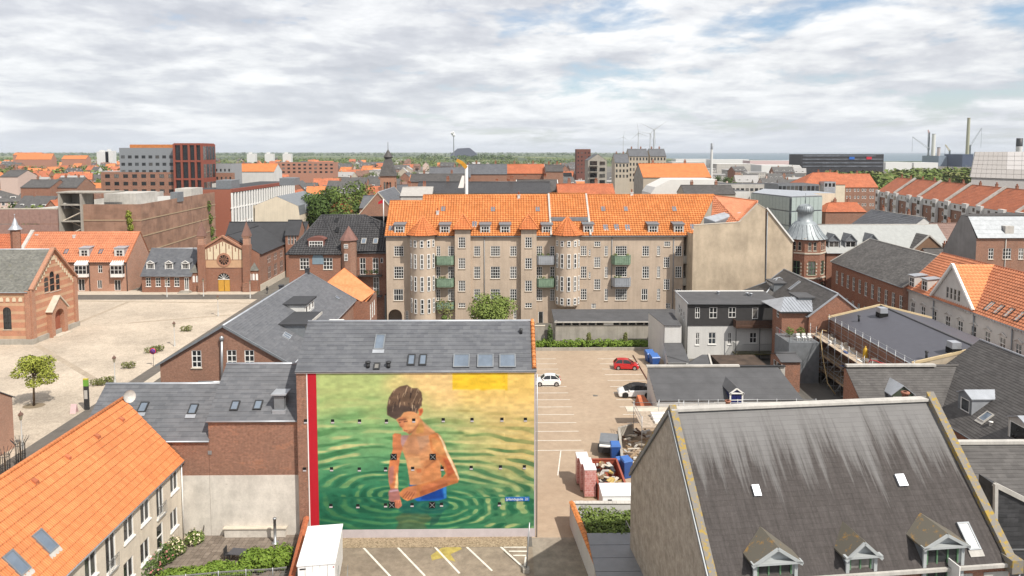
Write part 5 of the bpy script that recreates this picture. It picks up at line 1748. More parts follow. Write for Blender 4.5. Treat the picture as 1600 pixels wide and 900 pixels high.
h2 = house("orange_row_house","plain orange tile roofed house half hidden by the church roof","house",-127,156.4,15.6,10.1,7.0,12.4,BRICK_S,TILE_R,'pan2',ry=6.1,gutter=DARK)
q = Fr(-127,156.4).slope(*cv1(250,132),7.0,12.4,6.1); chimney(h2,(q.x,q.y,q.z - .2),.7,.5,.8,WHITE_R,0)
h3 = house("orange_row_house","leftmost orange gable roof peeking above the church","house",-150,152,24,12,9.0,ay(0,345,158).z,BRICK_S,TILE_N,'pan2',rot=PI / 2 * 0)
fsn = Fr(-82.2,155.0)
cv2 = lambda x,y: (200 + x / 5.625,340 + y / 5.625)
sl_ = []
for x in (180,266,347,430):
 sl_.append((*[(cv2(x,0)[0])],cv2(x,525)[1],cv2(x,605)[1],44 / 5.625,2,3))
sl_.append((cv2(517,0)[0],cv2(0,525)[1],cv2(0,638)[1],40 / 5.625,2,1,{'name': 'door','ft': .16}))
sh_ = house("small_brick_house","low brick house with blue grey slate roof, three white dormers and white door","house",-82.2,155.0,11.4,10,4.2,9.35,BRICK_R,SLATE,'slate',ops={'F': fwin(fsn,sl_)},ov=.4,gutter=ZINC_D,sill=WHITE,ridge=ZINC)
for x in (200,362,508):
 q = fsn.slope(*cv2(x,450),4.2,9.35,5)
 dormer(sh_,(q.x,q.y,q.z - .1),0,1.7,1.5,.5,1.03,SLATE,SLATE,nx=4,ny=1,ww=1.4,wh=1.15,pediment=WHITE)
st_ = thing("stone_steps","grey stone steps before the white door of the low brick house","steps",(fsn.y(*cv2(515,660)).x - 82.2,154.0,0.06))
MB().box(-1.3,1.3,-.7,1.0,0,.2).box(-1.1,1.1,-.2,1.0,.2,.42).build("steps",CONC,st_)
HY = 155.5
fh = Fr(-70,HY)
hl = house("brick_hall","red brick hall with cream gable, rose window, yellow doors and two pointed pinnacles","hall",-55.8,HY + .6,20,14.2,8.7,12.9,BRICK_R,FELT_D,'flat',rot=PI / 2,ov=.3,gov=-.2,gutter=DARK,
           ops={'F': [(u + d,z,.6,hgt,1,2,{'arch': True}) for u in (6.5,11.0,15.5) for z,hgt in ((1.8,2.9),(5.6,1.7)) for d in (-.75,0,.75)]})
MB().box(.1,19.9,-.12,-.003,.0,1.5).build("plinth",STONE,hl)
X0,X1 = fh.y(319.5,456).x,fh.y(381,456).x
XM = (X0 + X1) / 2
ztop = fh.y(350,369.5).z
zsh = fh.y(320,387).z
ff = thing("x","x","x",(-70,HY,0))
bpy.data.objects.remove(ff,do_unlink=True)
def hallpart(mb,name,mat,bevel=0):
 """mesh built in world-aligned coordinates relative to (-70, HY) -> child of the hall"""
 inv = Matrix.Rotation(-PI / 2,3,'Z')
 off = Vector((-70,HY,0)) - Vector((-55.8,HY + .6,0))
 mb.v = [tuple(inv @ (Vector(v) + off)) for v in mb.v]
 return mb.build(name,mat,hl)
pz0,pz1 = fh.y(350,457).z,fh.y(350,427).z
mb = MB()
dw_ = fh.y(359.5,450).x - fh.y(340.5,450).x
wall(None,None,(X0,0,0),0,[(0,0),(X1 - X0,0),(X1 - X0,zsh),(XM - X0,ztop),(0,zsh)],[arc_hole(XM - X0,.06,dw_,pz1)],.35,mb=mb)
hallpart(mb,"front_gable",BRICK_R)
zc0,zc1 = fh.y(350,418).z,fh.y(350,406.5).z
hallpart(MB().box(X0 + .05,X1 - .05,-.05,-.003,zc0,zc1),"cream_band",m_plain("tan_band",(.52,.33,.20),.85))
hallpart(MB().prism([(X0 + .2,zc1 + .15),(X1 - .2,zc1 + .15),(X1 - .2,zsh - .6),(XM,ztop - 1.15),(X0 + .2,zsh - .6)],(1,0,0),(0,0,1),(0,-.003,0),(0,-.05,0)),"cream_field",m_plain("cream_plaster_field",(.66,.56,.40),.85))
rb_ = MB()
for k in range(11):
 xx = X0 + .9 + (X1 - X0 - 1.8) * k / 10
 zt_ = zsh - .6 + (ztop - .55 - zsh) * (1 - abs(xx - XM) / (XM - X0))
 rb_.box(xx - .09,xx + .09,-.10,-.054,zc1 + .15 if k % 2 == 0 else zt_ - 1.0,zt_ - .1)
hallpart(rb_,"brick_rib",BRICK_R)['kind'] = 'stuff'
hallpart(MB().bar((X0 - .1,-.05,zsh - .1),(XM,-.05,ztop + .15),.5,.4).bar((X1 + .1,-.05,zsh - .1),(XM,-.05,ztop + .15),.5,.4),"gable_coping",BRICK_C)
hallpart(MB().box(X0,X1,-.07,-.003,zc0 - .18,zc0 - .003).box(X0,X1,-.07,-.003,zc1 + .003,zc1 + .15),"string_course",BRICK_P)
rc = fh.y(350,406)
ro = MB()
for k in range(24):
 a0,a1 = 2 * PI * k / 24,2 * PI * (k + 1) / 24
 for r0,r1,y in ((1.15,1.6,-.16),):
  ro.hexa([(rc.x + r0 * math.cos(a0),y,rc.z + r0 * math.sin(a0)),(rc.x + r1 * math.cos(a0),y,rc.z + r1 * math.sin(a0)),(rc.x + r1 * math.cos(a1),y,rc.z + r1 * math.sin(a1)),(rc.x + r0 * math.cos(a1),y,rc.z + r0 * math.sin(a1))],
    [(rc.x + r0 * math.cos(a0),-.05,rc.z + r0 * math.sin(a0)),(rc.x + r1 * math.cos(a0),-.05,rc.z + r1 * math.sin(a0)),(rc.x + r1 * math.cos(a1),-.05,rc.z + r1 * math.sin(a1)),(rc.x + r0 * math.cos(a1),-.05,rc.z + r0 * math.sin(a1))])
for k in range(10):
 a0 = 2 * PI * k / 10
 ro.bar((rc.x + .25 * math.cos(a0),-.1,rc.z + .25 * math.sin(a0)),(rc.x + 1.2 * math.cos(a0),-.1,rc.z + 1.2 * math.sin(a0)),.1,.08)
rose = hallpart(ro,"rose_window",BRICK_C)
hallpart(MB().prism([(1.2 * math.cos(2 * PI * k / 24),1.2 * math.sin(2 * PI * k / 24)) for k in range(24)],(1,0,0),(0,0,1),(rc.x,-.06,rc.z),(0,.02,0)),"rose_glass",BLACK)
dx0 = XM - dw_ / 2
zdo = pz1 - dw_ / 2 - .1
dl = MB()
for s in (0,1):
 dl.box(dx0 + .06 + s * dw_ / 2,dx0 + dw_ / 2 - .06 + s * dw_ / 2,.14,.22,.08,zdo)
YD = m_plain("yellow_oak_door",(.55,.30,.05),.55)
hallpart(dl,"double_door",YD)
tm = MB().prism(arc_hole(XM,zdo + .1,dw_,pz1 - zdo - .1),(1,0,0),(0,0,1),(0,.2,0),(0,.05,0))
hallpart(tm,"fanlight",GLASS)
fb_ = MB().box(dx0,dx0 + dw_,.08,.19,zdo,zdo + .14)
for k in range(1,6):
 a0 = PI * k / 6
 fb_.bar((XM,.15,zdo + .1),(XM + dw_ / 2 * math.cos(a0),.15,zdo + .1 + dw_ / 2 * math.sin(a0)),.08,.06)
hallpart(fb_,"fanlight_bars",WHITE)
for px0,px1 in ((310.5,321.5),(380.5,391.5)):
 a,b = fh.y(px0,456,-.5).x,fh.y(px1,456,-.5).x
 zb_,zt_,zp = fh.y(315,383,-.5).z,fh.y(315,369,-.5).z,fh.y(315,346,-.5).z
 w_ = b - a
 hallpart(MB().box(a,b,-.6,w_ - .6,0,zb_),"buttress_tower",BRICK_R)
 s = MB().box(a + .15,b - .15,-.45,w_ - .75,zb_,zt_).box(a,b,-.6,w_ - .6,zt_ - .3,zt_)
 hallpart(s,"pinnacle_shaft",BRICK_S)
 q = [(a - .1,-.7,zt_),(b + .1,-.7,zt_),(b + .1,w_ - .5,zt_),(a - .1,w_ - .5,zt_)]
 hallpart(MB().raw(q + [((a + b) / 2,w_ / 2 - .6,zp)],[(0,1,4),(1,2,4),(2,3,4),(3,0,4)]).tube([((a + b) / 2,w_ / 2 - .6,zp - .1),((a + b) / 2,w_ / 2 - .6,zp + .7)],.06,6),"pinnacle",m_plain("brown_spire",(.20,.11,.085),.7) if "brown_spire" not in MATS else MATS["brown_spire"])
 hallpart(MB().box(a - .1,b + .1,-.75,-.61,0,2.3),"pier_base",BRICK_P)
for a,b in ((298,310),(391.5,403)):
 xa,xb = fh.y(a,456).x,fh.y(b,456).x
 zt_ = fh.y(397,427 if b > 390 else 430,-.2).z + .6
 cxx = (xa + xb) / 2
 m_ = MB().box(xa,xb,-.1,.6,0,zt_)
 hallpart(m_,"side_aisle",BRICK_R)
 rf_ = MB().raw([(xa - .2,-.3,zt_),(xb + .2,-.3,zt_),(xb + .2,.8,zt_),(xa - .2,.8,zt_),(cxx,.6,zt_ + 1.8)],[(0,1,4),(1,2,4),(3,0,4)])
 hallpart(rf_,"aisle_roof",SLATE_M)
 for k in (-1,0,1):
  g = MB().prism(arc_hole(cxx + k * .75,zt_ - 2.2,.5,1.5,5),(1,0,0),(0,0,1),(0,-.12,0),(0,-.05,0))
  hallpart(g,"aisle_window",WHITE)
hc = house("hall_cross_wing","black felt roofed cross wing behind the brick hall with small stepped gable","building",-72,176,20.5,9,8.7,ay(410,347.5,180.5).z,BRICK_R,FELT_D,'flat',gutter=None)
sg_ = house("stepped_gable","tall narrow brick gable dormer with arched white windows above the hall eave","building",ay(447,380,174).x,173.5,3.4,6,ay(452,366,174).z,ay(452,346,174).z,BRICK_R,FELT_D,'flat',rot=0,gutter=None,ry=3,
   ops={'F': [(.9 + .8 * k,8.5,.5,2.4,1,2,{'arch': True}) for k in range(3)]})
def lamp_mesh():
 t = thing("street_lamp","","street lamp",(0,0,0),0,"old fashioned lamps on the square")
 MB().lathe([(.16,0),(.13,.7),(.07,.85),(.055,3.2)],n=8).build("pole",m_plain("pale_grey_paint",(.5,.5,.48),.5),t)
 MB().lathe([(.05,3.2),(.14,3.3),(.24,3.8),(.02,3.82)],n=6,smooth=False).build("lantern",m_plain("lantern_glass",(.30,.27,.20),.2),t)
 MB().lathe([(.30,3.8),(.20,3.98),(.06,4.08),(.03,4.25),(0,4.27)],n=6,smooth=False).build("lantern_cap",m_plain("lantern_brown",(.14,.08,.06),.5),t)
 return t
lamp0 = lamp_mesh()
for i,(px,py,lab) in enumerate(((180,602,"street lamp with brown lantern between two shrubs on the cobbled square"),(273,541,"street lamp on the cobbles nearest the long slate ridge"),(341,494,"street lamp at the far corner of the square"),
                              (35,702,"street lamp behind the wire tree guards at the left edge"),(391,466,"thin street lamp before the right pinnacle of the hall"),(261,464,"street lamp before the low slate roofed brick house"),(318,463,"street lamp before the left pinnacle of the hall"))):
 o = lamp0 if i == 0 else copy_tree(lamp0)
 o['label'] = lab
 o.location = az(px,py)
p = az(53,634)
tree("square_tree","young light green tree standing alone on the cobbled square",(p.x,p.y,0),6.6,2.6,4.5,LEAF_Y,4200,.15,21,17,.6,trunk_r=.14,lean=.3)
tg = sheet("tree_pit",[(p.x + 1.3 * math.cos(2 * PI * k / 16),p.y + 1.0 * math.sin(2 * PI * k / 16)) for k in range(16)],.012,m_plain("bare_earth",(.2,.155,.1),.9))
for i,(px,py,lab) in enumerate(((200,576,"low round shrub beside the nearest lamp on the cobbles"),(236,552,"low shrub behind the round parking sign"),(291,518,"low shrub farthest along the row on the cobbles"),(152,603,"low shrub right of the dark green topped pillar"),(168,600,"small shrub at the corner of the slate roof"),(246,549,"low shrub right of the round parking sign"))):
 q = az(px,py)
 s_ = thing("shrub",lab,"shrub",(q.x,q.y,0),0,"low shrubs planted along the square")
 m_ = MB()
 leaf_cloud(m_,[(-.5,0,.55,.55,.5,.5),(.5,.1,.6,.6,.55,.55),(0,.3,.5,.5,.5,.5)],300,.13,px)
 m_.build("foliage",LEAF_O,s_)
 MB().tube([(0,0,0),(0,0,.5)],.06,5).build("stem",BARK,s_)
def round_sign(px,py,lab,h,z0=0):
 q = az(px,py)
 s_ = thing("parking_sign",lab,"sign",q,0)
 MB().tube([(0,0,0),(0,0,h)],.04,6).build("pole",STEEL,s_)
 MB().lathe([(.0,0),(.48,0),(.48,.03),(0,.03)],n=18).build("disc",m_plain("sign_red",(.45,.03,.07),.4) if "sign_red" not in MATS else MATS["sign_red"],s_,(0,-.06,h),(PI / 2,0,0))
 d = MB().lathe([(.0,.031),(.36,.031),(.36,.045),(0,.045)],n=18).build("blue_field",m_plain("sign_blue_dark",(.06,.06,.3),.4) if "sign_blue_dark" not in MATS else MATS["sign_blue_dark"],s_,(0,-.06,h),(PI / 2,0,0))
 MB().bar((-.27,-.11,h - .27),(.27,-.11,h + .27),.08,.02).bar((-.27,-.113,h + .27),(.27,-.113,h - .27),.08,.02).build("cross",MATS["sign_red"],s_)
round_sign(240,572,"round blue and red no stopping sign at the edge of the cobbled square",2.3)
round_sign(169.5,452,"round no stopping sign at the far side of the square before the orange roofed row",2.2)
q = az(136,640)
pi_ = thing("info_pillar","slim black information pillar with green top at the street edge","pillar",q)
MB().box(-.28,.28,-.12,.12,0,3.0).build("body",DARK,pi_)
MB().box(-.28,.28,-.13,.13,3.003,3.8).build("green_top",m_plain("pillar_green",(.16,.35,.05),.5),pi_)
MB().box(-.2,.2,-.135,-.12,1.4,2.5).build("panel",LIGHTG,pi_)
MB().box(-.28,.28,-.125,.125,3.803,3.95).build("yellow_cap",m_plain("pillar_yellow",(.5,.42,.05),.5),pi_)
q = az(116,645)
ps_ = thing("pavement_sign","small pink and white folding board on the cycle path edge","sign",q)
MB().bar((-.0,-.3,0),(0,0,1.1),.7,.04).bar((0,.3,0),(0,0,1.1),.7,.04).build("boards",m_plain("pale_pink",(.62,.45,.45),.6),ps_)
for px,py,lab in ((33,729,"dark wire tree guard by the street, right of the pair"),(9,748,"dark wire tree guard by the street, left of the pair")):
 q = az(px,py)
 s_ = thing("tree_guard",lab,"tree guard",(q.x,q.y,0),0,"wire tree guards")
 for k in range(14):
  a = 2 * PI * k / 14
  c_,sn = math.cos(a),math.sin(a)
  MB().tube([(c_ * .42,sn * .42,0),(c_ * .42,sn * .42,2.4),(c_ * .8,sn * .8,3.0)],.025,4).build("bar",DARK,s_)
 for z_ in (.1,1.2,2.3):
  MB().tube([(.43 * math.cos(2 * PI * k / 14),.43 * math.sin(2 * PI * k / 14),z_) for k in range(15)],.03,4).build("ring",DARK,s_)
 tk = MB().tube([(0,0,0),(0,0,2.6)],.09,6).build("trunk",BARK,s_)
q = az(93,715)
yb = thing("yellow_bin","yellow lidded container half hidden behind the orange roof ridge","bin",(q.x + 1.5,q.y,0))
MB().hexa([(-1,-.6,0),(1,-.6,0),(1,.6,0),(-1,.6,0)],[(-1.2,-.75,1.7),(1.2,-.75,1.7),(1.2,.75,1.7),(-1.2,.75,1.7)]).build("tub",LIGHTG,yb)
MB().hexa([(-1.3,-.85,1.703),(1.3,-.85,1.703),(1.3,.85,1.703),(-1.3,.85,1.703)],[(-1.2,-.8,1.95),(1.2,-.8,1.95),(1.2,.5,2.2),(-1.2,.5,2.2)]).build("lid",m_plain("yellow_lid",(.62,.45,.03),.5),yb)
house("corner_house","edge of a salmon brick house with dark slate roof at the left picture border","house",-66,62,13,10.8,5.6,9,BRICK_S,SLATE,'slate')
def person(loc,rot,lab,coat,trousers,hgt=1.72,stride=.18):
 t = thing("person",lab,"person",loc,rot)
 vs = [(0,0,.92),(0,0,1.15),(0,0,1.40),(0,0,1.52),(0,-.02,1.64),(.09,0,.88),(.10,-stride * .4,.48),(.10,-stride,.08),(.10,-stride - .14,.04),(-.09,0,.88),(-.10,stride * .5,.48),(-.10,stride,.10),(-.10,stride - .12,.04),
          (.19,0,1.40),(.25,.10,1.12),(.24,.02,.88),(-.19,0,1.40),(-.25,-.10,1.12),(-.24,-.14,.88)]
 es = [(0,1),(1,2),(2,3),(3,4),(0,5),(5,6),(6,7),(7,8),(0,9),(9,10),(10,11),(11,12),(2,13),(13,14),(14,15),(2,16),(16,17),(17,18)]
 rs = [.16,.15,.17,.06,.115,.10,.075,.05,.045,.10,.075,.05,.045,.07,.055,.045,.07,.055,.045]
 me = bpy.data.meshes.new("body")
 me.from_pydata(vs,es,[])
 o = link(me,"body",t)
 sk = o.modifiers.new("skin",'SKIN')
 for i,r in enumerate(rs):
  me.skin_vertices[0].data[i].radius = (r,r * .8)
 me.skin_vertices[0].data[0].use_root = True
 o.modifiers.new("sub",'SUBSURF').levels = 1
 me.materials.append(trousers)
 MB().lathe([(.20,.80),(.21,1.0),(.19,1.2),(.215,1.38),(.12,1.47),(.07,1.50)],n=12).build("coat",coat,t)
 MB().lathe([(.125,1.60),(.13,1.68),(.09,1.755),(0,1.77)],(0,.015,0),10).build("hair",DARK,t)
 return t
person(az(417.5,459),rad(150),"person in dark clothes walking on the pavement beside the brick hall",DARK,m_plain("dark_cloth",(.03,.03,.04),.9))
DX,DY = 28.6,103.5
fd_ = Fr(DX,DY)
c5 = lambda x,y: (1020 + x / 4.5,440 + y / 4.5)
dz1,dzm = fd_.y(1079,474.5).z,fd_.y(1079,509).z
DLx = fd_.y(1212,474).x
dwl = []
for x,a,b,w,nx,ny,k in ((313,180,257,34,2,2,{}),(424,180,257,55,2,2,{}),(557,180,253,52,2,2,{}),(718,182,262,42,1,1,{'name': 'door'}),
                          (313,360,445,26,2,2,{}),(416,358,440,52,2,2,{}),(541,358,440,26,2,2,{}),(705,358,432,50,2,2,{})):
 (px,pt),(_,pb) = c5(x,a),c5(x,b)
 dwl.append((px,pt,pb,w / 4.5,nx,ny,k))
dwl = fwin(fd_,dwl)
DKC = m_plain("dark_cladding",(.045,.043,.043),.7,var=.15)
dwh = thing("dark_and_white_house","two storey house with white ground floor, black clad upper floor and grey felt roof","house",(DX,DY,0))
facade(dwh,WHITE_R,(0,0,0),0,[(0,0),(DLx,0),(DLx,dzm),(0,dzm)],[q for q in dwl if q[1] < dzm - 1],fm=WHITE,sill=WHITE)
facade(dwh,DKC,(0,-.08,0),0,[(0,dzm),(DLx,dzm),(DLx,dz1),(0,dz1)],[q for q in dwl if q[1] >= dzm - 1],fm=WHITE)
Dd = 7.6
zbk = fd_.y(1140,455.5,Dd).z
lw = []
for px,pt,pb in ((1061,474,489),(1064,480,495),(1068,484,500)):
 p = fd_.x(px,pb,0)
 lw.append((Dd - p.y,p.z,.7,1.4,1,2))
facade(dwh,WHITE_R,(0,Dd,0),-PI / 2,[(0,0),(Dd,0),(Dd,dz1),(0,zbk)],lw,fm=WHITE)
wall(dwh,WHITE_R,(DLx,0,0),PI / 2,[(0,0),(Dd,0),(Dd,zbk),(0,dz1)])
wall(dwh,WHITE_R,(DLx,Dd,0),PI,[(0,0),(DLx,0),(DLx,zbk),(0,zbk)])
tiles(dwh,(-.15,-.3,dz1 - .05),(DLx + 1.2,-.3,dz1 - .05),(DLx + 1.2,Dd + .1,zbk),(-.15,Dd + .1,zbk),FELT,e=1.0,tw=0,step=.012,name="felt_roof",lift=.05)
MB().tube([(-.2,-.36,dz1 - .1),(DLx + 1,-.36,dz1 - .1)],.07,6).build("gutter",DARK,dwh)
MB().bar((-.1,-.3,dz1 + .05),(-.1,Dd + .1,zbk + .1),.16,.2).build("verge",ZINC,dwh)
MB().bar((-.1,Dd,zbk + .1),(DLx + 1,Dd,zbk + .1),.2,.16).build("back_flashing",WHITE,dwh)
MB().tube([(-.08,-.12,dz1 - .2),(-.08,-.12,0)],.06,6).build("downpipe",DARK,dwh)
for px,py in ((1122,459),(1167,461),(1173,462)):
 q = fd_.plane(px,py,(0,0,dz1 + .1),(0,-(zbk - dz1),Dd))
 MB().lathe([(.2,-.1),(.2,.3),(.32,.32),(.32,.4),(0,.45)],q,8).build("roof_vent",ZINC,dwh)
def rail(par,pts,z,h,mat,gap=.14,t=.03,name="balustrade",post=None):
 m = MB()
 for a,b in zip(pts,pts[1:]):
  a,b = Vector((*a,0)),Vector((*b,0))
  n = max(1,int((b - a).length / gap))
  for k in range(n + 1):
   p = a + (b - a) * (k / n)
   m.box(p.x - t / 2,p.x + t / 2,p.y - t / 2,p.y + t / 2,z,z + h)
  m.bar(a + Vector((0,0,z + h)),b + Vector((0,0,z + h)),.07,.05)
 o = m.build(name,mat,par)
 o['kind'] = 'stuff'
 return o
b0,b1 = fd_.y(1150,515,-1.4),fd_.y(1187,515,-1.4)
zB = fd_.y(1160,511,-1.4).z
bt = MB().box(b0.x,b1.x + 2.5,-1.4,-.09,zB - .2,zB).build("timber_balcony",WOOD_D,dwh)
bpn = MB()
for k in range(36):
 xx = b0.x + (b1.x + 2.5 - b0.x) * k / 36
 bpn.box(xx,xx + .12,-1.44,-1.40,zB - .1,zB + 1.0)
for k in range(9):
 bpn.box(b0.x - .03,b0.x + .01,-1.4 + .15 * k,-1.28 + .15 * k,zB - .1,zB + 1.0)
o_ = bpn.build("balcony_boards",WOOD_D,dwh); o_['kind'] = 'stuff'
MB().box(b0.x,b0.x + .1,-1.4,-1.3,0,zB - .2).box(b1.x,b1.x + .1,-1.4,-1.3,0,zB - .2).build("balcony_post",DARK,dwh)
z2 = fd_.y(1160,553,-1.6).z
MB().box(b0.x,b1.x + 2.5,-1.6,-.0,z2 - .2,z2).build("lower_terrace",m_plain("mossy_deck",(.11,.10,.035),.9,var=.4),dwh)
rail(dwh,[(b0.x,-.1),(b0.x,-1.6),(b1.x + 2.5,-1.6)],z2,1.5,STEEL)
an1 = thing("white_annex","small white boxy annex with dark flat roof left of the black clad house","annex",(0,0,0))
A = ay(1038.5,508.5,102.5); B = ay(1065,508.5,102.5)
MB().box(A.x,B.x,102.5,108.5,0,A.z).build("wall",WHITE_R,an1)
tiles(an1,(A.x - .1,102.3,A.z),(B.x,102.3,A.z),(B.x,108.5,A.z + .5),(A.x - 1.2,108.5,A.z + .5),FELT,e=2,tw=0,step=.01,lift=.05,name="felt_roof")
C_ = ax(1024.5,494,A.x - 1.2)
wall(an1,WHITE_R,(A.x - 1.2,108.5,0),-PI / 2 + .19,[(0,0),(6,0),(6,A.z),(0,A.z + .5)])
an2 = thing("lean_to","dark felt lean-to roof on white walls below the white annex","annex",(0,0,0))
p = [ay(1037,536,102.4),ay(1066,536,102.4),ay(1078,567,96.0),ay(1044,567,96.0)]
tiles(an2,p[3],p[2],p[1],p[0],FELT,e=2,tw=0,step=.01,lift=.03,name="felt_roof")
MB().raw([(p[3].x,96,0),(p[2].x,96,0),(p[2].x,96,p[2].z),(p[3].x,96,p[3].z),(p[0].x,102.4,0),(p[0].x,102.4,p[0].z)],[(0,1,2,3),(4,0,3,5)]).build("wall",WHITE_R,an2)
q = ay(1057,571,95.9)
MB().box(q.x - 1.4,q.x + 1.4,95.86,95.95,q.z - .5,q.z + .3).build("dark_opening",BLACK,an2)
yd = thing("yard_wall","grey gabled shed roof with white edge before the white ground floor","shed",(0,0,0))
p = [ay(1076,571,95),ay(1097,554,99),ay(1112,571,95)]
MB().hexa([(p[0].x - .5,95,0),(p[2].x,95,0),(p[2].x,99,0),(p[0].x - .5,99,0)],[(p[0].x - .5,95,p[0].z),(p[2].x,95,p[2].z),(p[1].x + 1.2,99,p[1].z),(p[1].x,99,p[1].z)]).build("shed",FELT,yd)
MB().bar((p[2].x,95,p[2].z + .1),(p[1].x + 1,99,p[1].z + .1),.25,.12).build("edge",LIGHTG,yd)
fr_t = thing("flat_mossy_roof","brown mossy flat roof between the white wall and the felt shed","roof",(0,0,0))
a,b = ay(1112,556,98),ay(1205,571,92)
MB().box(a.x,b.x,90,98.5,0,a.z).build("block",m_plain("mossy_felt",(.085,.06,.045),.9,var=.45,scale=.8),fr_t)
q = az(1022.5,571)
bb = thing("blue_bin","tall blue covered bin against the white wall at the corner of the car park","bin",(q.x,q.y,0),rad(8))
MB().hexa([(-.5,-.6,.1),(.5,-.6,.1),(.5,.6,.1),(-.5,.6,.1)],[(-.62,-.75,1.35),(.62,-.75,1.35),(.62,.75,1.35),(-.62,.75,1.35)]).build("tub",BLUE_T,bb,bevel=.04)
MB().hexa([(-.66,-.8,1.353),(.66,-.8,1.353),(.66,.8,1.353),(-.66,.8,1.353)],[(-.6,-.7,1.5),(.6,-.7,1.5),(.6,.6,1.75),(-.6,.6,1.75)]).build("lid",m_plain("blue_lid",(.05,.14,.4),.4),bb)
for sx in (-.45,.45):
 for sy in (-.5,.5):
  MB().tube([(sx - .04,sy,.1),(sx + .04,sy,.1)],.1,8).build("wheel",DARK,bb)
bl2 = copy_tree(bb,None,"second blue bin just behind the tall blue covered bin")
bl2.location = (q.x - .3,q.y + 1.9,0)
SX0,SX1,SY0,SY1 = 18.7,36.6,80.7,86.2
fsf = Fr(SX0,SY0)
sz0,sz1 = fsf.y(1100,626).z,fsf.y(1100,573.5,SY1 - SY0).z
fsd = thing("felt_roof_shed","long shed with plain dark felt lean-to roof and dark blue dormer beside the car park","shed",(SX0,SY0,0))
tiles(fsd,(-.05,-.1,sz0),(SX1 - SX0,-.1,sz0),(SX1 - SX0 - 1.0,SY1 - SY0,sz1),(-.05,SY1 - SY0,sz1),FELT,e=1.0,tw=0,step=.008,name="felt_roof",lift=.03)
wall(fsd,WHITE_R,(0,SY1 - SY0,0),-PI / 2,[(0,0),(SY1 - SY0,0),(SY1 - SY0,sz0),(0,sz1)])
wall(fsd,WHITE_R,(0,0,0),0,[(0,0),(SX1 - SX0,0),(SX1 - SX0,sz0 - .1),(0,sz0 - .1)])
wall(fsd,LIGHTG,(SX1 - SX0 - .8,0,0),PI / 2,[(0,0),(SY1 - SY0,0),(SY1 - SY0,sz1),(0,sz0)])
wall(fsd,LIGHTG,(SX1 - SX0,SY1 - SY0,0),PI,[(0,0),(SX1 - SX0,0),(SX1 - SX0,sz1),(0,sz1)])
xx = fsf.y(1155,573,SY1 - SY0).x
MB().box(-.15,xx,SY1 - SY0 - .25,SY1 - SY0 + .25,sz1 + .05,sz1 + .28).build("white_capping",LIGHTG,fsd)
MB().box(xx + .003,SX1 - SX0,SY1 - SY0 - .2,SY1 - SY0 + .2,sz1 + .05,sz1 + .16).build("dark_capping",DARK,fsd)
a,b = fsf.y(1140.5,637,-.2),fsf.y(1160,613,-.2)
NAVY = m_plain("navy_paint",(.012,.018,.11),.45)
dmr = dormer(fsd,((a.x + b.x) / 2,-.2,a.z),0,b.x - a.x,b.z - a.z,.55,.45,NAVY,FELT,nx=1,ny=1,ww=.3,wh=.3,pediment=WHITE)
sh_b = MB()
for k in range(2):
 x0 = a.x + .1 + k * (b.x - a.x - .2) / 2
 sh_b.box(x0 + .02,x0 + (b.x - a.x - .2) / 2 - .02,-.28,-.205,a.z + .15,b.z - .15)
sh_b.box(a.x - .0,b.x,-.30,-.285,(a.z + b.z) / 2 - .04,(a.z + b.z) / 2 + .04,1)
sh_b.build("navy_shutter",[NAVY,WHITE],fsd)
rw_ = thing("scaffold_walkway","tube railing and pale board walkway along the near side of the felt shed","scaffolding",(0,0,0))
a,b = ay(1030,640,78.6),ay(1275,640,78.6)
zt_ = ay(1100,625.5,78.6).z
zb_ = ay(1100,636,78.6).z
MB().box(a.x - 4,b.x,77.4,79.0,zb_ - .12,zb_).build("boards",STONE,rw_)
for k in range(2):
 zz = zb_ + (.45,zt_ - zb_)[k]
 MB().tube([(a.x - .2,78.7,zz),(b.x,78.7,zz)],.035,6).build("rail",STEEL,rw_)
for k in range(9):
 xx = a.x + (b.x - a.x) * k / 8
 MB().tube([(xx,78.7,0),(xx,78.7,zt_ + .1)],.035,6).build("standard",STEEL,rw_)
ck = thing("roof_chimney","small terracotta chimney pot standing before the blue dormer","chimney",tuple(ay(1137,641,76)))
MB().lathe([(.34,-4),(.34,.2),(.27,.25),(.27,1.0),(.36,1.02),(.36,1.15),(.2,1.16)],n=10).build("pot",m_plain("terracotta",(.32,.14,.09),.8),ck)
ZY = 97.0
fz_ = Fr(0,ZY)
za,zb2 = fz_.y(1222,487),fz_.y(1263,487)
zbh = thing("zinc_roof_brick_house","narrow brick building with standing seam zinc hipped roof and roof terrace","building",(0,ZY,0))
zw_ = fwin(fz_,[])
wall(zbh,BRICK_R,(za.x,0,0),0,[(0,0),(zb2.x - za.x,0),(zb2.x - za.x,za.z),(0,za.z)])
zlw = []
for py0,py1,w in ((485,496,.9),(520,545,1.0),(560,572,.9)):
 p0,p1 = Fr(za.x,ZY).x(1215,py1,0),Fr(za.x,ZY).x(1215,py0,0)
 zlw.append((3.4 - p0.y,p0.z,w,p1.z - p0.z,1,2))
facade(zbh,BRICK_R,(za.x,3.4,0),-PI / 2,[(0,0),(3.4,0),(3.4,za.z),(0,za.z)],zlw,fm=WHITE)
MB().tube([(za.x - .1,.3,za.z - 2.5),(za.x - .1,.3,0)],.1,6).build("red_downpipe",m_plain("red_pipe",(.30,.03,.03),.5),zbh)
r0 = fz_.y(1240,464,4.0)
ez = za.z + .05
Z1 = [Vector((za.x - .4,-.4,ez)),Vector((zb2.x + 2.4,-.4,ez)),Vector((zb2.x + 2.4,4.0,r0.z)),Vector((za.x + 1.9,4.0,r0.z)),Vector((za.x - .4,7,ez))]
zm = MB().add([Z1[0],Z1[1],Z1[2],Z1[3]]).add([Z1[4],Z1[0],Z1[3]])
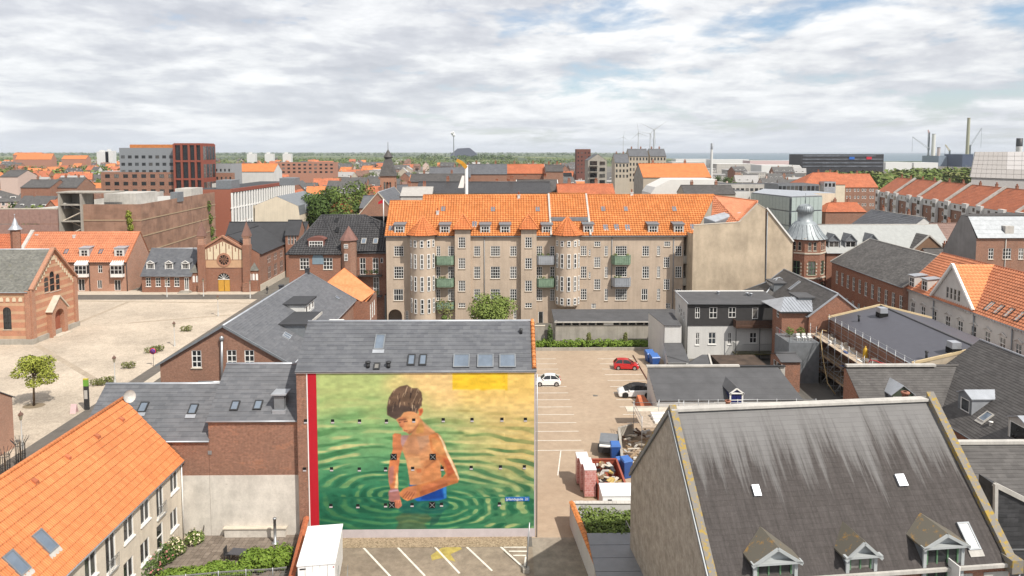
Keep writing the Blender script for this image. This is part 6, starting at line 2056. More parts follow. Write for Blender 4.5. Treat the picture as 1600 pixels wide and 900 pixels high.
for k in range(15):
 f_ = k / 14
 a = Z1[0].lerp(Z1[1],f_)
 b = Vector((a.x,4.0,r0.z)) if a.x > Z1[3].x else a.lerp(Z1[3],1) if False else Vector((a.x,-.4 + 4.4 * max(0,(a.x - Z1[0].x) / (Z1[3].x - Z1[0].x)),ez + (r0.z - ez) * max(0,(a.x - Z1[0].x) / (Z1[3].x - Z1[0].x))))
 zm.bar(a + Vector((0,0,.03)),b + Vector((0,0,.03)),.05,.08)
zm.build("zinc_roof",ZINC,zbh)
MB().box(za.x - .5,zb2.x + 2.5,-.5,-.38,ez - .18,ez + .02).build("gutter",DARK,zbh)
tz = fz_.y(1245,527,-3.0)
tr = thing("roof_terrace","roof terrace with wire railing, plants and chairs in front of the zinc roofed brick building","terrace",(0,0,0))
ta,tb = ay(1226,531,93.5),ay(1262,531,93.5)
MB().box(ta.x,tb.x + 1,92.0,96.9,0,ta.z).build("block",ZINC_D,tr)
rail(tr,[(ta.x,96.5),(ta.x,92.0),(tb.x + 1,92.0)],ta.z,1.05,STEEL,.5,.035,"wire_railing")
for px in (1235,1252):
 q = ay(px,522,94.8)
 m_ = MB(); leaf_cloud(m_,[(q.x,95,ta.z + .8,.6,.5,.7)],160,.15,px); m_.build("potted_plant",LEAF,tr)
fu = MB()
for k in range(3):
 x_ = ta.x + 1.6 + .8 * k
 fu.box(x_,x_ + .5,93,93.5,ta.z + .4,ta.z + .47).box(x_,x_ + .5,93.45,93.5,ta.z + .47,ta.z + .95)
 for dx in (0,.46):
  for dy in (0,.46):
   fu.box(x_ + dx,x_ + dx + .04,93 + dy,93 + dy + .04,ta.z,ta.z + .4)
fu.build("terrace_chairs",WHITE,tr)
lt_ = house("lean_to_house","little brick lean-to with white framed windows under the roof terrace","annex",37.0,88.5,2.6,3.5,ay(1250,545,87.5).z - 2.0,ay(1250,535,90).z - 1.6,BRICK_P,FELT,'flat',ops={'L': [(1.4 + 1.0 * k,2.2,.8,1.6,1,2) for k in range(3)]},fm=WHITE,gutter=None)
RA = -PI / 2 - rad(2.1)
def run_house(name,lab,cat,far,L,Wd,ze,zr,wm,rm,kind,**k):
 """ridge runs towards the viewer; far = far left eave corner"""
 return house(name,lab,cat,far[0],far[1],L,Wd,ze,zr,wm,rm,kind,rot=RA,**k)
rh = run_house("slate_row_house","long grey slate roof running back beside the weathered blank gable wall","house",(45.0,117.0),20.5,8.0,8.4,11.55,BRICK_R,SLATE_B,'slate',ridge=ZINC,gutter=ZINC,verge=ZINC)
skylight(rh,Slope(rh,8.4,11.55,4.0).at(8.6,.62),(1,0,0),(0,4,3.15),.7,2.2,frame=ZINC)
for x0,k_ in ((2.2,.2),(13.5,.12)):
 p = Slope(rh,8.4,11.55,4.0).at(x0,k_)
 dd = MB().box(x0,x0 + 3.4,p.y - .6,p.y + 2.4,8.5,10.2).build("box_dormer",ZINC_D,rh)
 MB().box(x0 - .2,x0 + 3.6,p.y - .8,p.y + 2.6,10.203,10.36).build("flat_roof",FELT,dd)
 for j in range(2):
  window(rh,(x0 + 1 + 1.3 * j,p.y - .62,9.0),0,1.0,.9,2,1,inset=0)
hip_ = house("hipped_slate_house","hipped grey roof with a skylight tucked below the blank gable wall","house",42.3,110.0,9.2,8.0,7.6,10.6,BRICK_R,SLATE_B,'slate',hipL=4.4,hipR=4.4,ridge=ZINC)
skylight(hip_,Slope(hip_,7.6,10.6,4.0).at(4.6,.6),(1,0,0),(0,4,3.0),.5,1.6,frame=ZINC)
skylight(hip_,Slope(hip_,7.6,10.6,4.0).at(5.4,.6),(1,0,0),(0,4,3.0),.5,1.6,frame=ZINC)
fh_far = az(1298,497,8.25)
fr_h = run_house("felt_roof_house","broad house with smooth dark felt roof behind the scaffolding","house",(fh_far.x,fh_far.y),21.2,14.0,8.25,10.0,BRICK_P,m_plain("smooth_felt",(.085,.085,.10),.55,var=.1),'flat',gutter=STEEL,ridge=FELT,ov=.25,gov=.1)
NTIM = m_plain("new_timber",(.60,.47,.28),.8)
for x0 in (-.1,21.3):
 for y0 in (-.3,14.3):
  MB().bar((x0,y0,8.35),(x0,7,10.15),.22,.3).build("verge_board",NTIM,fr_h)
wall(fr_h,m_plain("pale_insulation",(.52,.44,.33),.85,var=.2),(21.35,0,0),PI / 2,[(0,5),(14,5),(14,8.2),(7,10),(0,8.2)],name="gable_sheathing")
slp = Slope(fr_h,8.25,10.0,7.0)
frh = Fr(fh_far.x,fh_far.y,RA)
for px,py,big in ((1378,494,1),(1490,550,1),(1342,502,0),(1447.5,560,0)):
 p = frh.slope(px,py,8.25,10.0,7.0)
 if big:
  o_ = MB().box(p.x - .6,p.x + .6,p.y - .55,p.y + .55,p.z - .2,p.z + .5).build("vent_box",BLACK,fr_h)
  MB().box(p.x - .55,p.x + .55,p.y - .5,p.y + .5,p.z + .503,p.z + 1.2).build("vent_hood",ZINC,o_)
 else:
  MB().tube([p,p + Vector((0,0,.7))],.13,8).lathe([(.2,.7),(.2,.85),(0,.9)],p,8).build("roof_vent",DARK,fr_h)
sc_ = thing("scaffolding","tube scaffolding with timber decks, hoses and gas bottle along the felt roofed house","scaffolding",(fh_far.x,fh_far.y,0),RA)
LS,y0_,y1_ = 21.5,-3.0,-.4
lv = (1.9,4.0,6.1)
std,led,dk = MB(),MB(),MB()
for k in range(12):
 xx = .4 + LS * k / 11
 for yy in (y0_,y1_):
  MB().tube([(xx,yy,0),(xx,yy,7.6 if yy == y0_ else 8.9)],.03,6).build("standard",STEEL,sc_)
for z in lv:
 MB().box(.2,LS + .6,y0_ + .1,y1_ - .1,z - .05,z).build("deck",WOOD if z < 6 else m_plain("pale_boards",(.45,.36,.27),.9,var=.35,scale=2),sc_)
 for dz in (.5,1.0):
  for yy in (y0_,y1_):
   MB().tube([(.2,yy,z + dz),(LS + .6,yy,z + dz)],.03,5).build("ledger",STEEL,sc_)
 for k in range(0,11,2):
  xx = .4 + LS * k / 11
  MB().tube([(xx,y0_,z - 2.0),(xx + LS / 11,y0_,z)],.03,5).build("brace",STEEL,sc_)
for dz in (7.9,8.8):
 MB().tube([(.2,y1_,dz),(LS + .6,y1_,dz)],.03,5).build("ledger",STEEL,sc_)
for k in range(11):
 xx = .4 + LS * k / 11
 MB().tube([(xx,y0_,.1 + 2 * (k % 2)),(xx + LS / 11,y0_,2.0 + 2 * (k % 2))],.04,5).build("brace",STEEL,sc_)
 MB().tube([(xx,y0_,.5),(xx,y1_,.5)],.035,5).tube([(xx,y0_,3.1),(xx,y1_,3.1)],.035,5).build("transom",STEEL,sc_)
for k in range(5):
 xx = .6 + 4.2 * k
 MB().box(xx,xx + 2.2,y0_ - .04,y0_ - .02,lv[k % 2] + .05,lv[k % 2] + .35).build("toe_board",WOOD,sc_)
rk = random.Random(8)
for k in range(40):
 xx,yy = rk.uniform(.6,LS),rk.uniform(y0_ + .3,y1_ - .3)
 w,d,h = rk.uniform(.2,1.1),rk.uniform(.12,.5),rk.uniform(.06,.45)
 z = lv[2] if k % 2 else lv[k % 3]
 MB().box(xx,xx + w,yy,yy + d,z,z + h).build("building_material",[WOOD,STONE,STEEL,WHITE,BLUE_T][k % 5],sc_)
gb_ = thing("gas_bottle","yellow gas bottle standing on the top scaffold deck","gas bottle",tuple(frh.w((12.2,-1.0,lv[2]))))
MB().lathe([(.26,0),(.28,.15),(.28,1.05),(.18,1.3),(.08,1.38),(.08,1.6),(0,1.62)],n=12).build("bottle",m_plain("gas_yellow",(.55,.33,.02),.4),gb_)
hz_ = thing("red_hose","red hose looping over the near end of the scaffold deck","hose",(0,0,0))
pts = [frh.w((15.4 + .3 * k,-2.9 + .22 * k + .25 * math.sin(k),lv[2] + (1.05 if 1 < k < 8 else .2) + .1 * math.sin(k * 1.7))) for k in range(12)]
MB().tube(pts,.07,6).build("hose",m_plain("hose_red",(.5,.06,.06),.5),hz_)
hy_ = thing("yellow_hose","tan hose hanging down the scaffold to the walkway","hose",(0,0,0))
h0 = frh.w((3.0,-3.1,0))
pts = [Vector((h0.x + .8,h0.y - 1.0,7.4)),Vector((h0.x + .1,h0.y - 1.2,7.6)),Vector((h0.x - .3,h0.y - 1.5,6.8)),Vector((h0.x - .5,h0.y - 3,4)),Vector((h0.x - .8,h0.y - 5,1.5)),Vector((h0.x - .2,h0.y - 6,.3))]
MB().tube(pts,.05,6).build("hose",m_plain("hose_tan",(.50,.36,.17),.6),hy_)
HYY = 72.0
fH = Fr(37.0,HYY - 6)
hz1 = ay(1420,574,HYY).z
sbh = house("slate_cross_house","brown grey slate roof with small white capped dormer behind the big grey roof","house",37.3,HYY - 6,13.3,6.6,4.0,hz1,BRICK_R,SLATE_B,'slate',ry=6.2,zeb=hz1 - .3)
xx = Fr(37.3,HYY).y(1461,574).x
MB().box(-.1,xx,5.8,6.25,hz1 + .12,hz1 + .36).build("white_capping",LIGHTG,sbh)
q = Fr(37.3,HYY - 6).slope(1410,628,4.0,hz1,6)
dm2 = dormer(sbh,(q.x,q.y,q.z - .5),0,2.3,1.3,.9,(hz1 - 4) / 6,m_plain("dark_green_paint",(.06,.075,.05),.6),ZINC,nx=1,ny=1,cheek=ZINC_D)
cpt = thing("roof_chimney","round terracotta chimney before the small white capped dormer","chimney",tuple(Fr(37.3,HYY - 6).w(Fr(37.3,HYY - 6).slope(1406,628,4.0,hz1,6) + Vector((-.2,-1.2,0)))))
MB().lathe([(.4,-2.5),(.4,.3),(.3,.35),(.3,1.3),(.42,1.32),(.42,1.5),(.2,1.51)],n=10).build("pot",MATS["terracotta"],cpt)
MB().add([(13.25,-.1,4.2),(13.25,6,hz1 + .2),(13.5,6,hz1 + .2),(13.5,-.1,4.2)]).bar((13.3,-.1,4.25),(13.3,6,hz1 + .25),.3,.1).build("valley_flashing",ZINC,sbh)
I_far = az(1487,652,5.2)
wg = house("slate_wing","dark slate roof wing sloping left with a zinc box dormer and roof window","house",44.6,73.4,20,16,5.0,11.2,BRICK_R,SLATE_B,'slate',rot=-PI / 2,ry=8.2,ridge=ZINC,gutter=ZINC_D,ov=.25)
fI = Fr(44.6,73.4,-PI / 2)
q = fI.slope(1507,643,5.0,11.2,8.2)
dormer(wg,(q.x,q.y,q.z - .1),0,2.0,1.75,.5,6.2 / 8.2,ZINC_D,ZINC,nx=1,ny=1,ww=1.3,wh=1.3,cheek=ZINC)
q = fI.slope(1541,652,5.0,11.2,8.2)
skylight(wg,q,(1,0,0),(0,8.2,6.2),.9,1.2,frame=LIGHTG,flash=LIGHTG)
q = fI.slope(1548,664,5.0,11.2,8.2)
MB().lathe([(.14,-.1),(.14,.25),(.2,.26),(.2,.34),(0,.36)],q,8).build("roof_vent",WHITE,wg)
q = fI.slope(1590,690,5.0,11.2,8.2)
dormer(wg,(q.x,q.y,q.z - .2),0,2.4,2.0,.5,6.2 / 8.2,LIGHTG,ZINC,nx=1,ny=1,cheek=ZINC_D)
Jz = ay(1550,695,50).z
jr = house("low_felt_house","low grey slate roof with white ridge right of the big stained roof","house",33.8,43.5,26,13,Jz - 4.0,Jz,BRICK_R,SLATE_B,'slate',ridge=LIGHTG)
MB().box(-.1,26,6.3,6.7,Jz + .1,Jz + .34).build("white_capping",LIGHTG,jr)
kd = thing("black_slate_gable","black slate hung cross gable with white edge at the right picture border","gable",(0,0,0))
p = [ay(1554,757,43.2),ay(1640,800,43.2),ay(1640,900,43.2),ay(1556,812,43.2)]
tiles(kd,(p[3].x,43.2,p[3].z - 5),(p[2].x,43.2,p[2].z - 2),p[1],p[0],m_tile("black_slate",(.032,.032,.034),(.055,.055,.058),.5,.3,.2,off=.5),e=.32,tw=0,step=.02,thick=1.5)
MB().bar(p[0],p[1],.3,.3).bar(p[0] + Vector((0,-.1,.1)),(p[3].x,43.1,p[3].z - 3),.22,.2).build("white_edge",LIGHTG,kd)
t = MT("streaked_old_roof")
uv = t.coord('UV')
b = brick_node(t,uv,.6,.3,0.0)
s_ = t.new('ShaderNodeSeparateXYZ')
t.l.new(uv,s_.inputs[0])
colx = t.noise(t.map(uv,(1.0,0.035,1)),1.6,4,.62)
fine_ = t.noise(t.map(uv,(1.0,0.07,1)),6.0,4,.7)
h_ = t.math('ADD',t.math('MULTIPLY',s_.outputs['Y'],.105),t.math('ADD',t.math('MULTIPLY',t.math('SUBTRACT',colx,.5),1.25),t.math('MULTIPLY',t.math('SUBTRACT',fine_,.5),.42)))
f_ = t.ramp(h_,[(.55,0),(.71,.6),(.90,1)])
dirt = t.mix(b.outputs['Color'],(.060,.053,.050),(.069,.061,.058))
sp = t.noise(uv,5,6,.75)
dirt = t.mix(t.ramp(sp,[(.50,0),(.70,.5)]),dirt,(.105,.094,.088))
dirt = t.mix(1.0,dirt,t.ramp(fine_,[(.3,.72),(.7,1.25)]),'MULTIPLY')
spk = t.noise(uv,11,3,.65)
dirt = t.mix(t.ramp(spk,[(.64,0),(.74,.55)]),dirt,(.20,.185,.175))
clean = t.mix(b.outputs['Color'],(.165,.16,.157),(.18,.175,.171))
c = t.mix(f_,dirt,clean)
M_OLD = t.done(c,.9,0,.2)
t = MT("lichen_stone")
n1 = t.noise(t.coord(),3.5,7,.75)
c = t.mix(t.ramp(n1,[(.50,0),(.57,1)]),(.20,.185,.165),(.33,.225,.045))
M_LICH = t.done(c,.95)
t = MT("lichen_slate")
n1 = t.noise(t.coord(),1.8,7,.75)
c = t.mix(t.ramp(n1,[(.56,0),(.64,.9)]),(.12,.108,.085),(.30,.17,.045))
M_LICHS = t.done(c,.95)
t = MT("gable_stucco")
n1 = t.noise(t.map(t.coord(),(1,1.6,1.6),rot=(rad(38),0,0)),.9,7,.72,.4)
n2 = t.noise(t.coord(),7,4,.7)
n3 = t.noise(t.map(t.coord(),(1,4.5,.5),rot=(rad(35),0,0)),1.2,5,.7)
c = t.mix(t.ramp(n1,[(.35,0),(.65,1)]),(.29,.255,.21),(.46,.41,.345))
c = t.mix(1.0,c,t.ramp(n3,[(.3,.85),(.68,1.12)]),'MULTIPLY')
c = t.mix(1.0,c,t.ramp(n2,[(.3,.85),(.7,1.08)]),'MULTIPLY')
M_STUC = t.done(c,.95,0,.2)
za_,zf_,zbk_ = 16.0,9.45,8.0
A_ = az(1047,643,za_); B_ = az(1456,626,za_)
RF = math.atan2(B_.y - A_.y,B_.x - A_.x)
LF = (B_ - A_).length
dF = Vector((math.cos(RF),math.sin(RF),0)); pF = Vector((-dF.y,dF.x,0))
o_ = A_ - pF * 6.5
fF = Fr(o_.x,o_.y,RF)
bh = thing("big_grey_house","large house with steep streaky grey roof, stucco gable and three green dormers","house",(o_.x,o_.y,0),RF)
house("","","",0,0,LF,14.8,zf_,za_,M_STUC,M_OLD,'old',ry=6.5,zeb=zbk_,root=bh,ov=.25,gov=-.02,ridge=ZINC,gutter=None,skip='F')
MB().box(0,LF,6.22,6.78,za_ + .06,za_ + .22).build("ridge_flashing",LIGHTG,bh)
facade(bh,BRICK_R,(0,0,0),0,[(0,0),(LF,0),(LF,zf_ - .2),(0,zf_ - .2)],[])
MB().box(-.2,LF + .2,-.42,-.26,zf_ - .28,zf_ - .1).build("eave_gutter",LIGHTG,bh)
for k in range(8):
 x0 = .6 + k * LF / 8
 MB().box(x0,x0 + 1.5,-.03,-.003,zf_ - 1.15,zf_ - .75).build("pale_panel",LIGHTG,bh)
sF = (za_ - zf_) / 6.5
cp = MB().hexa([(-.05,-.35,zf_ - .35 * sF - .1),(.38,-.35,zf_ - .35 * sF - .1),(.38,6.5,za_ - .05),(-.05,6.5,za_ - .05)],[(-.05,-.35,zf_ - .35 * sF + .32),(.38,-.35,zf_ - .35 * sF + .32),(.38,6.5,za_ + .42),(-.05,6.5,za_ + .42)])
cp.hexa([(-.05,6.503,za_ - .05),(.38,6.503,za_ - .05),(.38,14.9,zbk_),(-.05,14.9,zbk_)],[(-.05,6.503,za_ + .42),(.38,6.503,za_ + .42),(.38,14.9,zbk_ + .4),(-.05,14.9,zbk_ + .4)])
cp.build("gable_coping",M_LICH,bh)
MB().bar((-.1,-.3,zf_ - .2),(-.1,6.5,za_ + .0),.1,.2).bar((-.1,14.9,zbk_ - .1),(-.1,6.5,za_ - .0),.1,.2).build("gable_flashing",ZINC_D,bh)
MB().hexa([(LF - .4,-.35,zf_ - .35 * sF - .1),(LF + .1,-.35,zf_ - .35 * sF - .1),(LF + .1,6.5,za_ - .05),(LF - .4,6.5,za_ - .05)],[(LF - .4,-.35,zf_ - .35 * sF + .45),(LF + .1,-.35,zf_ - .35 * sF + .45),(LF + .1,6.5,za_ + .6),(LF - .4,6.5,za_ + .6)]).box(LF - .5,LF + .18,-.7,.1,zf_ - .5,zf_ + .25).build("right_coping",M_LICH,bh)
for px,py,w,h in ((1181,767,.42,.62),(1407,751,.55,.68)):
 skylight(bh,fF.slope(px,py,zf_,za_,6.5),(1,0,0),(0,6.5,za_ - zf_),w,h,frame=ZINC,glass=ZINC)
skylight(bh,fF.slope(1512,838,zf_,za_,6.5),(1,0,0),(0,6.5,za_ - zf_),.72,1.45,frame=ZINC_D,glass=WHITE,flash=LIGHTG)
GREENW = m_plain("green_window_paint",(.10,.20,.11),.5)
PALEG = m_plain("pale_grey_woodwork",(.38,.40,.40),.6)
for pxa,pya,pxl,pxr,pye,op in ((1210,854,1172,1250,875,0),(1345,845,1317,1374,865,1),(1473.5,833,1438,1510,850,2)):
 fy = -.12
 ap,l,r = fF.y(pxa,pya,fy),fF.y(pxl,pye,fy),fF.y(pxr,pye,fy)
 zb_ = zf_ - 1.5
 w = (r.x - l.x) - .5
 cx_ = (l.x + r.x) / 2
 ze_ = (l.z + r.z) / 2
 d = dormer(bh,(cx_,fy,zb_),0,w,ze_ - zb_ + .05,ap.z - ze_,sF,PALEG,M_LICHS,fm=GREENW,nx=3 if w > 1.7 else 2,ny=2,ww=w - .35,wh=ze_ - zb_ - .35,ov=.25,pediment=PALEG,cheek=ZINC_D)
 d['label'] = ("green framed dormer with lichen covered gable roof","narrow green dormer with white inner railing","wide green dormer with one casement open")[op]
 if op == 1:
  rr2 = MB()
  for k in range(9):
   rr2.box(-w / 2 + .2 + k * (w - .4) / 8 - .02,-w / 2 + .2 + k * (w - .4) / 8 + .02,.12,.15,.5,1.3)
  rr2.box(-w / 2 + .15,w / 2 - .15,.1,.15,1.3,1.36)
  rr2.build("inner_railing",WHITE,d)
 if op == 2:
  cs = MB().box(.30,.36,-.85,-.02,.2,.2 + (ze_ - zb_) * .62)
  cs.build("open_casement",WHITE,d)
MB().tube([(LF + .1,-.5,zf_ - .4),(LF + .1,-.5,0)],.07,6).build("downpipe",STEEL,bh)
t = MT("patio_slab")
n = t.noise(t.coord(),1.2,6,.7)
c = t.mix(t.new('ShaderNodeNewGeometry').outputs['Random Per Island'],(.155,.125,.10),(.225,.185,.15))
c = t.mix(1.0,c,t.ramp(n,[(.3,.8),(.7,1.1)]),'MULTIPLY')
M_SLAB = t.done(c,.9)
sheet("patio_base",rect(-26.6,-16.9,36,55.3),.004,m_plain("joint_sand",(.11,.095,.075),.95))
pv = MB()
rs_ = random.Random(3)
for i in range(24):
 for j in range(48):
  x0,y0 = -26.55 + i * .402,36.05 + j * .40
  if y0 > 54.9:
   continue
  z = .045 + rs_.uniform(-.006,.006)
  x1,y1 = x0 + .375,y0 + .375
  pv.raw([(x0,y0,.0),(x1,y0,.0),(x1,y1,.0),(x0,y1,.0),(x0,y0,z),(x1,y0,z),(x1,y1,z),(x0,y1,z)],[(4,5,6,7),(0,1,5,4),(1,2,6,5),(2,3,7,6),(3,0,4,7)])
pvo = pv.build("patio_paving",M_SLAB); pvo['kind'] = 'stuff'; pvo['label'] = 'grey brown square paving slabs of the small courtyard'
def coped_wall(name,lab,pts,h,th,wm,cm,n_per=.33,zs=None):
 w = thing(name,lab,"wall",(0,0,0))
 body,cop = MB(),MB()
 for a,b in zip(pts,pts[1:]):
  a,b = Vector((*a,0)),Vector((*b,0))
  d = (b - a).normalized()
  s = Vector((-d.y,d.x,0)) * th / 2
  up = Vector((0,0,h))
  body.hexa([a - s,b - s,b + s,a + s],[a - s + up,b - s + up,b + s + up,a + s + up])
  n = max(1,int((b - a).length / n_per))
  for k in range(n):
   p,q = a + (b - a) * (k / n),a + (b - a) * ((k + .97) / n)
   e = s * 1.5
   z0,z1,zr = Vector((0,0,h + .004)),Vector((0,0,h + .05)),Vector((0,0,h + .16 + .012 * (k % 3)))
   cop.raw([p - e + z0,q - e + z0,q + e + z0,p + e + z0,p - e + z1,q - e + z1,q + e + z1,p + e + z1,p + zr,q + zr],[(0,1,5,4),(2,3,7,6),(4,5,9,8),(6,7,8,9),(0,4,8,7,3),(1,2,6,9,5)])
 body.build("wall",wm,w)
 c = cop.build("coping_tiles",cm,w)
 c['kind'] = 'stuff'
 return w
coped_wall("courtyard_wall","worn wall with orange tile coping between the courtyard and the white truck",[az(479,806,2.0)[:2],az(457,893,2.0)[:2],az(447,935,2.0)[:2]],1.85,.3,WASHED,TILE_R)
ct = [az(480,824,3.1),az(533,824,3.1),az(521,884,3.1),az(465,883,3.1)]
c0,c1 = ct[3],ct[2]
trk_r = math.atan2(ct[1].y - ct[2].y,ct[1].x - ct[2].x) - PI / 2
wT = (ct[2] - ct[3]).length
lT = (ct[1] - ct[2]).length
trk = thing("white_site_cabin","white box site cabin with steps parked at the left end of the front parking","cabin",(ct[3].x,ct[3].y,0),trk_r)
WPL = m_plain("white_panel",(.80,.80,.80),.4,var=.04)
MB().box(0,wT,0,lT,.35,3.0).build("body",WPL,trk)
MB().box(-.06,wT + .06,-.06,lT + .06,3.003,3.12).build("roof",WPL,trk)
cr_ = MB()
for k in range(1,10):
 cr_.box(-.02,-.003,lT * k / 10 - .02,lT * k / 10 + .02,.4,3.0).box(wT + .003,wT + .02,lT * k / 10 - .02,lT * k / 10 + .02,.4,3.0)
for k in range(1,5):
 cr_.box(wT * k / 5 - .015,wT * k / 5 + .015,-.02,-.003,.4,3.0)
o_ = cr_.build("panel_rib",LIGHTG,trk); o_['kind'] = 'stuff'
MB().box(wT * .3,wT * .75,-.5,-.003,2.2,2.28).build("awning",WPL,trk)
MB().box(wT * .05,wT * .22,-.02,-.004,2.72,2.82).build("name_plate",DARK,trk)
MB().box(wT * .95,wT * .98,-.02,-.004,2.72,2.8).build("lamp",RED_P,trk)
for sx in (.15,wT - .15):
 for yy in (lT * .35,lT * .5):
  MB().tube([(sx - .12,yy,.36),(sx + .12,yy,.36)],.36,12).build("wheel",DARK,trk)
sp_ = MB()
for k in range(4):
 sp_.box(wT + .1,wT + .75,.3 + .0 + k * .28,.55 + k * .28,.25 * k,.25 * k + .05)
sp_.tube([(wT + .75,.3,.0),(wT + .75,.3,1.0),(wT + .75,1.5,1.9)],.025,5).tube([(wT + .1,.3,.0),(wT + .1,.3,1.0),(wT + .1,1.5,1.9)],.025,5)
sp_.build("steps",STEEL,trk)
hb_ = MB()
blobs = []
hr = random.Random(5)
for px0,px1,py0,py1,zz in ((385,448,872,862,1.0),(320,385,884,880,.7),(250,315,892,888,.6)):
 for k in range(14):
  f = k / 13
  q = az(px0 + (px1 - px0) * f,py0 + (py1 - py0) * f + 6,.7)
  blobs.append((q.x + hr.uniform(-.2,.2),q.y + hr.uniform(-.5,.4),zz * .75,.65,.75,zz * .75))
leaf_cloud(hb_,blobs,11000,.13,6)
tag(hb_.build("courtyard_hedge",LEAF_H),"thick bright green hedge along the front of the courtyard","hedge")
fc = thing("wire_fence","grey mesh panel fence in front of the courtyard hedge","fence",(0,0,0))
fpts = [az(270,899,.0),az(340,901,0),az(395,893,0),az(448,890,0)]
fpts = [ (az(240,902,1.2)),az(290,899,1.2),az(341,894,1.2),az(384,891,1.2),az(426,889,1.2),az(448,886,1.2)]
for a,b in zip(fpts,fpts[1:]):
 a,b = Vector((a.x,a.y,0)),Vector((b.x,b.y,0))
 p_ = MB().tube([a,a + Vector((0,0,1.3))],.045,6).build("post",STEEL,fc)
 m_ = MB()
 n = max(2,int((b - a).length / .16))
 for k in range(1,n):
  p = a + (b - a) * (k / n)
  m_.bar(p + Vector((0,0,.05)),p + Vector((0,0,1.18)),.012)
 for k in range(6):
  m_.bar(a + Vector((0,0,.1 + .2 * k)),b + Vector((0,0,.1 + .2 * k)),.012)
 m_.bar(a + Vector((0,0,1.2)),b + Vector((0,0,1.2)),.06)
 m_.build("mesh_panel",DARK if False else STEEL,fc)
q0,q1 = az(428,850,0),az(430,812,0)
bo = thing("courtyard_post","tapered grey steel post on a white base standing on the courtyard paving","post",az(430,849))
hP = ay(430,811,az(430,849).y).z
MB().lathe([(.3,0),(.3,.1),(.12,.12),(.12,hP),(.15,hP),(.15,hP + .1),(0,hP + .12)],n=10).build("post",STEEL,bo)
tr_s = thing("trellis","quarter round lattice screen standing against the whitewashed wall","trellis",az(318,838))
q = az(318,838)
tl = MB()
Rq = 2.6
d_ = Vector((.28,1.0,0)).normalized()
o0 = Vector((0,0,0))
for k in range(11):
 u = k * Rq / 10
 hh = math.sqrt(max(0,1 - ((Rq - u) / Rq) ** 2)) * 1.9 + .55
 tl.bar(d_ * u + Vector((0,0,.05)),d_ * u + Vector((0,0,hh)),.035)
for k in range(9):
 z = .2 + k * .28
 t0 = (z - .55) / 1.9
 u0 = 0 if t0 <= 0 else Rq - Rq * math.sqrt(max(0,1 - t0 * t0))
 tl.bar(d_ * u0 + Vector((0,0,z)),d_ * Rq + Vector((0,0,z)),.035)
o_ = tl.build("lattice",m_plain("weathered_grey_wood",(.22,.20,.165),.85),tr_s)
o_['kind'] = 'stuff'
arcm = MB()
arcm.tube([d_ * (Rq * k / 10) + Vector((0,0,math.sqrt(max(0,1 - ((Rq - Rq * k / 10) / Rq) ** 2)) * 1.9 + .55)) for k in range(11)],.05,6).tube([d_ * Rq,d_ * Rq + Vector((0,0,2.45))],.05,6)
arcm.build("trellis_frame",MATS["weathered_grey_wood"],tr_s)
tbq = az(376,876)
tb_ = thing("garden_table","dark grey garden table behind the courtyard hedge","table",(tbq.x,tbq.y,0),rad(-8))
MB().box(-.85,.85,-.45,.45,.70,.74).build("top",m_plain("dark_grey_plastic",(.07,.07,.08),.5),tb_)
for sx in (-.75,.75):
 for sy in (-.38,.38):
  MB().box(sx - .03,sx + .03,sy - .03,sy + .03,0,.70).build("leg",DARK,tb_)
cq = az(357,874)
chd = thing("garden_chair","dark garden chair left of the grey garden table","chair",(cq.x,cq.y,0),rad(85))
MB().box(-.25,.25,-.25,.25,.42,.47).build("seat",DARK,chd)
MB().box(-.25,.25,.22,.27,.47,1.0).build("backrest",DARK,chd)
for sx in (-.22,.22):
 for sy in (-.22,.22):
  MB().box(sx - .02,sx + .02,sy - .02,sy + .02,0,.42).build("leg",DARK,chd)
FLOW = m_leaf("pale_flowers",(.55,.50,.30),(.70,.60,.45))
FLOWP = m_leaf("pink_flowers",(.35,.12,.12),(.55,.25,.22))
for px,py,lab,r,fm_,n in ((303,850,"flower pot bush with cream blossoms beside the lattice screen",.7,FLOW,60),(272,868,"round hydrangea bush with cream blossoms by the house wall",.85,FLOW,90),(246,884,"dark shrub with pink blossoms under the house wall",1.1,FLOWP,50),(228,905,"dark rose bush at the lower end of the house wall",1.1,FLOWP,60),(257,850 + 28,"leafy shrub between the hydrangea and the dark shrub",.8,FLOWP,20)):
 q = az(px,py)
 f_ = thing("flower_bush",lab,"bush",(q.x,q.y,0),0,"flowering bushes in the courtyard")
 m_ = MB(); leaf_cloud(m_,[(0,0,r * .8,r,r,r * .8),(r * .4,.2,r * .6,r * .7,r * .7,r * .6)],500,.12,px); m_.build("foliage",LEAF if fm_ is FLOW else LEAF_D,f_)
 m_ = MB(); leaf_cloud(m_,[(0,0,r * .9,r * 1.03,r * 1.03,r * .85)],n,.11,px + 1,shell=.95); m_.build("blossoms",fm_,f_)
MB_ = MB().box(-23.6,-18.6,55.0,55.29,.05,.9)
pb2 = thing("bench_planter","low grey ledge running along the foot of the whitewashed wall","ledge",(0,0,0))
MB().box(ay(351,823,55).x,ay(446,823,55).x,54.9,55.26,0,.75).build("ledge",WASHED,pb2)
MB().box(ay(349,823,55).x,ay(448,823,55).x,54.82,55.26,.753,.83).build("coping",STONE,pb2)
P1,P2 = az(893,782,2.2),az(984,782,2.2)
P3 = az(940,898,2.2)
coped_wall("lane_wall","white rendered wall with orange tile coping beside the lane at bottom centre",[(P1.x,P1.y),(P3.x + .35,P3.y - 3.5)],2.05,.3,WHITE_R,TILE_O)
coped_wall("back_yard_wall","short white wall closing the ivy bed behind",[(P1.x,P1.y),(P2.x + .6,P2.y)],2.0,.3,WHITE_R,LIGHTG)
iv = MB()
blobs = []
hr = random.Random(15)
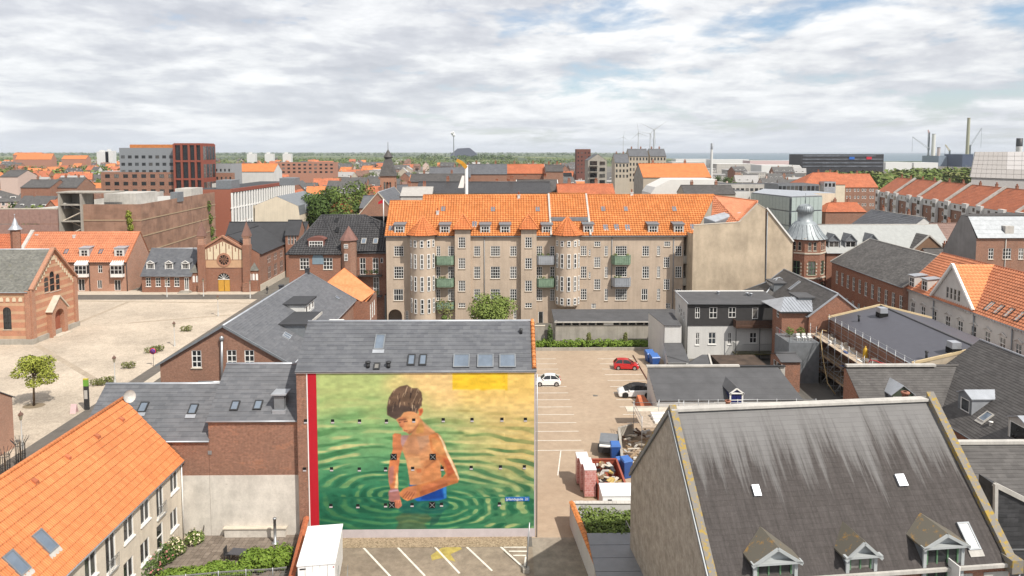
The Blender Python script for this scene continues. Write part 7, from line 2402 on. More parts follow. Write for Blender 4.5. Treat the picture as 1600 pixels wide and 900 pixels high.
for px in range(912,990,9):
 for py in range(797,834,7):
  q = az(px + (py - 797) * .45,py,2.2)
  blobs.append((q.x,q.y,1.7 + hr.uniform(-.2,.25),.65,.6,.6))
leaf_cloud(iv,blobs,5200,.14,9)
tag(iv.build("ivy_bed",LEAF),"dense green ivy filling the corner behind the orange coped wall","ivy")
mr = thing("grey_metal_shed","low shed with grey ribbed metal roof inside the orange coped wall","shed",(0,0,0))
zR = 2.3
r0,r1 = az(917,833,zR),az(990,833,zR)
xr = r1.x + 3
MB().box(r0.x + .1,xr,r0.y - 9,r0.y - .1,0,zR - .12).build("walls",LIGHTG,mr)
for k in range(11):
 y1 = r0.y - k * .82
 MB().box(r0.x,xr,y1 - .80,y1,zR - .115 - .0,zR + .05 * (k % 2) * .4).build("roof_panel",m_plain("grey_metal_sheet",(.215,.22,.23),.5,.2,var=.1) if "grey_metal_sheet" not in MATS else MATS["grey_metal_sheet"],mr)
ldq = az(978,829,2.3)
ld = thing("roof_ladder","short pale metal ladder beside the grey metal roof","ladder",(ldq.x,ldq.y,2.3))
MB().tube([(0,0,0),(0,0,.8),(.3,-3,.8),(.3,-3,0)],.04,6).tube([(.6,0,0),(.6,0,.8),(.9,-3,.8),(.9,-3,0)],.04,6).build("rails",STEEL,ld)
PINK = MT("pink_wrapped_blocks")
uvb = brick_node(PINK,PINK.coord('UV'),.30,.22,.02)
nn = PINK.noise(PINK.coord(),4,5,.7)
cc = PINK.mix(uvb.outputs['Color'],(.46,.17,.15),(.58,.28,.25))
cc = PINK.mix(PINK.ramp(nn,[(.52,0),(.62,.55)]),cc,(.74,.58,.55))
cc = PINK.mix(PINK.math('MULTIPLY',uvb.outputs['Fac'],.6),cc,(.66,.45,.42))
PINKM = PINK.done(cc,.35)
WRAP = m_plain("white_film",(.78,.75,.75),.35,var=.12,scale=3)
S0 = az(915,781)
zTop = ay(918,737,S0.y).z
for k in range(3):
 q0 = az(913,779).lerp(az(898,752.5),k / 2.6)
 xx,yy = q0.x,q0.y
 pt = thing("block_stack",("nearest pink wrapped stack of building blocks on its pallet","middle pink wrapped stack of building blocks","farthest pink wrapped stack of building blocks")[k],"block stack",(xx,yy,0),0,"pink wrapped block stacks")
 MB().box(-.0,1.1,0,1.25,.15,zTop).build("blocks",PINKM,pt,bevel=.05)
 MB().box(-.02,1.12,-.02,1.27,zTop + .003,zTop + .09).build("film_cover",WRAP,pt,bevel=.03)
 for j in range(3):
  MB().box(0,1.1,.05 + .45 * j,.2 + .45 * j,0,.147).build("pallet_bearer",WOOD,pt)
sk0,sk1,sk2,sk3 = az(937,760,0),az(984,760,0),az(950,718,0),az(921,718,0)
ska = az(922,717,1.6); skb = az(952,715,1.6); skc = az(976,752,1.6); skd = az(934,752,1.6)
sk = thing("rubbish_skip","open rusty red skip heaped with building rubble behind the white cabin","skip",(0,0,0))
x0,x1,y0,y1 = skd.x,skc.x,skd.y - .4,ska.y
sw = MB()
for a,b in (((x0,y0),(x1,y0)),((x1,y0),(x1,y1)),((x1,y1),(x0,y1)),((x0,y1),(x0,y0))):
 sw.bar((*a,.8),(*b,.8),.1,1.5)
 sw.bar((*a,1.55),(*b,1.55),.18,.12)
sw.box(x0,x1,y0,y1,.05,.2)
sw.build("skip_body",RUST,sk)
ru = MB()
rk = random.Random(4)
for k in range(46):
 xx,yy = rk.uniform(x0 + .2,x1 - .5),rk.uniform(y0 + .2,y1 - .5)
 a = Vector((xx,yy,rk.uniform(1.0,1.4)))
 d = Vector((rk.uniform(-.8,.8),rk.uniform(-.8,.8),rk.uniform(-.1,.35)))
 ru.bar(a,a + d,rk.uniform(.1,.4),rk.uniform(.05,.2),k % 5)
o_ = ru.build("rubble",[WOOD,STONE,DARK,m_plain("yellow_board",(.5,.36,.12),.8),LIGHTG],sk); o_['kind'] = 'stuff'
cb = [az(936,755,2.5),az(984,755,2.5)]
cn = thing("small_white_container","small white container with dark lettering marks in front of the skip","container",(cb[0].x,cb[0].y - 2.2,0))
wC = cb[1].x - cb[0].x + .2
MB().box(0,wC,0,2.2,.1,2.4).build("body",WPL,cn,bevel=.04)
MB().box(-.05,wC + .05,-.05,2.25,2.403,2.52).build("roof",WPL,cn,bevel=.04)
MB().box(.45,.8,-.02,-.003,1.95,2.15).build("name_plate",DARK,cn)
gr_ = MB()
for k in range(9):
 xx = wC * .3 + k * .19
 gr_.prism([(0,0),(.16,.03),(.2,.16),(.05,.12)],(1,0,0),(0,0,1),(xx,-.012,.9 + .12 * (k % 3) + .04 * k),(0,-.006,0),k % 2)
o_ = gr_.build("painted_marks",[RED_P,DARK],cn); o_['kind'] = 'stuff'
q = az(965,748)
for i,(px,py,h,lab) in enumerate(((961,722,1.8,"blue plastic covered heap behind the skip"),(970,738,1.2,"light blue crate beside the covered blue heap"),(978,745,1.7,"dark blue tall bin against the stucco gable"))):
 q = az(px,py)
 b_ = thing("blue_bin",lab,"bin",(q.x,q.y,0),rad(10 * i))
 MB().hexa([(-.4,-.4,0),(.4,-.4,0),(.4,.4,0),(-.4,.4,0)],[(-.5,-.5,h),(.5,-.5,h),(.45,.45,h + .15),(-.45,.45,h + .15)]).build("tub",BLUE_T,b_,bevel=.06)
 MB().hexa([(-.53,-.53,h + .003),(.53,-.53,h + .003),(.5,.5,h + .16),(-.5,.5,h + .16)],[(-.45,-.45,h + .15),(.45,-.45,h + .15),(.4,.4,h + .3),(-.4,.4,h + .3)]).build("lid",MATS["blue_lid"],b_)
q = az(951,706)
tp = thing("trailer","small dark trailer loaded with scrap behind the skip","trailer",(q.x,q.y,0),rad(-12))
MB().box(-1.0,1.0,-1.5,1.5,.5,1.1).build("bed",DARK,tp)
MB().box(-.95,.95,-1.0,1.3,1.103,1.5).build("load",ZINC_D,tp)
MB().box(-.9,.6,-1.45,-1.05,1.103,1.22).build("boards",WHITE,tp)
for sx in (-1.05,1.05):
 MB().tube([(sx - .1,.2,.35),(sx + .1,.2,.35)],.35,12).build("wheel",DARK,tp)
pf = thing("site_platform","timber site platform with white board stacks behind the blank stucco gable","scaffolding",(0,0,0))
a,b = az(1003,668,3.0),az(1050,640,3.0)
MB().box(a.x,a.x + 9,a.y,a.y + 4.5,2.9,3.0).build("deck",m_plain("pale_boards2",(.42,.34,.26),.9,var=.35,scale=2),pf)
for k in range(4):
 for j in range(2):
  MB().tube([(a.x + k * 2.8,a.y + j * 4.5,0),(a.x + k * 2.8,a.y + j * 4.5,4.2)],.035,6).build("standard",STEEL,pf)
for z in (3.5,4.0):
 MB().tube([(a.x,a.y + 4.5,z),(a.x + 9,a.y + 4.5,z)],.03,5).tube([(a.x,a.y,z),(a.x,a.y + 4.5,z)],.03,5).build("ledger",STEEL,pf)
for k in range(3):
 MB().box(a.x + 1.6,a.x + 4.6,a.y + 1.0 + .8 * k,a.y + 1.6 + .8 * k,3.003,3.25 + .1 * k).build("board_stack",WHITE,pf)
lw = thing("low_yard_wall","angled concrete yard wall with rubble and timber inside beside the skip","wall",(0,0,0))
pts = [az(988,662,1.6),az(967,668,1.6),az(972,712,1.6)]
for a,b in zip(pts,pts[1:]):
 MB().bar((a.x,a.y,.8),(b.x,b.y,.8),.25,1.6).build("wall",CONC,lw)
rb2 = MB()
for k in range(60):
 q = az(rk.uniform(975,1030),rk.uniform(672,725),.4)
 d = Vector((rk.uniform(-1.4,1.4),rk.uniform(-1,1),rk.uniform(-.1,.4)))
 p = Vector((q.x,q.y,rk.uniform(.1,.7)))
 rb2.bar(p,p + d,rk.uniform(.06,.45),rk.uniform(.05,.2),k % 4)
o_ = rb2.build("site_rubble",[WOOD,STONE,LIGHTG,WOOD_D]); o_['kind'] = 'stuff'; o_['label'] = 'heaped timber and rubble of the building site behind the stucco gable'
bwl = thing("brick_pier","rusty red brick wall stub with sloping top before the white and black car","wall",az(1004,640))
MB().hexa([(-.6,-.4,0),(1.3,-.4,0),(1.3,2.0,0),(-.6,2.0,0)],[(-.2,-.3,.3),(1.3,-.4,.4),(.5,2.0,1.15),(-.3,2.0,1.15)]).build("pier",TILE_R,bwl)
ln = thing("black_cable","thin dark chain barrier line at the right of the parked cars","barrier",(0,0,0))
a,b = az(989,556,.0),az(1017,603,0)
MB().tube([a + Vector((0,0,.06)),b + Vector((0,0,.06))],.09,6).build("chain",m_plain("rust_brown",(.12,.05,.035),.8),ln)
def car(name,lab,loc,rot,L,Wd,H,paint,roofm,prof_low,prof_top,wheel_x,wr,hub,mirror_x,rear_light=True,cat="car"):
 """local x forward; prof_low: (x, z) of the shoulder line, prof_top: greenhouse outline (x, z)"""
 t = thing(name,lab,cat,loc,rot)
 hw = Wd / 2
 out = [(-L / 2 + .05,.22),(-L / 2,.38)] + prof_low + [(L / 2,.40),(L / 2 - .05,.22)]
 mb = MB()
 secs = ((-hw,.06),(-hw + .05,.0),(-hw * .55,-.02),(0,-.03),(hw * .55,-.02),(hw - .05,.0),(hw,.06))
 n = len(out)
 rows = []
 for y,ins in secs:
  edge = abs(y) > hw - .01
  row = []
  for x,z in out:
   cx = x * (1 - (.035 if edge else 0)) * (1 + .015 * (1 - (abs(y) / hw) ** 2))
   row.append((cx,y,z - (.07 if edge and z > .6 else 0)))
  rows.append(row)
 for r in rows:
  mb.v += r
 for i in range(len(rows) - 1):
  for k in range(n):
   k2 = (k + 1) % n
   mb.f.append((i * n + k,i * n + k2,(i + 1) * n + k2,(i + 1) * n + k)); mb.uv.append(None); mb.mi.append(0); mb.sm.append(True)
 tri = tessellate_polygon([[Vector((x,z,0)) for x,z in out]])
 for base in (0,(len(rows) - 1) * n):
  for q in tri:
   mb.f.append(tuple(base + k for k in q)); mb.uv.append(None); mb.mi.append(0); mb.sm.append(False)
 mb.build("body",paint,t)
 g = MB()
 n = len(prof_top)
 gl = hw - .08
 rf = hw - .26
 zmin,zmax = min(z for _,z in prof_top),max(z for _,z in prof_top)
 wy = lambda z: gl + (rf - gl) * (z - zmin) / (zmax - zmin)
 for s in (-1,1):
  g.v += [(x,s * wy(z),z) for x,z in prof_top]
 for k in range(n - 1):
  g.f.append((k,k + 1,n + k + 1,n + k)); g.uv.append(None); g.mi.append(0); g.sm.append(False)
 tri = tessellate_polygon([[Vector((x,z,0)) for x,z in prof_top]])
 for s in (0,1):
  for q in tri:
   g.f.append(tuple(s * n + k for k in q)); g.uv.append(None); g.mi.append(0); g.sm.append(False)
 gh = g.build("windows",CARGLASS,t)
 tops = [p for p in prof_top if p[1] > zmax - .16]
 xa,xb = tops[0][0],tops[-1][0]
 r = MB()
 up = .012
 for (x0,z0),(x1,z1) in zip(tops,tops[1:]):
  r.hexa([(x0,-wy(z0) - .01,z0 - .03),(x1,-wy(z1) - .01,z1 - .03),(x1,wy(z1) + .01,z1 - .03),(x0,wy(z0) + .01,z0 - .03)],[(x0,-wy(z0) + .03,z0 + up),(x1,-wy(z1) + .03,z1 + up),(x1,wy(z1) - .03,z1 + up),(x0,wy(z0) - .03,z0 + up)])
 r.build("roof",roofm,t)
 pm = MB()
 for s in (-1,1):
  fx = [prof_top[0],tops[0]]
  rx = [tops[-1],prof_top[-1]]
  for a,b in (fx,rx):
   pm.bar((a[0],s * (wy(a[1]) + .005),a[1]),(b[0],s * (wy(b[1]) + .005),b[1]),.07,.06)
  xm = (xa + xb) / 2 - .05
  pm.bar((xm,s * (wy(zmin) + .008),zmin),(xm,s * (wy(zmax) + .0),zmax - .02),.07,.03)
 pm.build("pillars",paint if roofm is paint else DARK,t)
 for wx in wheel_x:
  for s in (-1,1):
   w = MB().tube([(wx,s * (hw - .20),wr),(wx,s * (hw + .012),wr)],wr,16).build("wheel",TYRE,t)
   MB().tube([(wx,s * (hw - .1),wr),(wx,s * (hw + .022),wr)],wr * .66,12).build("rim",hub,w)
   MB().tube([(wx,s * (hw - .3),wr + .02),(wx,s * (hw - .0),wr + .02)],wr * 1.16,16).build("wheel_arch",BLACK,t)
 for s in (-1,1):
  MB().box(mirror_x - .09,mirror_x + .07,s * (hw + .02) - .08,s * (hw + .02) + .08,zmin + .02,zmin + .16).build("mirror",paint,t,bevel=.02)
  MB().box(L / 2 - .22,L / 2 - .03,s * (hw - .25) - .14,s * (hw - .25) + .14,.58,.72).build("headlight",HEADL,t,bevel=.03)
  MB().box(-L / 2 + .0,-L / 2 + .14,s * (hw - .2) - .10,s * (hw - .2) + .10,.70,.95).build("tail_light",TAILL,t,bevel=.02)
 MB().box(L / 2 - .06,L / 2 + .02,-.26,.26,.42,.53).build("number_plate",WHITE,t)
 MB().box(-L / 2 - .02,-L / 2 + .06,-.26,.26,.5,.61).build("number_plate",WHITE,t)
 MB().box(L / 2 - .1,L / 2 + .012,-.5,.5,.25,.38).build("grille",DARK,t)
 for s in (-1,1):
  for k in range(2):
   xx = xa + (xb - xa) * (.35 + .45 * k)
   MB().box(xx - .08,xx + .08,s * (hw - .012) - .012,s * (hw - .012) + .012,zmin - .12,zmin - .09).build("door_handle",DARK,t)
 return t
CARGLASS = m_plain("car_glass",(.02,.022,.025),.08,var=.1,spec=.7)
TYRE = m_plain("tyre",(.02,.02,.02),.8)
HEADL = m_plain("headlight_glass",(.6,.6,.6),.15)
TAILL = m_plain("tail_light_red",(.4,.02,.02),.3)
def m_paint(name,c):
 m = m_plain(name,c,.28,var=.03,spec=.5)
 m.node_tree.nodes['Principled BSDF'].inputs['Coat Weight'].default_value = .6
 return m
CW,CR = m_paint("white_car_paint",(.80,.80,.79)),m_paint("red_car_paint",(.48,.012,.016))
RIM = m_plain("alloy",(.45,.45,.45),.35,.6)
RIMD = m_plain("dark_alloy",(.03,.03,.03),.4,.3)
q = az(859,601)
car("white_small_car","small rounded white hatchback parked at the left edge of the car park",(q.x - .3,q.y,0),PI,3.55,1.63,1.49,CW,CW,[(-1.74,.72),(-1.62,.92),(-.9,.97),(.4,.96),(.85,.94),(1.35,.82),(1.72,.62)],
 [(.95,.93),(.42,1.36),(.10,1.45),(-.55,1.47),(-1.05,1.38),(-1.62,.93)],(1.12,-1.16),.29,RIM,.62)
q = az(978,576)
car("red_small_car","bright red hatchback parked at the far right of the car park",(q.x,q.y,0),rad(-4),3.65,1.62,1.5,CR,CR,[(-1.82,.78),(-1.72,.96),(-.9,.97),(.5,.94),(.95,.92),(1.5,.78),(1.8,.62)],
 [(1.15,.90),(.35,1.40),(.05,1.48),(-.9,1.49),(-1.3,1.44),(-1.74,.96)],(1.18,-1.2),.30,RIM,.75)
q = az(991,619.5)
car("white_black_car","white car with black roof and dark wheels parked beside the felt roofed shed",(q.x + .2,q.y + .3,0),PI - rad(2),4.6,1.92,1.62,CW,DARK,[(-2.32,.95),(-2.2,1.08),(-1.2,1.02),(.8,.98),(1.3,.95),(2.0,.84),(2.32,.64)],
 [(1.5,.94),(.55,1.46),(.15,1.58),(-.5,1.60),(-1.3,1.46),(-2.2,1.07)],(1.45,-1.44),.37,RIMD,.95)
WX = az(1417,447,9.8)
whl = 46.0
fwh = Fr(WX.x,WX.y,RA)
DECO = m_plain("grey_white_stucco",(.56,.54,.51),.85,var=.12,scale=.8)
ops = []
for k in range(14):
 u = 1.9 + 2.95 * k + (.5 if k > 2 else 0)
 ops.append((u,5.0,1.15,2.5,2,3)); ops.append((u,1.0,1.15,2.2,2,3))
wh_ = run_house("white_stucco_house","grey white stucco house with orange tile roof and pointed centre gable","house",(WX.x,WX.y),whl,11,9.8,15.3,DECO,TILE_P,'pan2',ops={'F': ops},ov=.35,gov=.05,gutter=ZINC,ridge=TILE_R,verge=LIGHTG)
hd = MB()
for q in ops:
 if q[1] > 4:
  hd.bar((q[0] - .8,-.1,q[1] + 2.75),(q[0],-.1,q[1] + 3.1),.2,.14).bar((q[0] + .8,-.1,q[1] + 2.75),(q[0],-.1,q[1] + 3.1),.2,.14)
o_ = hd.build("window_hood",DECO,wh_); o_['kind'] = 'stuff'
co = MB().box(0,whl,-.22,-.003,9.15,9.4)
for k in range(int(whl / .55)):
 co.box(k * .55,k * .55 + .25,-.3,-.223,9.1,9.4)
o_ = co.build("dentil_cornice",DECO,wh_); o_['kind'] = 'stuff'
MB().box(0,whl,-.12,-.003,4.1,4.4).build("string_course",DECO,wh_)
ga,gb0 = fwh.y(1458,470,-.15),fwh.y(1522,470,-.15)
gpk = fwh.y(1490,413.5,-.15)
gx = (ga.x + gb0.x) / 2
hwg = (gb0.x - ga.x) / 2
ga.x,gb0.x = gx - hwg,gx + hwg
gw_ = [(hwg + d,10.2,.62,1.7,1,2) for d in (-1.35,-.45,.45,1.35)]
facade(wh_,DECO,(ga.x,-.15,0),0,[(0,9.4),(2 * hwg,9.4),(2 * hwg,9.9),(hwg,gpk.z),(0,9.9)],gw_,name="centre_gable",fm=LIGHTG)
kx = (15.3 - 9.8) / 5.5
ydep = (gpk.z - 9.8) / kx
tiles(wh_,(ga.x - .2,-.5,9.8),(ga.x - .2,.6,9.8),(gx,ydep,gpk.z),(gx,-.5,gpk.z),TILE_P,lift=.1,**roofkw('pan2'))
tiles(wh_,(gb0.x + .2,.6,9.8),(gb0.x + .2,-.5,9.8),(gx,-.5,gpk.z),(gx,ydep,gpk.z),m_tile("sunlit_orange_tile",(.62,.25,.10),(.70,.30,.13),.34,.40,.15),lift=.1,**roofkw('pan2'))  # right gable slope: paler tile than the left, sunlight put into the colour
MB().bar((ga.x - .25,-.4,9.85),(gx,-.4,gpk.z + .12),.35,.3).bar((gb0.x + .25,-.4,9.85),(gx,-.4,gpk.z + .12),.35,.3).build("bargeboard",WHITE,wh_)
swh = Slope(wh_,9.8,15.3,5.5)
for px,py in ((1547,479),(1561,484),(1577,489),(1594,495)):
 q = fwh.slope(px,py,9.8,15.3,5.5)
 skylight(wh_,q,(1,0,0),(0,5.5,5.5),.9,1.7,frame=DARK,glass=LIGHTG)
for px,py in ((1424,449),(1444,455)):
 q = fwh.slope(px,py,9.8,15.3,5.5)
 dormer(wh_,(q.x,q.y,q.z),0,1.6,1.9,.2,1.0,LIGHTG,ZINC,roof='flat',nx=2,ny=2,cheek=DECO)
for px in (1458,1522,1583):
 q = fwh.y(px,500,-.1); MB().tube([(q.x,-.15,9.5),(q.x,-.15,0)],.09,6).build("downpipe",ZINC_D,wh_)
aw_ = thing("shop_awning","pale zinc and white canopies along the foot of the white stucco house","canopy",(0,0,0))
for k,(px,py) in enumerate(((1424,493),(1445,507),(1475,522),(1513,541))):
 q = ay(px,py,107 - 6 * k)
 MB().hexa([(q.x - 1.2,q.y - 2.2,q.z - .3),(q.x + 1.6,q.y - 2.2,q.z - .9),(q.x + 1.6,q.y + 2.2,q.z - .9),(q.x - 1.2,q.y + 2.2,q.z - .3)],[(q.x - 1.2,q.y - 2.2,q.z + .1),(q.x + 1.6,q.y - 2.2,q.z - .6),(q.x + 1.6,q.y + 2.2,q.z - .6),(q.x - 1.2,q.y + 2.2,q.z + .1)]).build("canopy",ZINC if k == 0 else WHITE,aw_)
bfar = az(1300,408,9.8)
ops = [(2.4 + 2.35 * k,5.6,1.0,2.6,2,3) for k in range(11)] + [(2.4 + 2.35 * k,1.4,1.0,2.3,2,3) for k in range(11)]
bl = run_house("brick_row_building","long plain red brick building with weathered grey slate roof beyond the felt roofed house","building",(bfar.x,bfar.y),26.5,15,9.8,14.3,BRICK_R,m_tile("weathered_grey_slate",(.095,.088,.082),(.16,.15,.14),.5,.3,.3,off=.5),'slate',ops={'F': ops},ridge=LIGHTG,verge=LIGHTG,gutter=ZINC_D)
GY = 125.0
fg = Fr(88.2,GY)
gw_ = fwin(fg,[(1548,388,405,8,2,3),(1573,388,405,13,3,3),(1595,388,405,8,2,3),(1622,388,405,8,2,3)])
gze = fg.y(1560,372,0).z
ggh = thing("grey_gable_house","brick house with white windows, zinc lower roof and blank grey side gable at far right","house",(88.2,GY,0))
facade(ggh,BRICK_B,(0,0,0),0,[(0,0),(30,0),(30,gze),(0,gze)],gw_,fm=WHITE,sill=STONE)
gk = [ (0,0),(9.4,0),(9.4,fg.x(1487,392,0).z),(4.6,fg.x(1510,338,0).z),(2.6,fg.x(1522,340,0).z),(0,gze)]
wall(ggh,m_plaster("dark_grey_render",(.27,.26,.25),.2),(0,9.4,0),-PI / 2,[(0,0),(9.4,0),(9.4,gze),(9.4 - 2.6,gk[4][1]),(9.4 - 4.6,gk[3][1]),(0,gk[2][1])])
tiles(ggh,(0,-.3,gze),(30,-.3,gze),(30,2.6,gk[4][1]),(0,2.6,gk[4][1]),ZINC_D,e=1,tw=0,step=.02,lift=.08,name="zinc_roof")
tiles(ggh,(0,2.6,gk[4][1]),(30,2.6,gk[4][1]),(30,4.6,gk[3][1] + .6),(0,4.6,gk[3][1]),SLATE_B,lift=.08,**roofkw('far'))
tiles(ggh,(30,9.4,gk[2][1]),(0,9.4,gk[2][1]),(0,4.6,gk[3][1]),(30,4.6,gk[3][1]),SLATE_B,lift=.05,**roofkw('far'))
for xx in (5.5,14):
 MB().box(xx,xx + 1.6,.2,3,gze + .2,gze + 2.2).build("roof_box",LIGHTG if xx < 6 else DARK,ggh)
MB().tube([(5.5,-.1,gze),(5.5,-.1,2)],.08,6).build("downpipe",LIGHTG,ggh)
TY = 140.0
ft_ = Fr(0,TY)
tl_,trr = ft_.y(1240,400),ft_.y(1298,400)
tcx,trd = (tl_.x + trr.x) / 2 ,(trr.x - tl_.x) / 2
dt = thing("domed_tower","red brick corner tower with pale stone trim and ribbed zinc onion dome","tower",(tcx,TY + trd,0))
tz0 = ft_.y(1266,372).z
oct_ = [(trd * 1.08 * math.cos(2 * PI * (k + .5) / 8),trd * 1.08 * math.sin(2 * PI * (k + .5) / 8)) for k in range(8)]
for k in range(8):
 a,b = Vector((*oct_[k],0)),Vector((*oct_[(k + 1) % 8],0))
 L8 = (b - a).length
 an_ = math.atan2(b.y - a.y,b.x - a.x)
 wn_ = [(L8 / 2 + d,tz0 - 2.7,.7,1.9,1,2,{'arch': True,'fm': STONE}) for d in (-.55,.55)] + [(L8 / 2,tz0 - 7.8,1.5,2.9,2,2),(L8 / 2,tz0 - 12.0,1.4,2.6,2,2)]
 facade(dt,BRICK_R,a,an_,[(0,0),(L8,0),(L8,tz0),(0,tz0)],wn_,name="tower_wall",fm=GREENW,sill=STONE)
 tb = MB()
 for z in (tz0 - .35,tz0 - 3.4,tz0 - 8.6):
  tb.box(-.05,L8 + .05,-.15,-.003,z,z + .3)
 for z,hgt in ((tz0 - 7.8,2.9),(tz0 - 12.0,2.6)):
  for j in range(4):
   for sx in (-1,1):
    tb.box(L8 / 2 + sx * .95 - .14,L8 / 2 + sx * .95 + .14,-.08,-.003,z + j * hgt / 4,z + j * hgt / 4 + hgt / 8)
 o_ = tb.build("stone_trim",STONE,dt,loc=a,rot=an_); o_['kind'] = 'stuff'
zs = [ft_.y(1266,y,trd).z for y in (371,364,356,350,346.5,345,332,331,326,322,319.5,318.2)]
rr_ = [trd * k / 27 for k in (31.5,25,20,16.5,14,10.5,10.5,12,11,9,5,.1)]
dome = MB().lathe(list(zip(rr_,zs)),n=24)
for k in range(24):
 a = 2 * PI * k / 24
 dome.tube([(r * math.cos(a) * 1.01,r * math.sin(a) * 1.01,z + .02) for r,z in zip(rr_[:4],zs[:4])],.07,4)
 dome.tube([(r * math.cos(a) * 1.01,r * math.sin(a) * 1.01,z + .02) for r,z in zip(rr_[7:11],zs[7:11])],.05,4)
dome.build("dome",m_plain("old_zinc",(.30,.33,.345),.5,.25,var=.2),dt)
MB().tube([(0,0,zs[-1] - .2),(0,0,zs[-1] + 2.2)],.06,5).build("finial",ZINC_D,dt)
ly0 = 142.0
lx0,lx1 = ay(1292,393,ly0).x,ay(1490,393,ly0).x
lze,lzr = ay(1380,394,ly0).z,ay(1380,351.5,ly0 + 6).z
lrh = house("light_roof_house","long building with pale grey roof and pointed dormers beside the domed tower","building",lx0,ly0,lx1 - lx0,12,lze,lzr,BRICK_R,m_plain("pale_grey_roofing",(.33,.34,.33),.6,var=.12),'flat',ridge=LIGHTG,gutter=ZINC)
fl_ = Fr(lx0,ly0)
for px in (1303,1329,1363):
 q = fl_.slope(px,386,lze,lzr,6)
 dormer(lrh,(q.x,q.y,q.z - .2),0,2.4,1.6,1.3,(lzr - lze) / 6,ZINC_D,SLATE,nx=2,ny=1,pediment=ZINC_D)
q = fl_.slope(1437,372,lze,lzr,6)
hh = MB()
hh.prism([(-4.2,0),(4.2,0),(0,3.6)],(1,0,0),(0,0,1),(q.x,-.3,lze - .2),(0,6,0))
o_ = hh.build("cross_gable",m_plain("brown_boarding",(.22,.13,.08),.8),lrh)
for s in (-1,1):
 MB().bar((q.x + s * 4.5,-.35,lze - .35),(q.x,-.35,lze + 3.6),.3,.25).build("bargeboard",LIGHTG,o_)
 tiles(lrh,*([(q.x - 4.3,-.3,lze - .15),(q.x - 4.3,3,lze - .15),(q.x,5.6,lze + 3.5),(q.x,-.3,lze + 3.5)] if s < 0 else [(q.x + 4.3,3,lze - .15),(q.x + 4.3,-.3,lze - .15),(q.x,-.3,lze + 3.5),(q.x,5.6,lze + 3.5)]),SLATE_B,lift=.12,**roofkw('far'))
def slab(name,lab,px0,px1,py,d,dep,wm,rows=0,cols=0,wf=.55,hf=.5,top=0,cat="building",fh=3.2,rm=None,parapet=.0,nx=1,ny=1,fm=None,rot=0.0,z0=0.0,group=None):
 a,b = ay(px0,py,d),ay(px1,py,d)
 L,z = b.x - a.x,a.z
 t = thing(name,lab,cat,(a.x,d,0),rot,group)
 wn_ = []
 for r in range(rows):
  for c in range(cols):
   cw = L / cols
   wn_.append(((c + .5) * cw,z - top - (r + 1) * fh + fh * (1 - hf) / 2,cw * wf,fh * hf,nx,ny))
 facade(t,wm,(0,0,0),0,[(0,0),(L,0),(L,z),(0,z)],wn_,fm=fm or DARK)
 MB().raw([(0,0,z),(L,0,z),(L,dep,z),(0,dep,z),(0,dep,0),(L,dep,0),(0,0,0),(L,0,0)],[(0,1,2,3),(3,2,5,4)]).build("roof",rm or FELT,t)
 wall(t,wm,(L,0,0),PI / 2,[(0,0),(dep,0),(dep,z),(0,z)])
 wall(t,wm,(0,dep,0),-PI / 2,[(0,0),(dep,0),(dep,z),(0,z)])
 return t,L,z
def box_on(t,x0,x1,y0,y1,z0,z1,mat,name):
 return MB().box(x0,x1,y0,y1,z0 + .003,z1).build(name,mat,t)
PALEGL = m_plain("pale_green_glass_panel",(.36,.42,.40),.15,var=.08,spec=.7)
a,b,c_ = ay(1175,301,205),ay(1236,307,186),ay(1284,305,190)
gh_ = thing("glass_hall","low pale green glass panelled hall behind the orange roof end","building",(0,0,0))
zz0 = ay(1236,332,186).z
pg = MB(); pn = MB()
for p,q,n in ((a,b,12),(b,c_,7)):
 od = Vector((q.y - p.y,p.x - q.x,0)).normalized() * .35
 for i in range(n):
  for j in range(5):
   s0,s1 = p.lerp(q,i / n) + od,p.lerp(q,(i + .94) / n) + od
   z0,z1 = (0 + b.z * j / 5),(b.z * (j + .92) / 5)
   o_ = MB().add([(s0.x,s0.y,z0),(s1.x,s1.y,z0),(s1.x,s1.y,z1),(s0.x,s0.y,z1)]).build("glass_panel",PALEGL,gh_)
 pn.bar((p.x,p.y,b.z / 2),(q.x,q.y,b.z / 2),.3,b.z)
pn.build("frame_wall",ZINC_D,gh_)
MB().add([a,b,c_,c_ + Vector((4,24,0)),a + Vector((12,22,0))]).build("roof",ZINC,gh_)
slab("cream_office","cream office block with few small windows beside the glass hall",1240,1305,302,222,14,CREAM,2,4,.3,.3,rm=ZINC,top=3)
slab("modern_lowrise","low dark modern block with glazed top storey beside the orange hipped roof",1216,1280,288,262,14,ZINC_D,1,10,.8,.6)
fro_ = ay(1306,292,330)
frb = Fr(ay(1306,292,330).x,330)
rl = ay(1372,292,330).x - fro_.x
zee,zrr = ay(1340,292.5,330).z,ay(1340,272,338).z
ops = fwin(frb,[(px,py,py + 4.5,2.6,1,1,{'ft': .16}) for py in (295,306,317.5) for px in (1313,1323.5,1328,1336,1341,1348,1352,1360,1364)])
house("red_roof_block","brick apartment block with red tile roof facing the camera in the right distance","building",fro_.x,330,rl,17,zee,zrr,BRICK_B,TILE_R,'far',ops={'F': ops},fm=WHITE,gutter=None)
house("red_roof_block","hipped red roofed wing left of the distant brick apartment block","building",ay(1256,292,326).x,326,20,16,ay(1280,288,326).z,ay(1290,270,334).z,CREAM,TILE_R,'far',hipL=8,gutter=None)
slab("zinc_bow_front","small rounded zinc gable front between the distant red roofs",1288,1306,284,322,5,ZINC,1,3,.8,.6,fm=WHITE)
ang = math.atan2(992 - 785,1066.7) + math.atan2(0,1)
Pn = az(1372,298,14.2)
prevd = None
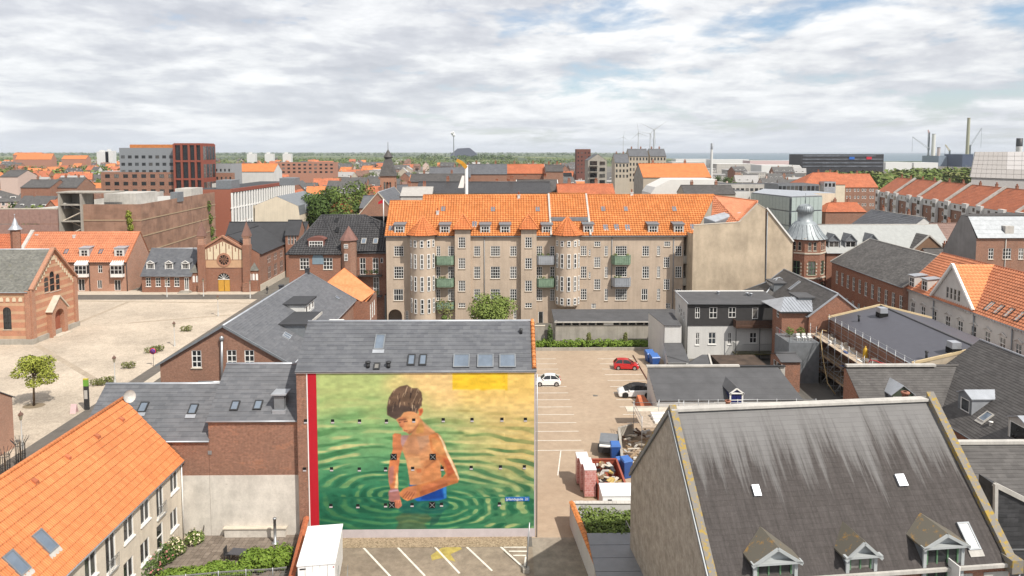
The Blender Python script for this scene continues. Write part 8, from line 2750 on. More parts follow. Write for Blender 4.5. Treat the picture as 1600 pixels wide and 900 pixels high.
for k,(pxa,pxb) in enumerate(((1372,1398),(1400,1435),(1437,1478),(1480,1528),(1530,1590),(1592,1650))):
 f0,f1 = pxa,pxb
 ya,yb = 298 + (f0 - 1372) * .158,298 + (f1 - 1372) * .158
 A,B = az(f0,ya,14.2),az(f1,yb,14.2)
 d = Vector((B.x - A.x,B.y - A.y,0))
 L = d.length
 rt = math.atan2(d.y,d.x)
 n = max(4,int(L / 4.0))
 ops = []
 for r in range(3):
  for c in range(n):
   ops.append(((c + .5) * L / n,2.0 + 3.4 * r,1.3,1.5,1,1,{'ft': .18}))
 t = house("terrace_house",("first","second","third","fourth","fifth","nearest")[k] + " section from the left of the red roofed brick terrace with white upper storey","house",A.x,A.y,L,15,14.2,20.2,BRICK_B,TILE_R,'far',rot=rt,
              ops={'F': ops},fm=WHITE,gutter=None,ry=8,group=None)
 MB().box(0,L,-.25,-.003,11.6,14.0).build("white_storey",WHITE_R,t)
 for c in range(0,n,3):
  MB().box((c + .1) * L / n,(c + .8) * L / n,-1.2,-.253,3,14.6).build("white_bay",WHITE_R,t)
 wn_ = MB()
 for c in range(0,n,3):
  for z in (4.5,8,11.6):
   wn_.box((c + .22) * L / n,(c + .7) * L / n,-1.26,-1.203,z,z + 1.5)
 for c in range(n):
  wn_.box((c + .35) * L / n,(c + .65) * L / n,-.31,-.253,12.3,13.5)
 o_ = wn_.build("bay_window",GLASS,t); o_['kind'] = 'stuff'
 MB().bar((L - .0,-.4,14.3),(L - .0,8,20.8),.9,.7).build("fire_parapet",LIGHTG,t)
for k,(px,py) in enumerate(((1378,335),(1432,338))):
 q = az(px,py + 8)
 tree("climbing_tree",("narrow olive tree against the left end of the brick terrace","narrow olive tree in front of the second terrace section")[k],(q.x,q.y - 3,0),11,2.4,6,LEAF_O,900,.5,40 + k,7,1.4)
house("salmon_roof_house","low red roofed house before the brick terrace","house",ay(1290,332,215).x,215,13,12,ay(1300,331,215).z,ay(1310,317,221).z,BRICK_B,TILE_R,'far',hipL=4,gutter=None)
house("white_gable_house","white gabled house with long grey skylit roof before the brick terrace","house",ay(1362,350,190).x,205,26,16,8.5,14.5,WHITE_R,SLATE,'far',rot=-PI / 2,gutter=None,ridge=LIGHTG)
house("brown_roof_house","plain house with pinkish brown tile roof behind the pale grey roof","house",ay(1455,376,178).x,172,24,14,8,13,BRICK_B,m_tile("pinkish_brown_tile",(.21,.13,.105),(.26,.17,.14),.24,.36,.2),'far',gutter=None)
house("slate_end_house","dark slate roofed house between the brick row and the white gable","house",ay(1415,398,146).x,134,22,12,7.5,11.8,BRICK_R,SLATE_B,'far',gutter=None)
CORT = MT("rust_brown_panel")
uv = CORT.coord('UV')
bn_ = brick_node(CORT,uv,1.2,3.0,.05,off=0)
n = CORT.noise(CORT.map(CORT.coord(),(.22,.22,.35)),1,3,.6)
cc = CORT.mix(bn_.outputs['Color'],(.27,.155,.105),(.33,.195,.135))
cc = CORT.mix(1.0,cc,CORT.ramp(n,[(.35,.75),(.65,1.15)]),'MULTIPLY')
CORTM = CORT.done(cc,.7)
GY_ = 186.0
gc = ay(219,319,GY_)
fgar = Fr(gc.x,GY_)
gz = gc.z
gar = thing("parking_garage","brown panel clad multi storey car park with open rooftop deck","parking garage",(gc.x,GY_,0))
xl = fgar.y(128,319).x
ra2 = math.atan((785 - 700) / 1066.7)
Dg = az(335,300,gz) - Vector((gc.x,GY_,gz))
Lg = Dg.length
dgd = Dg.normalized()
def clad(p,d,L,name,m,n):
 """panels in four storeys along direction d from p"""
 for r in range(4):
  z0,z1 = gz * r / 4 + .25,gz * (r + 1) / 4
  for k in range(n):
   a,b = p + d * (L * k / n),p + d * (L * (k + .985) / n)
   MB().bar((a.x,a.y,(z0 + z1) / 2),(b.x,b.y,(z0 + z1) / 2),.15,z1 - z0 - .05).build("wall_panel",m,gar)
  MB().bar((p.x,p.y,gz * r / 4 + .1),(p.x + d.x * L,p.y + d.y * L,gz * r / 4 + .1),.4,.28).build("floor_band",m_plain("tan_floor_band",(.42,.31,.2),.7) if "tan_floor_band" not in MATS else MATS["tan_floor_band"],gar)
clad(Vector((xl,0,0)),Vector((1,0,0)),-xl,"front",CORTM,9)
clad(Vector((0,0,0)),dgd,Lg,"side",CORTM,14)
pd_ = Vector((-dgd.y,dgd.x,0))
MB().raw([(0,.3,gz - 1.2),tuple(dgd * Lg + Vector((-.3,0,gz - 1.2))),(xl * 1.3,Lg * .95,gz - 1.2),(xl * 1.9,.3,gz - 1.2)],[(0,1,2,3)]).build("roof_deck",m_plain("deck_concrete",(.44,.43,.40),.9),gar)
MB().bar((xl - 5,.4,gz - .5),(xl - 6,Lg,gz - .5),.4,1.6).build("deck_parapet",LIGHTG,gar)
tw0,tw1 = fgar.y(90,303,-.6).x,fgar.y(127,303,-.6).x
tz_ = fgar.y(100,302,-.6).z
st = MB()
st.box(tw0,tw0 + .5,-.6,5,0,tz_).box(tw1 - .5,tw1,-.6,5,0,tz_).box(tw0,tw1,4.6,5.0,0,tz_).box(tw0 - .3,tw1 + 8,-.7,6,tz_ + .003,tz_ + .35)
for k in range(1,5):
 st.box(tw0 + .5,tw1 - .5,-.5,4.6,gz * k / 4 - .35,gz * k / 4)
st.build("stair_tower",CONC,gar)
for k in range(4):
 z = gz * k / 4
 for s in (0,1):
  a,b = (tw0 + .8,tw1 - .8) if s == 0 else (tw1 - .8,tw0 + .8)
  MB().bar((a,.6 + 1.6 * s,z + s * gz / 8),(b,.6 + 1.6 * s,z + (s + 1) * gz / 8),1.3,.25).build("stair_flight",STONE,gar)
xl2 = fgar.y(0,328,.3).x - 6
for r in range(4):
 z0,z1 = (gz - 1.4) * r / 4 + .2,(gz - 1.4) * (r + 1) / 4
 for k in range(8):
  a = xl2 + (tw0 - xl2) * k / 8
  MB().box(a,a + (tw0 - xl2) / 8 * .985,.2,.4,z0,z1).build("wall_panel",m_plain("mauve_brown_panel",(.32,.20,.165),.7,var=.2) if "mauve_brown_panel" not in MATS else MATS["mauve_brown_panel"],gar)
MB().box(xl2,tw0,.15,.6,gz - 1.39,gz - 1.1).build("coping_band",STONE,gar)
box_on(gar,tw1 + 1,tw1 + 10,8,20,gz - 1.2,gz + 2.4,LIGHTG,"roof_house")
box_on(gar,xl * .55,xl * .2,38,46,gz - 1.2,gz + 2.2,LIGHTG,"roof_house")
box_on(gar,xl * .22,xl * .08,24,28,gz - 1.2,gz + 1.8,ZINC_D,"plant_box")
for k in range(3):
 vx,vz = fgar.y(201,350 + 8 * k,-.3).x,fgar.y(201,335 + 10 * k,-.3).z
 mm = MB(); leaf_cloud(mm,[(vx + .3 * k,-.3,vz,.8,.25,1.1)],120,.3,k); mm.build("climbing_plant",LEAF_Y,gar)
for k in range(3):
 q = Vector((0,0,0)) + dgd * (Lg * .93)
 mm = MB(); leaf_cloud(mm,[(q.x + .5,q.y - 1 - k,gz * (.25 + .25 * k),.9,.6,2.0)],160,.35,k + 5); mm.build("climbing_plant",LEAF,gar)
ht,hL,hz = slab("hotel_block","tall grey and red brick hotel block with rows of windows",186,272,231,330,18,m_plain("grey_metal_cladding",(.22,.235,.25),.5,var=.08),3,8,.55,.42,2.6,fh=3.5,fm=DARK)
fhot = Fr(ay(186,231,330).x,330)
zmid = fhot.y(200,269).z
wl2 = [((c + .5) * 4.3 - 8,zmid - 1.0 - 3.6 * r - 1.8,2.3,1.8,2,1) for r in range(4) for c in range(8)]
facade(ht,BRICK_P,(-9,-.4,0),0,[(0,0),(hL + 9,0),(hL + 9,zmid),(0,zmid)],[(q[0] + 9,) + q[1:] for q in wl2],fm=DARK)
box_on(ht,4,hL,2,14,hz,hz + 1.6,TILE_O,"roof_rail")
box_on(ht,-9,0,0,12,0,zmid,BRICK_P,"low_wing")
x0,x1 = fhot.y(271,225,-3).x,fhot.y(314,225,-3).x
tz_ = fhot.y(290,225,-3).z
REDF = m_plain("brick_red_frame",(.25,.07,.045),.7)
twr = MB()
n_ = 5
xs2 = [x0,x0 + (x1 - x0) * .27,x0 + (x1 - x0) * .54,x0 + (x1 - x0) * .78,x1]
for xx in xs2:
 twr.box(xx - .45,xx + .45,-3.0,12,0,tz_)
for z in (tz_ - .5,tz_ * .76,tz_ * .52,tz_ * .28):
 twr.box(x0,x1,-2.9,11.9,z,z + .9)
twr.build("red_frame",REDF,ht)
MB().box(x0 + .3,x1 - .3,-2.3,11,.1,tz_ - .2).build("dark_glass",GLASS,ht)
for y in (-2,1.4,4.8,8.2):
 for z in (.04,.31,.55,.79):
  MB().box(x1 + .452,x1 + .5,y,y + 2.8,tz_ * z,tz_ * (z + .18)).build("window",GLASS,ht)
slab("hotel_wing","lower grey and brick hotel wing with small windows right of the red framed tower",315,361,256,345,14,m_plain("grey_cladding2",(.30,.31,.32),.6),2,7,.4,.4,1.5,fh=3.4)
slab("brick_wing","red brick lower storeys of the hotel wing",315,363,270,343,3,BRICK_P,2,7,.4,.4,1.0,fh=3.4)
wf0,wf1 = ay(361,296,252),az(458,283,ay(361,296,252).z)
fin = thing("white_fin_office","red brick office with long facade of white vertical fins","office",(wf0.x,252,0))
dfn = Vector((wf1.x - wf0.x,wf1.y - 252,0)); Lf = dfn.length; dfn.normalize()
zt_ = wf0.z
DKGL = m_plain("dark_office_glass",(.05,.055,.06),.15)
MB().raw([(0,0,0),tuple(dfn * Lf),tuple(dfn * Lf + Vector((0,0,zt_ - 1.2))),(0,0,zt_ - 1.2)],[(0,1,2,3)]).build("glass_wall",DKGL,fin)
nf = 26
for k in range(nf + 1):
 p = dfn * (Lf * k / nf)
 MB().bar((p.x + .2,p.y - .2,(zt_ - 1.3) / 2),(p.x + .2 + dfn.x * .9,p.y - .2 + dfn.y * .9,(zt_ - 1.3) / 2),.5,zt_ - 1.3).build("white_fin",WHITE,fin)
for z in (zt_ * .3,zt_ * .62):
 MB().bar((.1,-.5,z),(dfn.x * Lf,dfn.y * Lf - .5,z),.4,.5).build("white_band",WHITE,fin)
MB().bar((0,0,zt_ - .5),(dfn.x * Lf,dfn.y * Lf,zt_ - .5),.9,1.3).build("red_cornice",REDF,fin)
xw = Fr(wf0.x,252).y(300,296).x
wall(fin,m_plain("smooth_red_brick",(.30,.105,.065),.85,var=.08),(xw,0,0),0,[(0,0),(-xw,0),(-xw,zt_),(0,zt_)])
MB().raw([(xw,0,zt_ - .05),(0,0,zt_ - .05),tuple(dfn * Lf + Vector((0,0,zt_ - .05))),(xw,Lf,zt_ - .05)],[(0,1,2,3)]).build("roof",FELT_D,fin)
box_on(fin,xw * .5,xw * .1,4,12,zt_,zt_ + 3.2,ZINC_D,"plant_room")
box_on(fin,8,14,30,38,zt_,zt_ + 3.0,ZINC_D,"plant_room")
box_on(fin,xw * .9,xw * .6,14,20,zt_,zt_ + 1.5,LIGHTG,"roof_plant")
cmY = 186.0
fcm = Fr(0,cmY)
pp = [fcm.y(*q) for q in ((396,350),(398,321),(432,307),(466,322),(468,336),(468,350))]
cmh = thing("cream_mansard_house","cream rendered house with zinc mansard roof and long dormer","house",(0,cmY,0))
wall(cmh,CREAM,(0,0,0),0,[(pp[0].x,0),(pp[5].x,0)] + [(q.x,q.z) for q in pp[4:0:-1]])
far_z = 26.0
ops = [(2 + 2.4 * k,z,.9,1.7,2,2) for k in range(10) for z in (pp[4].z - 3.2,pp[4].z - 6.5)]
facade(cmh,CREAM,(pp[4].x,0,0),PI / 2,[(0,0),(far_z,0),(far_z,pp[4].z),(0,pp[4].z)],ops,fm=STONE)
e = Vector((0,far_z,0))
tiles(cmh,pp[4],pp[4] + e,pp[3] + e,pp[3],ZINC_D,e=1,tw=0,step=.02,lift=.05)
tiles(cmh,pp[3],pp[3] + e,pp[2] + e,pp[2],ZINC_D,e=1,tw=0,step=.02,lift=.05)
tiles(cmh,pp[1],pp[1] + e,pp[2] + e,pp[2],ZINC_D,e=1,tw=0,step=.02,lift=.05)
wall(cmh,CREAM,(pp[0].x,far_z,0),-PI / 2,[(0,0),(far_z,0),(far_z,pp[1].z),(0,pp[1].z)])
dd = MB().box(pp[4].x - 2.0,pp[4].x + .1,6,23,pp[4].z + .1,pp[4].z + 2.4).build("long_dormer",ZINC,cmh)
for k in range(7):
 window(cmh,(pp[4].x + .12,7.5 + 2.2 * k,pp[4].z + .5),PI / 2,1.5,1.4,2,1,fm=ZINC_D,inset=0)
house("orange_pyramid_house","small orange pyramid roof between the mansard house and the big trees","house",ay(503,331,195).x,195,9,9,ay(510,331,195).z,ay(515,314,199).z,CREAM,TILE_R,'far',hipL=4.4,hipR=4.4,gutter=None)
bgw = thing("x","x","x"); bpy.data.objects.remove(bgw,do_unlink=True)
bx0,bx1 = ay(556,345,172).x,ay(626,345,172).x
house("brick_gable_house","brown brick gabled house with slate roof behind the left end of the orange roof","house",bx1,172,26,bx1 - bx0,ay(560,335,172).z - 1.0,ay(593,301,172).z,BRICK_B,SLATE,'far',rot=PI / 2,gutter=None,ridge=ZINC,verge=STONE)
house("pale_roof_house","pale grey roofed house tucked behind the left shoulder of the orange roof","house",ay(626,310,178).x,178,8,9,ay(640,306,178).z,ay(640,293,182).z,LIGHTG,m_plain("pale_roof",(.42,.40,.37),.7),"far",gutter=None)
house("slate_hall","slate roofed hall left of the brown brick gable","house",ay(562,330,186).x,186,10,12,ay(570,325,186).z,ay(570,306,192).z,BRICK_B,SLATE_L,'far',gutter=None)
cty = 300.0
ct0,ct1 = ay(594,275,cty),ay(616,275,cty)
ctw = ct1.x - ct0.x
tow = thing("church_tower","red brick church tower with slender grey slate spire","church tower",((ct0.x + ct1.x) / 2,cty + ctw / 2,0))
wl3 = [(ctw / 2 + d,ct0.z - 6.2,1.0,3.6,1,1,{'arch': True,'fm': BRICK_R}) for d in (-1.2,0,1.2)]
h2 = ctw / 2
for k in range(4):
 an_ = PI / 2 * k
 o_ = Matrix.Rotation(an_,3,'Z') @ Vector((-h2,-h2,0))
 facade(tow,BRICK_C,o_,an_,[(0,0),(ctw,0),(ctw,ct0.z),(0,ct0.z)],wl3 if k in (0,1) else [],name="tower_wall")
sp1,sp2,sp3 = ay(605,262,cty).z,ay(605,247,cty).z,ay(605,233,cty).z
sr = MB()
e = h2 + .5
for za,zb_,ra_,rb2_ in ((ct0.z,sp2,e * 1.41,1.7),(sp2 + .8,sp3,1.9,.06)):
 sr.lathe([(ra_,za),(rb2_,zb_)],n=4 if za == ct0.z else 8,smooth=False,a0=PI / 4,a1=PI / 4 + 2 * PI)
sr.lathe([(1.7,sp2),(2.1,sp2 + .4),(1.9,sp2 + .8)],n=8,smooth=False)
sr.tube([(0,0,sp3 - .5),(0,0,sp3 + 3)],.12,5)
sr.build("spire",SLATE_B,tow)
house("church_nave","slate roofed church nave with salmon gable beside the brick tower","church",ay(617,290,304).x,304,22,14,10,17,BRICK_S,SLATE,'far',gutter=None)
for k,(px,d,h,r,sd_) in enumerate(((503,196,22.5,6.5,3),(548,200,25,8.0,8),(526,206,22.5,7,5),(577,194,19,5,9))):
 p = ay(px,330,d)
 tree("big_tree",("dense dark tree left of the brick gable, leftmost of the grove","largest dark round tree of the grove beside the brick gable","tree in the back of the dark grove","small tree at the right end of the dark grove")[k],(p.x,d,0),h,r,h * .6,LEAF_D if k != 1 else LEAF,8500,.40,sd_,26,.9,group=None)
tree("wall_tree","light green tree growing behind the brick hall's left pinnacle",(ay(337,372,176).x,176,0),11,2.4,7.5,LEAF,700,.3,31,7,1.0)
house("dark_slate_block","long black slate roof with white parapet and skylights just behind the orange roof, left part","building",ay(650,300,182).x,182,36,14,ay(700,302,182).z,ay(700,285,188).z,CREAM,TILE_K,'far',gutter=None)
hh_ = house("dark_slate_block","grey slate roof with small white dormer right of the black slate roof","building",ay(768,300,184).x,184,6.5,12,ay(790,304,184).z,ay(790,289,190).z,BRICK_B,SLATE_B,'far',gutter=None)
house("slate_gable_front_house","dark slate roof with white edge and small white pediment above a brick wall","building",ay(808,300,186).x,186,11.3,12,ay(840,299,186).z,ay(840,281.5,192).z,BRICK_R,SLATE_B,'far',gutter=None,verge=WHITE)
house("red_roof_hall","plain red tiled roof right behind the orange roof in the centre","building",ay(873,305,178).x,178,15,12,ay(900,309,178).z,ay(900,288,184).z,BRICK_R,TILE_R,'far',gutter=None)
ops = [(1.8 + 3.1 * k,2.5 + 3.2 * r,1.2,1.6,1,1,{'ft': .16}) for k in range(8) for r in range(3)]
house("orange_mid_house","brick apartment house with bright orange roof and dormers in the centre distance","building",ay(791,270,300).x,300,17,13,ay(820,271,300).z,ay(820,257,306).z,BRICK_R,TILE_R,'far',ops={'F': ops[:15]},fm=WHITE,gutter=None,verge=LIGHTG)
for k,(x0_,x1_,pe,pt,d,lab,wm,rm) in enumerate(((730,792,272,257,290,"long grey slate roofed brick house left of the orange roof in the centre",BRICK_B,SLATE),(670,735,277,262,286,"pale grey gabled hall roofs left of the centre",BRICK_R,SLATE_L),(853,880,268,258,296,"small dark hipped roof right of the orange roofed apartments",BRICK_B,SLATE_B),
                                          (640,730,284,272,255,"wide brown brick block with flat white topped roof behind the church tower",BRICK_B,SLATE_B))):
 xa,xb = ay(x0_,pe,d).x,ay(x1_,pe,d).x
 house("slate_town_house",lab,"house",xa,d,xb - xa,12,ay(700,pe,d).z,ay(700,pt,d + 6).z,wm,rm,'far',gutter=None,ops={'F': [(1.6 + 2.6 * j,3 + 3 * r,1.1,1.5,1,1) for j in range(int((xb - xa) / 2.7)) for r in range(2)]},fm=WHITE)
def apt(px0,px1,pe,pt,d,lab,wm,rm,rows,cols,kind='far',**k):
 a,b = ay(px0,pe,d),ay(px1,pe,d)
 L = b.x - a.x
 zr_ = ay((px0 + px1) / 2,pt,d + 6).z
 ops = [((c + .5) * L / cols,a.z - 3.1 * (r + 1) + .6,min(1.6,L / cols * .5),1.7,1,1,{'ft': .12}) for r in range(rows) for c in range(cols)]
 return house("apartment_house",lab,"building",a.x,d,L,12,a.z,zr_,wm,rm,kind,ops={'F': ops},fm=DARK,gutter=None,**k)
SAND = m_plaster("sand_render",(.46,.40,.32),.1)
apt(961,983,254,241,392,"left low part of the tall sand coloured apartments with grey roofs",SAND,SLATE_L,3,4)
apt(983,1013,244,233,400,"middle of the tall sand coloured apartments with grey roofs",SAND,SLATE_L,5,6)
apt(1016,1041,244,233,404,"right part of the tall sand coloured apartments with grey roofs",SAND,SLATE_L,5,5)
ag = thing("a_frame_apartments","concrete gabled apartment block with dark glazed balconies","building",(0,330,0))
fa_ = Fr(0,330)
pp = [fa_.y(*q) for q in ((919,300),(919,251),(934,241),(948,251),(948,300))]
wall(ag,CONC,(0,0,0),0,[(pp[0].x,0),(pp[4].x,0),(pp[3].x,pp[3].z),(pp[2].x,pp[2].z),(pp[1].x,pp[1].z)])
wall(ag,CONC,(pp[0].x,14,0),-PI / 2,[(0,0),(14,0),(14,pp[1].z),(0,pp[1].z)])
tiles(ag,(pp[3].x,0,pp[3].z),(pp[3].x,14,pp[3].z),(pp[2].x,14,pp[2].z),(pp[2].x,0,pp[2].z),SLATE,lift=.1,**roofkw('far'))
tiles(ag,(pp[1].x,14,pp[1].z),(pp[1].x,0,pp[1].z),(pp[2].x,0,pp[2].z),(pp[2].x,14,pp[2].z),SLATE,lift=.1,**roofkw('far'))
for r in range(5):
 z = pp[1].z - 3.0 * r
 MB().box(pp[0].x + .8,pp[2].x - .3,-.25,-.003,z - 2.2,z - .2).build("glazing",GLASS,ag)
 MB().box(pp[0].x + .6,pp[2].x,-1.6,-.003,z - 2.6,z - 2.3).build("balcony_slab",CONC,ag)
 MB().box(pp[2].x + 1.0,pp[3].x - .8,-.2,-.003,z - 2.0,z - .4).build("window",GLASS,ag)
slab("brown_brick_tower","dark brown brick tower block on the horizon right of centre",901,923,233,560,12,m_plain("brown_brick_far",(.16,.065,.05),.9),6,4,.4,.4,1.5,fh=3.2)
house("orange_gable_block","concrete gabled building with bright orange roof and white dormer strip in front of the sea","building",ay(1005,283,250).x,250,25,18,ay(1060,277,250).z,ay(1060,256,259).z,SAND,TILE_N,'far',gutter=None,gable=CONC)
wr = thing("white_roof_hall","broad white membrane roofed hall behind the right part of the orange roof","hall",(0,0,0))
pp = [ay(1017,302,215),ay(1022,292,217),ay(1040,279,222),ay(1110,279,222),ay(1110,304,214)]
MB().prism([(q.x,q.z) for q in pp] + [(pp[4].x,0),(pp[0].x,0)],(1,0,0),(0,0,1),(0,215,0),(0,14,0)).build("hall",m_plain("white_membrane",(.66,.64,.60),.7,var=.06),wr)
slab("white_flat_hall","flat white topped hall right of the white membrane roof",1105,1172,299,208,10,WHITE_R,0,0)
house("black_peak_house","dark slate ridged sheds before the white membrane roof","house",ay(1070,303,200).x,200,15,9,ay(1080,303,200).z,ay(1080,290,204).z,SAND,SLATE_B,'far',gutter=None)
slab("long_low_block","long grey low block with strip windows left of the glass hall",1113,1215,288,300,12,LIGHTG,1,14,.7,.4,.8)
slab("black_office","black banded office block before the sea",1253,1381,241,900,40,m_plain("black_facade",(.03,.028,.032),.6),0,0)
o_ = [x for x in SC.objects if x.get('label','').startswith("black banded")][0]
L9 = ay(1381,241,900).x - ay(1253,241,900).x
for r in range(4):
 z = ay(1300,241,900).z - 4.6 * r
 MB().box(1,L9 - 1 - (10 if r == 0 else 0),-.5,-.003,z - 3.0,z - 1.2).build("window_band",m_plain("office_glass_band",(.13,.14,.16),.2,var=.5,scale=.1) if "office_glass_band" not in MATS else MATS["office_glass_band"],o_)
for px,c_ in ((1330,(.02,.12,.45)),(1357,(.5,.02,.04))):
 x = ay(px,245,900).x - ay(1253,241,900).x
 MB().box(x - 3,x + 4,-1.0,-.6,ay(px,249,900).z,ay(px,245,900).z).build("facade_sign",m_plain("sign_%d" % px,c_,.5),o_)
cl = thing("panel_clad_plant","huge pale panel clad building with sloping walls at the right horizon","building",(0,500,0))
fc_ = Fr(0,500)
p00,p01,p10,p11 = fc_.y(1516,277),fc_.y(1524,237),fc_.y(1760,285),fc_.y(1760,235)
mid0,mid1 = fc_.y(1572,279),fc_.y(1574,237)
PAN = m_plain("pale_panel",(.50,.47,.45),.55,var=.08)
PAN2 = m_plain("bright_panel",(.66,.63,.62),.5,var=.06)
for (a0,a1,b0,b1,n,m) in ((p00,p01,mid0,mid1,7,PAN),(mid0,mid1,p10,p11,16,PAN2)):
 for i in range(n):
  for j in range(6):
   g = lambda u,v: (a0.lerp(b0,u)).lerp(a1.lerp(b1,u),v)
   u0,u1,v0,v1 = (i + .02) / n,(i + .98) / n,(j + .03) / 6,(j + .97) / 6
   q = [g(u0,v0),g(u1,v0),g(u1,v1),g(u0,v1)]
   MB().hexa([p + Vector((0,.0,0)) for p in (q[0],q[1])] + [q[1] + Vector((0,1,0)),q[0] + Vector((0,1,0))],[q[3],q[2],q[2] + Vector((0,1,0)),q[3] + Vector((0,1,0))]).build("wall_panel",m if j > 1 else PAN,cl)
MB().prism([(p00.x + .5,0),(p10.x,0),(p11.x,p11.z - .3),(p01.x + .5,p01.z - .3)],(1,0,0),(0,0,1),(0,1.01,0),(50,60,0)).build("core",m_plain("joint_grey",(.36,.34,.33),.8),cl)
def stack(px,py0,py1,d,r,lab,mat,capm=None,capf=.0,name="chimney",taper=.8):
 a,b = ay(px,py0,d),ay(px,py1,d)
 t = thing(name,lab,name.replace('_',' '),(a.x,d,0))
 MB().lathe([(r,0),(r * taper,b.z * (1 - capf))],n=12).lathe([(r * taper,b.z * (1 - capf)),(0,b.z * (1 - capf))],n=12).build("shaft",mat,t)
 if capm:
  MB().lathe([(r * taper * 1.02,b.z * (1 - capf)),(r * taper * 1.02,b.z),(0,b.z)],n=12).build("top",capm,t)
 return t
PALE = m_plain("pale_far_paint",(.62,.62,.60),.7)
OLV = m_plain("olive_concrete",(.36,.35,.25),.8)
stack(1511,245,184,1700,4.2,"tall olive concrete power station chimney on the harbour",OLV,m_plain("olive_dark",(.22,.21,.14),.8),.03)
stack(1592,240,216,640,2.6,"short white chimney with black top behind the panel clad plant",PALE,DARK,.17,taper=1.0)
stack(1457.5,252,209,1900,5.5,"pale wind turbine tower section standing on the harbour quay",PALE,ZINC_D,.02)
stack(1466,252,230,1900,4,"shorter grey tower section with dark top on the quay",m_plain("pinkish_grey",(.45,.38,.38),.7),DARK,.05,taper=1.0)
stack(1111.5,265,224,420,.9,"slim white chimney mast before the sea",PALE,ZINC_D,.1)
def crane(px0,py0,px1,py1,d,lab,mat,base=252):
 a,b = ay(px0,py0,d),ay(px1,py1,d)
 t = thing("harbour_crane",lab,"crane",(a.x,d,0),0)
 r = d / 1066.7
 MB().bar((0,0,0),(0,0,a.z + 2),3.0 * r * .6,3.0 * r * .6).box(-2.5,2.5,-2,2,a.z * .45,a.z * .45 + 5).build("tower",m_plain("crane_dark",(.10,.12,.14),.6) if "crane_dark" not in MATS else MATS["crane_dark"],t)
 n = 8
 dx,dz = b.x - a.x,b.z - a.z
 L = math.hypot(dx,dz)
 nx,nz = -dz / L * 1.1 * r,dx / L * 1.1 * r
 jb = MB()
 for s in (-1,1):
  jb.bar((s * nx,0,a.z + s * nz),(dx + s * nx * .3,0,b.z + s * nz * .3),.55 * r,.55 * r)
 for k in range(n):
  u,v = k / n,(k + 1) / n
  jb.bar((dx * u - nx,0,a.z + dz * u - nz),(dx * v + nx * .8,0,a.z + dz * v + nz * .8),.3 * r,.3 * r)
 jb.build("jib",mat,t)
 MB().tube([(dx,0,b.z),(dx,0,b.z * .45)],.18 * r,4).build("cable",MATS["crane_dark"],t)
 return t
CRN = m_plain("crane_pale",(.42,.45,.5),.6)
crane(1451,232,1426,214,1900,"harbour crane with its jib pointing left",CRN)
crane(1452,208,1450,203,1910,"crane with pale red head standing at the tower sections",m_plain("crane_red",(.45,.25,.22),.6))
crane(1516,228,1534,200,1800,"harbour crane with its jib raised to the right of the tall chimney",CRN)
crane(1484,236,1477,226,2000,"small distant crane with tan jib between the towers and the chimney",m_plain("crane_tan",(.45,.38,.22),.6))
slab("blue_grey_shed","long blue grey harbour shed left of the tall chimney",1467,1504,243.5,1500,60,m_plain("blue_grey_cladding",(.20,.25,.31),.6),0,0,cat="shed")
slab("dark_blue_shed","dark blue harbour building right under the tall chimney",1504,1521,241,1450,60,m_plain("navy_cladding",(.05,.07,.12),.6),0,0,cat="shed")
hw = 0
dkh = thing("far_dark_hall","huge dark slope sided hall on the horizon left of centre","building",(0,3200,0))
fd3 = Fr(0,3200)
pp = [fd3.y(*q) for q in ((704,241),(715,232),(733,231),(745,240.5))]
MB().prism([(pp[0].x,-2),(pp[3].x,-2)] + [(q.x,q.z) for q in pp[::-1]],(1,0,0),(0,0,1),(0,0,0),(0,80,0)).build("hall",m_plain("dark_slate_blue",(.09,.10,.14),.7),dkh)
sm = stack(709,240,214,3000,2.2,"thin distant power station stack with a white plume",ZINC_D)
pl = MB(); leaf_cloud(pl,[(0,0,ay(709,211,3000).z,7,6,6),(-4,0,ay(709,208,3000).z,8,6,6)],200,4,3)
pl.build("steam",m_plain("white_steam",(.8,.8,.8),1.0),sm)
TURB = m_plain("turbine_grey",(.46,.47,.49),.6)
def turbine(px,py_hub,d,bl,a0,lab):
 a = ay(px,py_hub,d)
 t = thing("wind_turbine",lab,"wind turbine",(a.x,d,0),0,"wind turbines on the horizon")
 MB().lathe([(bl * .055,0),(bl * .03,a.z)],n=10).build("tower",TURB,t)
 MB().box(-bl * .035,bl * .035,-bl * .11,bl * .07,a.z - bl * .035,a.z + bl * .04).build("nacelle",TURB,t)
 for k in range(3):
  an = rad(a0 + 120 * k)
  c,s = math.sin(an),math.cos(an)
  n_ = Vector((s,0,-c))
  m = MB()
  p0 = Vector((0,-bl * .12,a.z)); dirv = Vector((c,0,s))
  m.hexa([p0 + n_ * (-.025 * bl),p0 + n_ * (.03 * bl),p0 + n_ * (.03 * bl) + Vector((0,.03 * bl,0)),p0 + n_ * (-.025 * bl) + Vector((0,.03 * bl,0))],
               [p0 + dirv * bl + n_ * (-.006 * bl),p0 + dirv * bl + n_ * (.006 * bl),p0 + dirv * bl + n_ * (.006 * bl) + Vector((0,.01 * bl,0)),p0 + dirv * bl + n_ * (-.006 * bl) + Vector((0,.01 * bl,0))])
  m.build("blade",TURB,t)
 MB().lathe([(0,-.03 * bl),(.04 * bl,0),(0,.03 * bl)],(0,-bl * .12,a.z),8).build("hub",PALE,t)
turbine(974,214,2600,26,8,"leftmost and smallest wind turbine of the four")
turbine(997.5,208,2200,36,-10,"second wind turbine from the left with one blade up")
turbine(1016,209,2100,34,40,"third wind turbine from the left, almost hidden behind its neighbour's blades")
turbine(1022,203,2000,44,55,"rightmost and largest wind turbine of the four")
rk = random.Random(21)
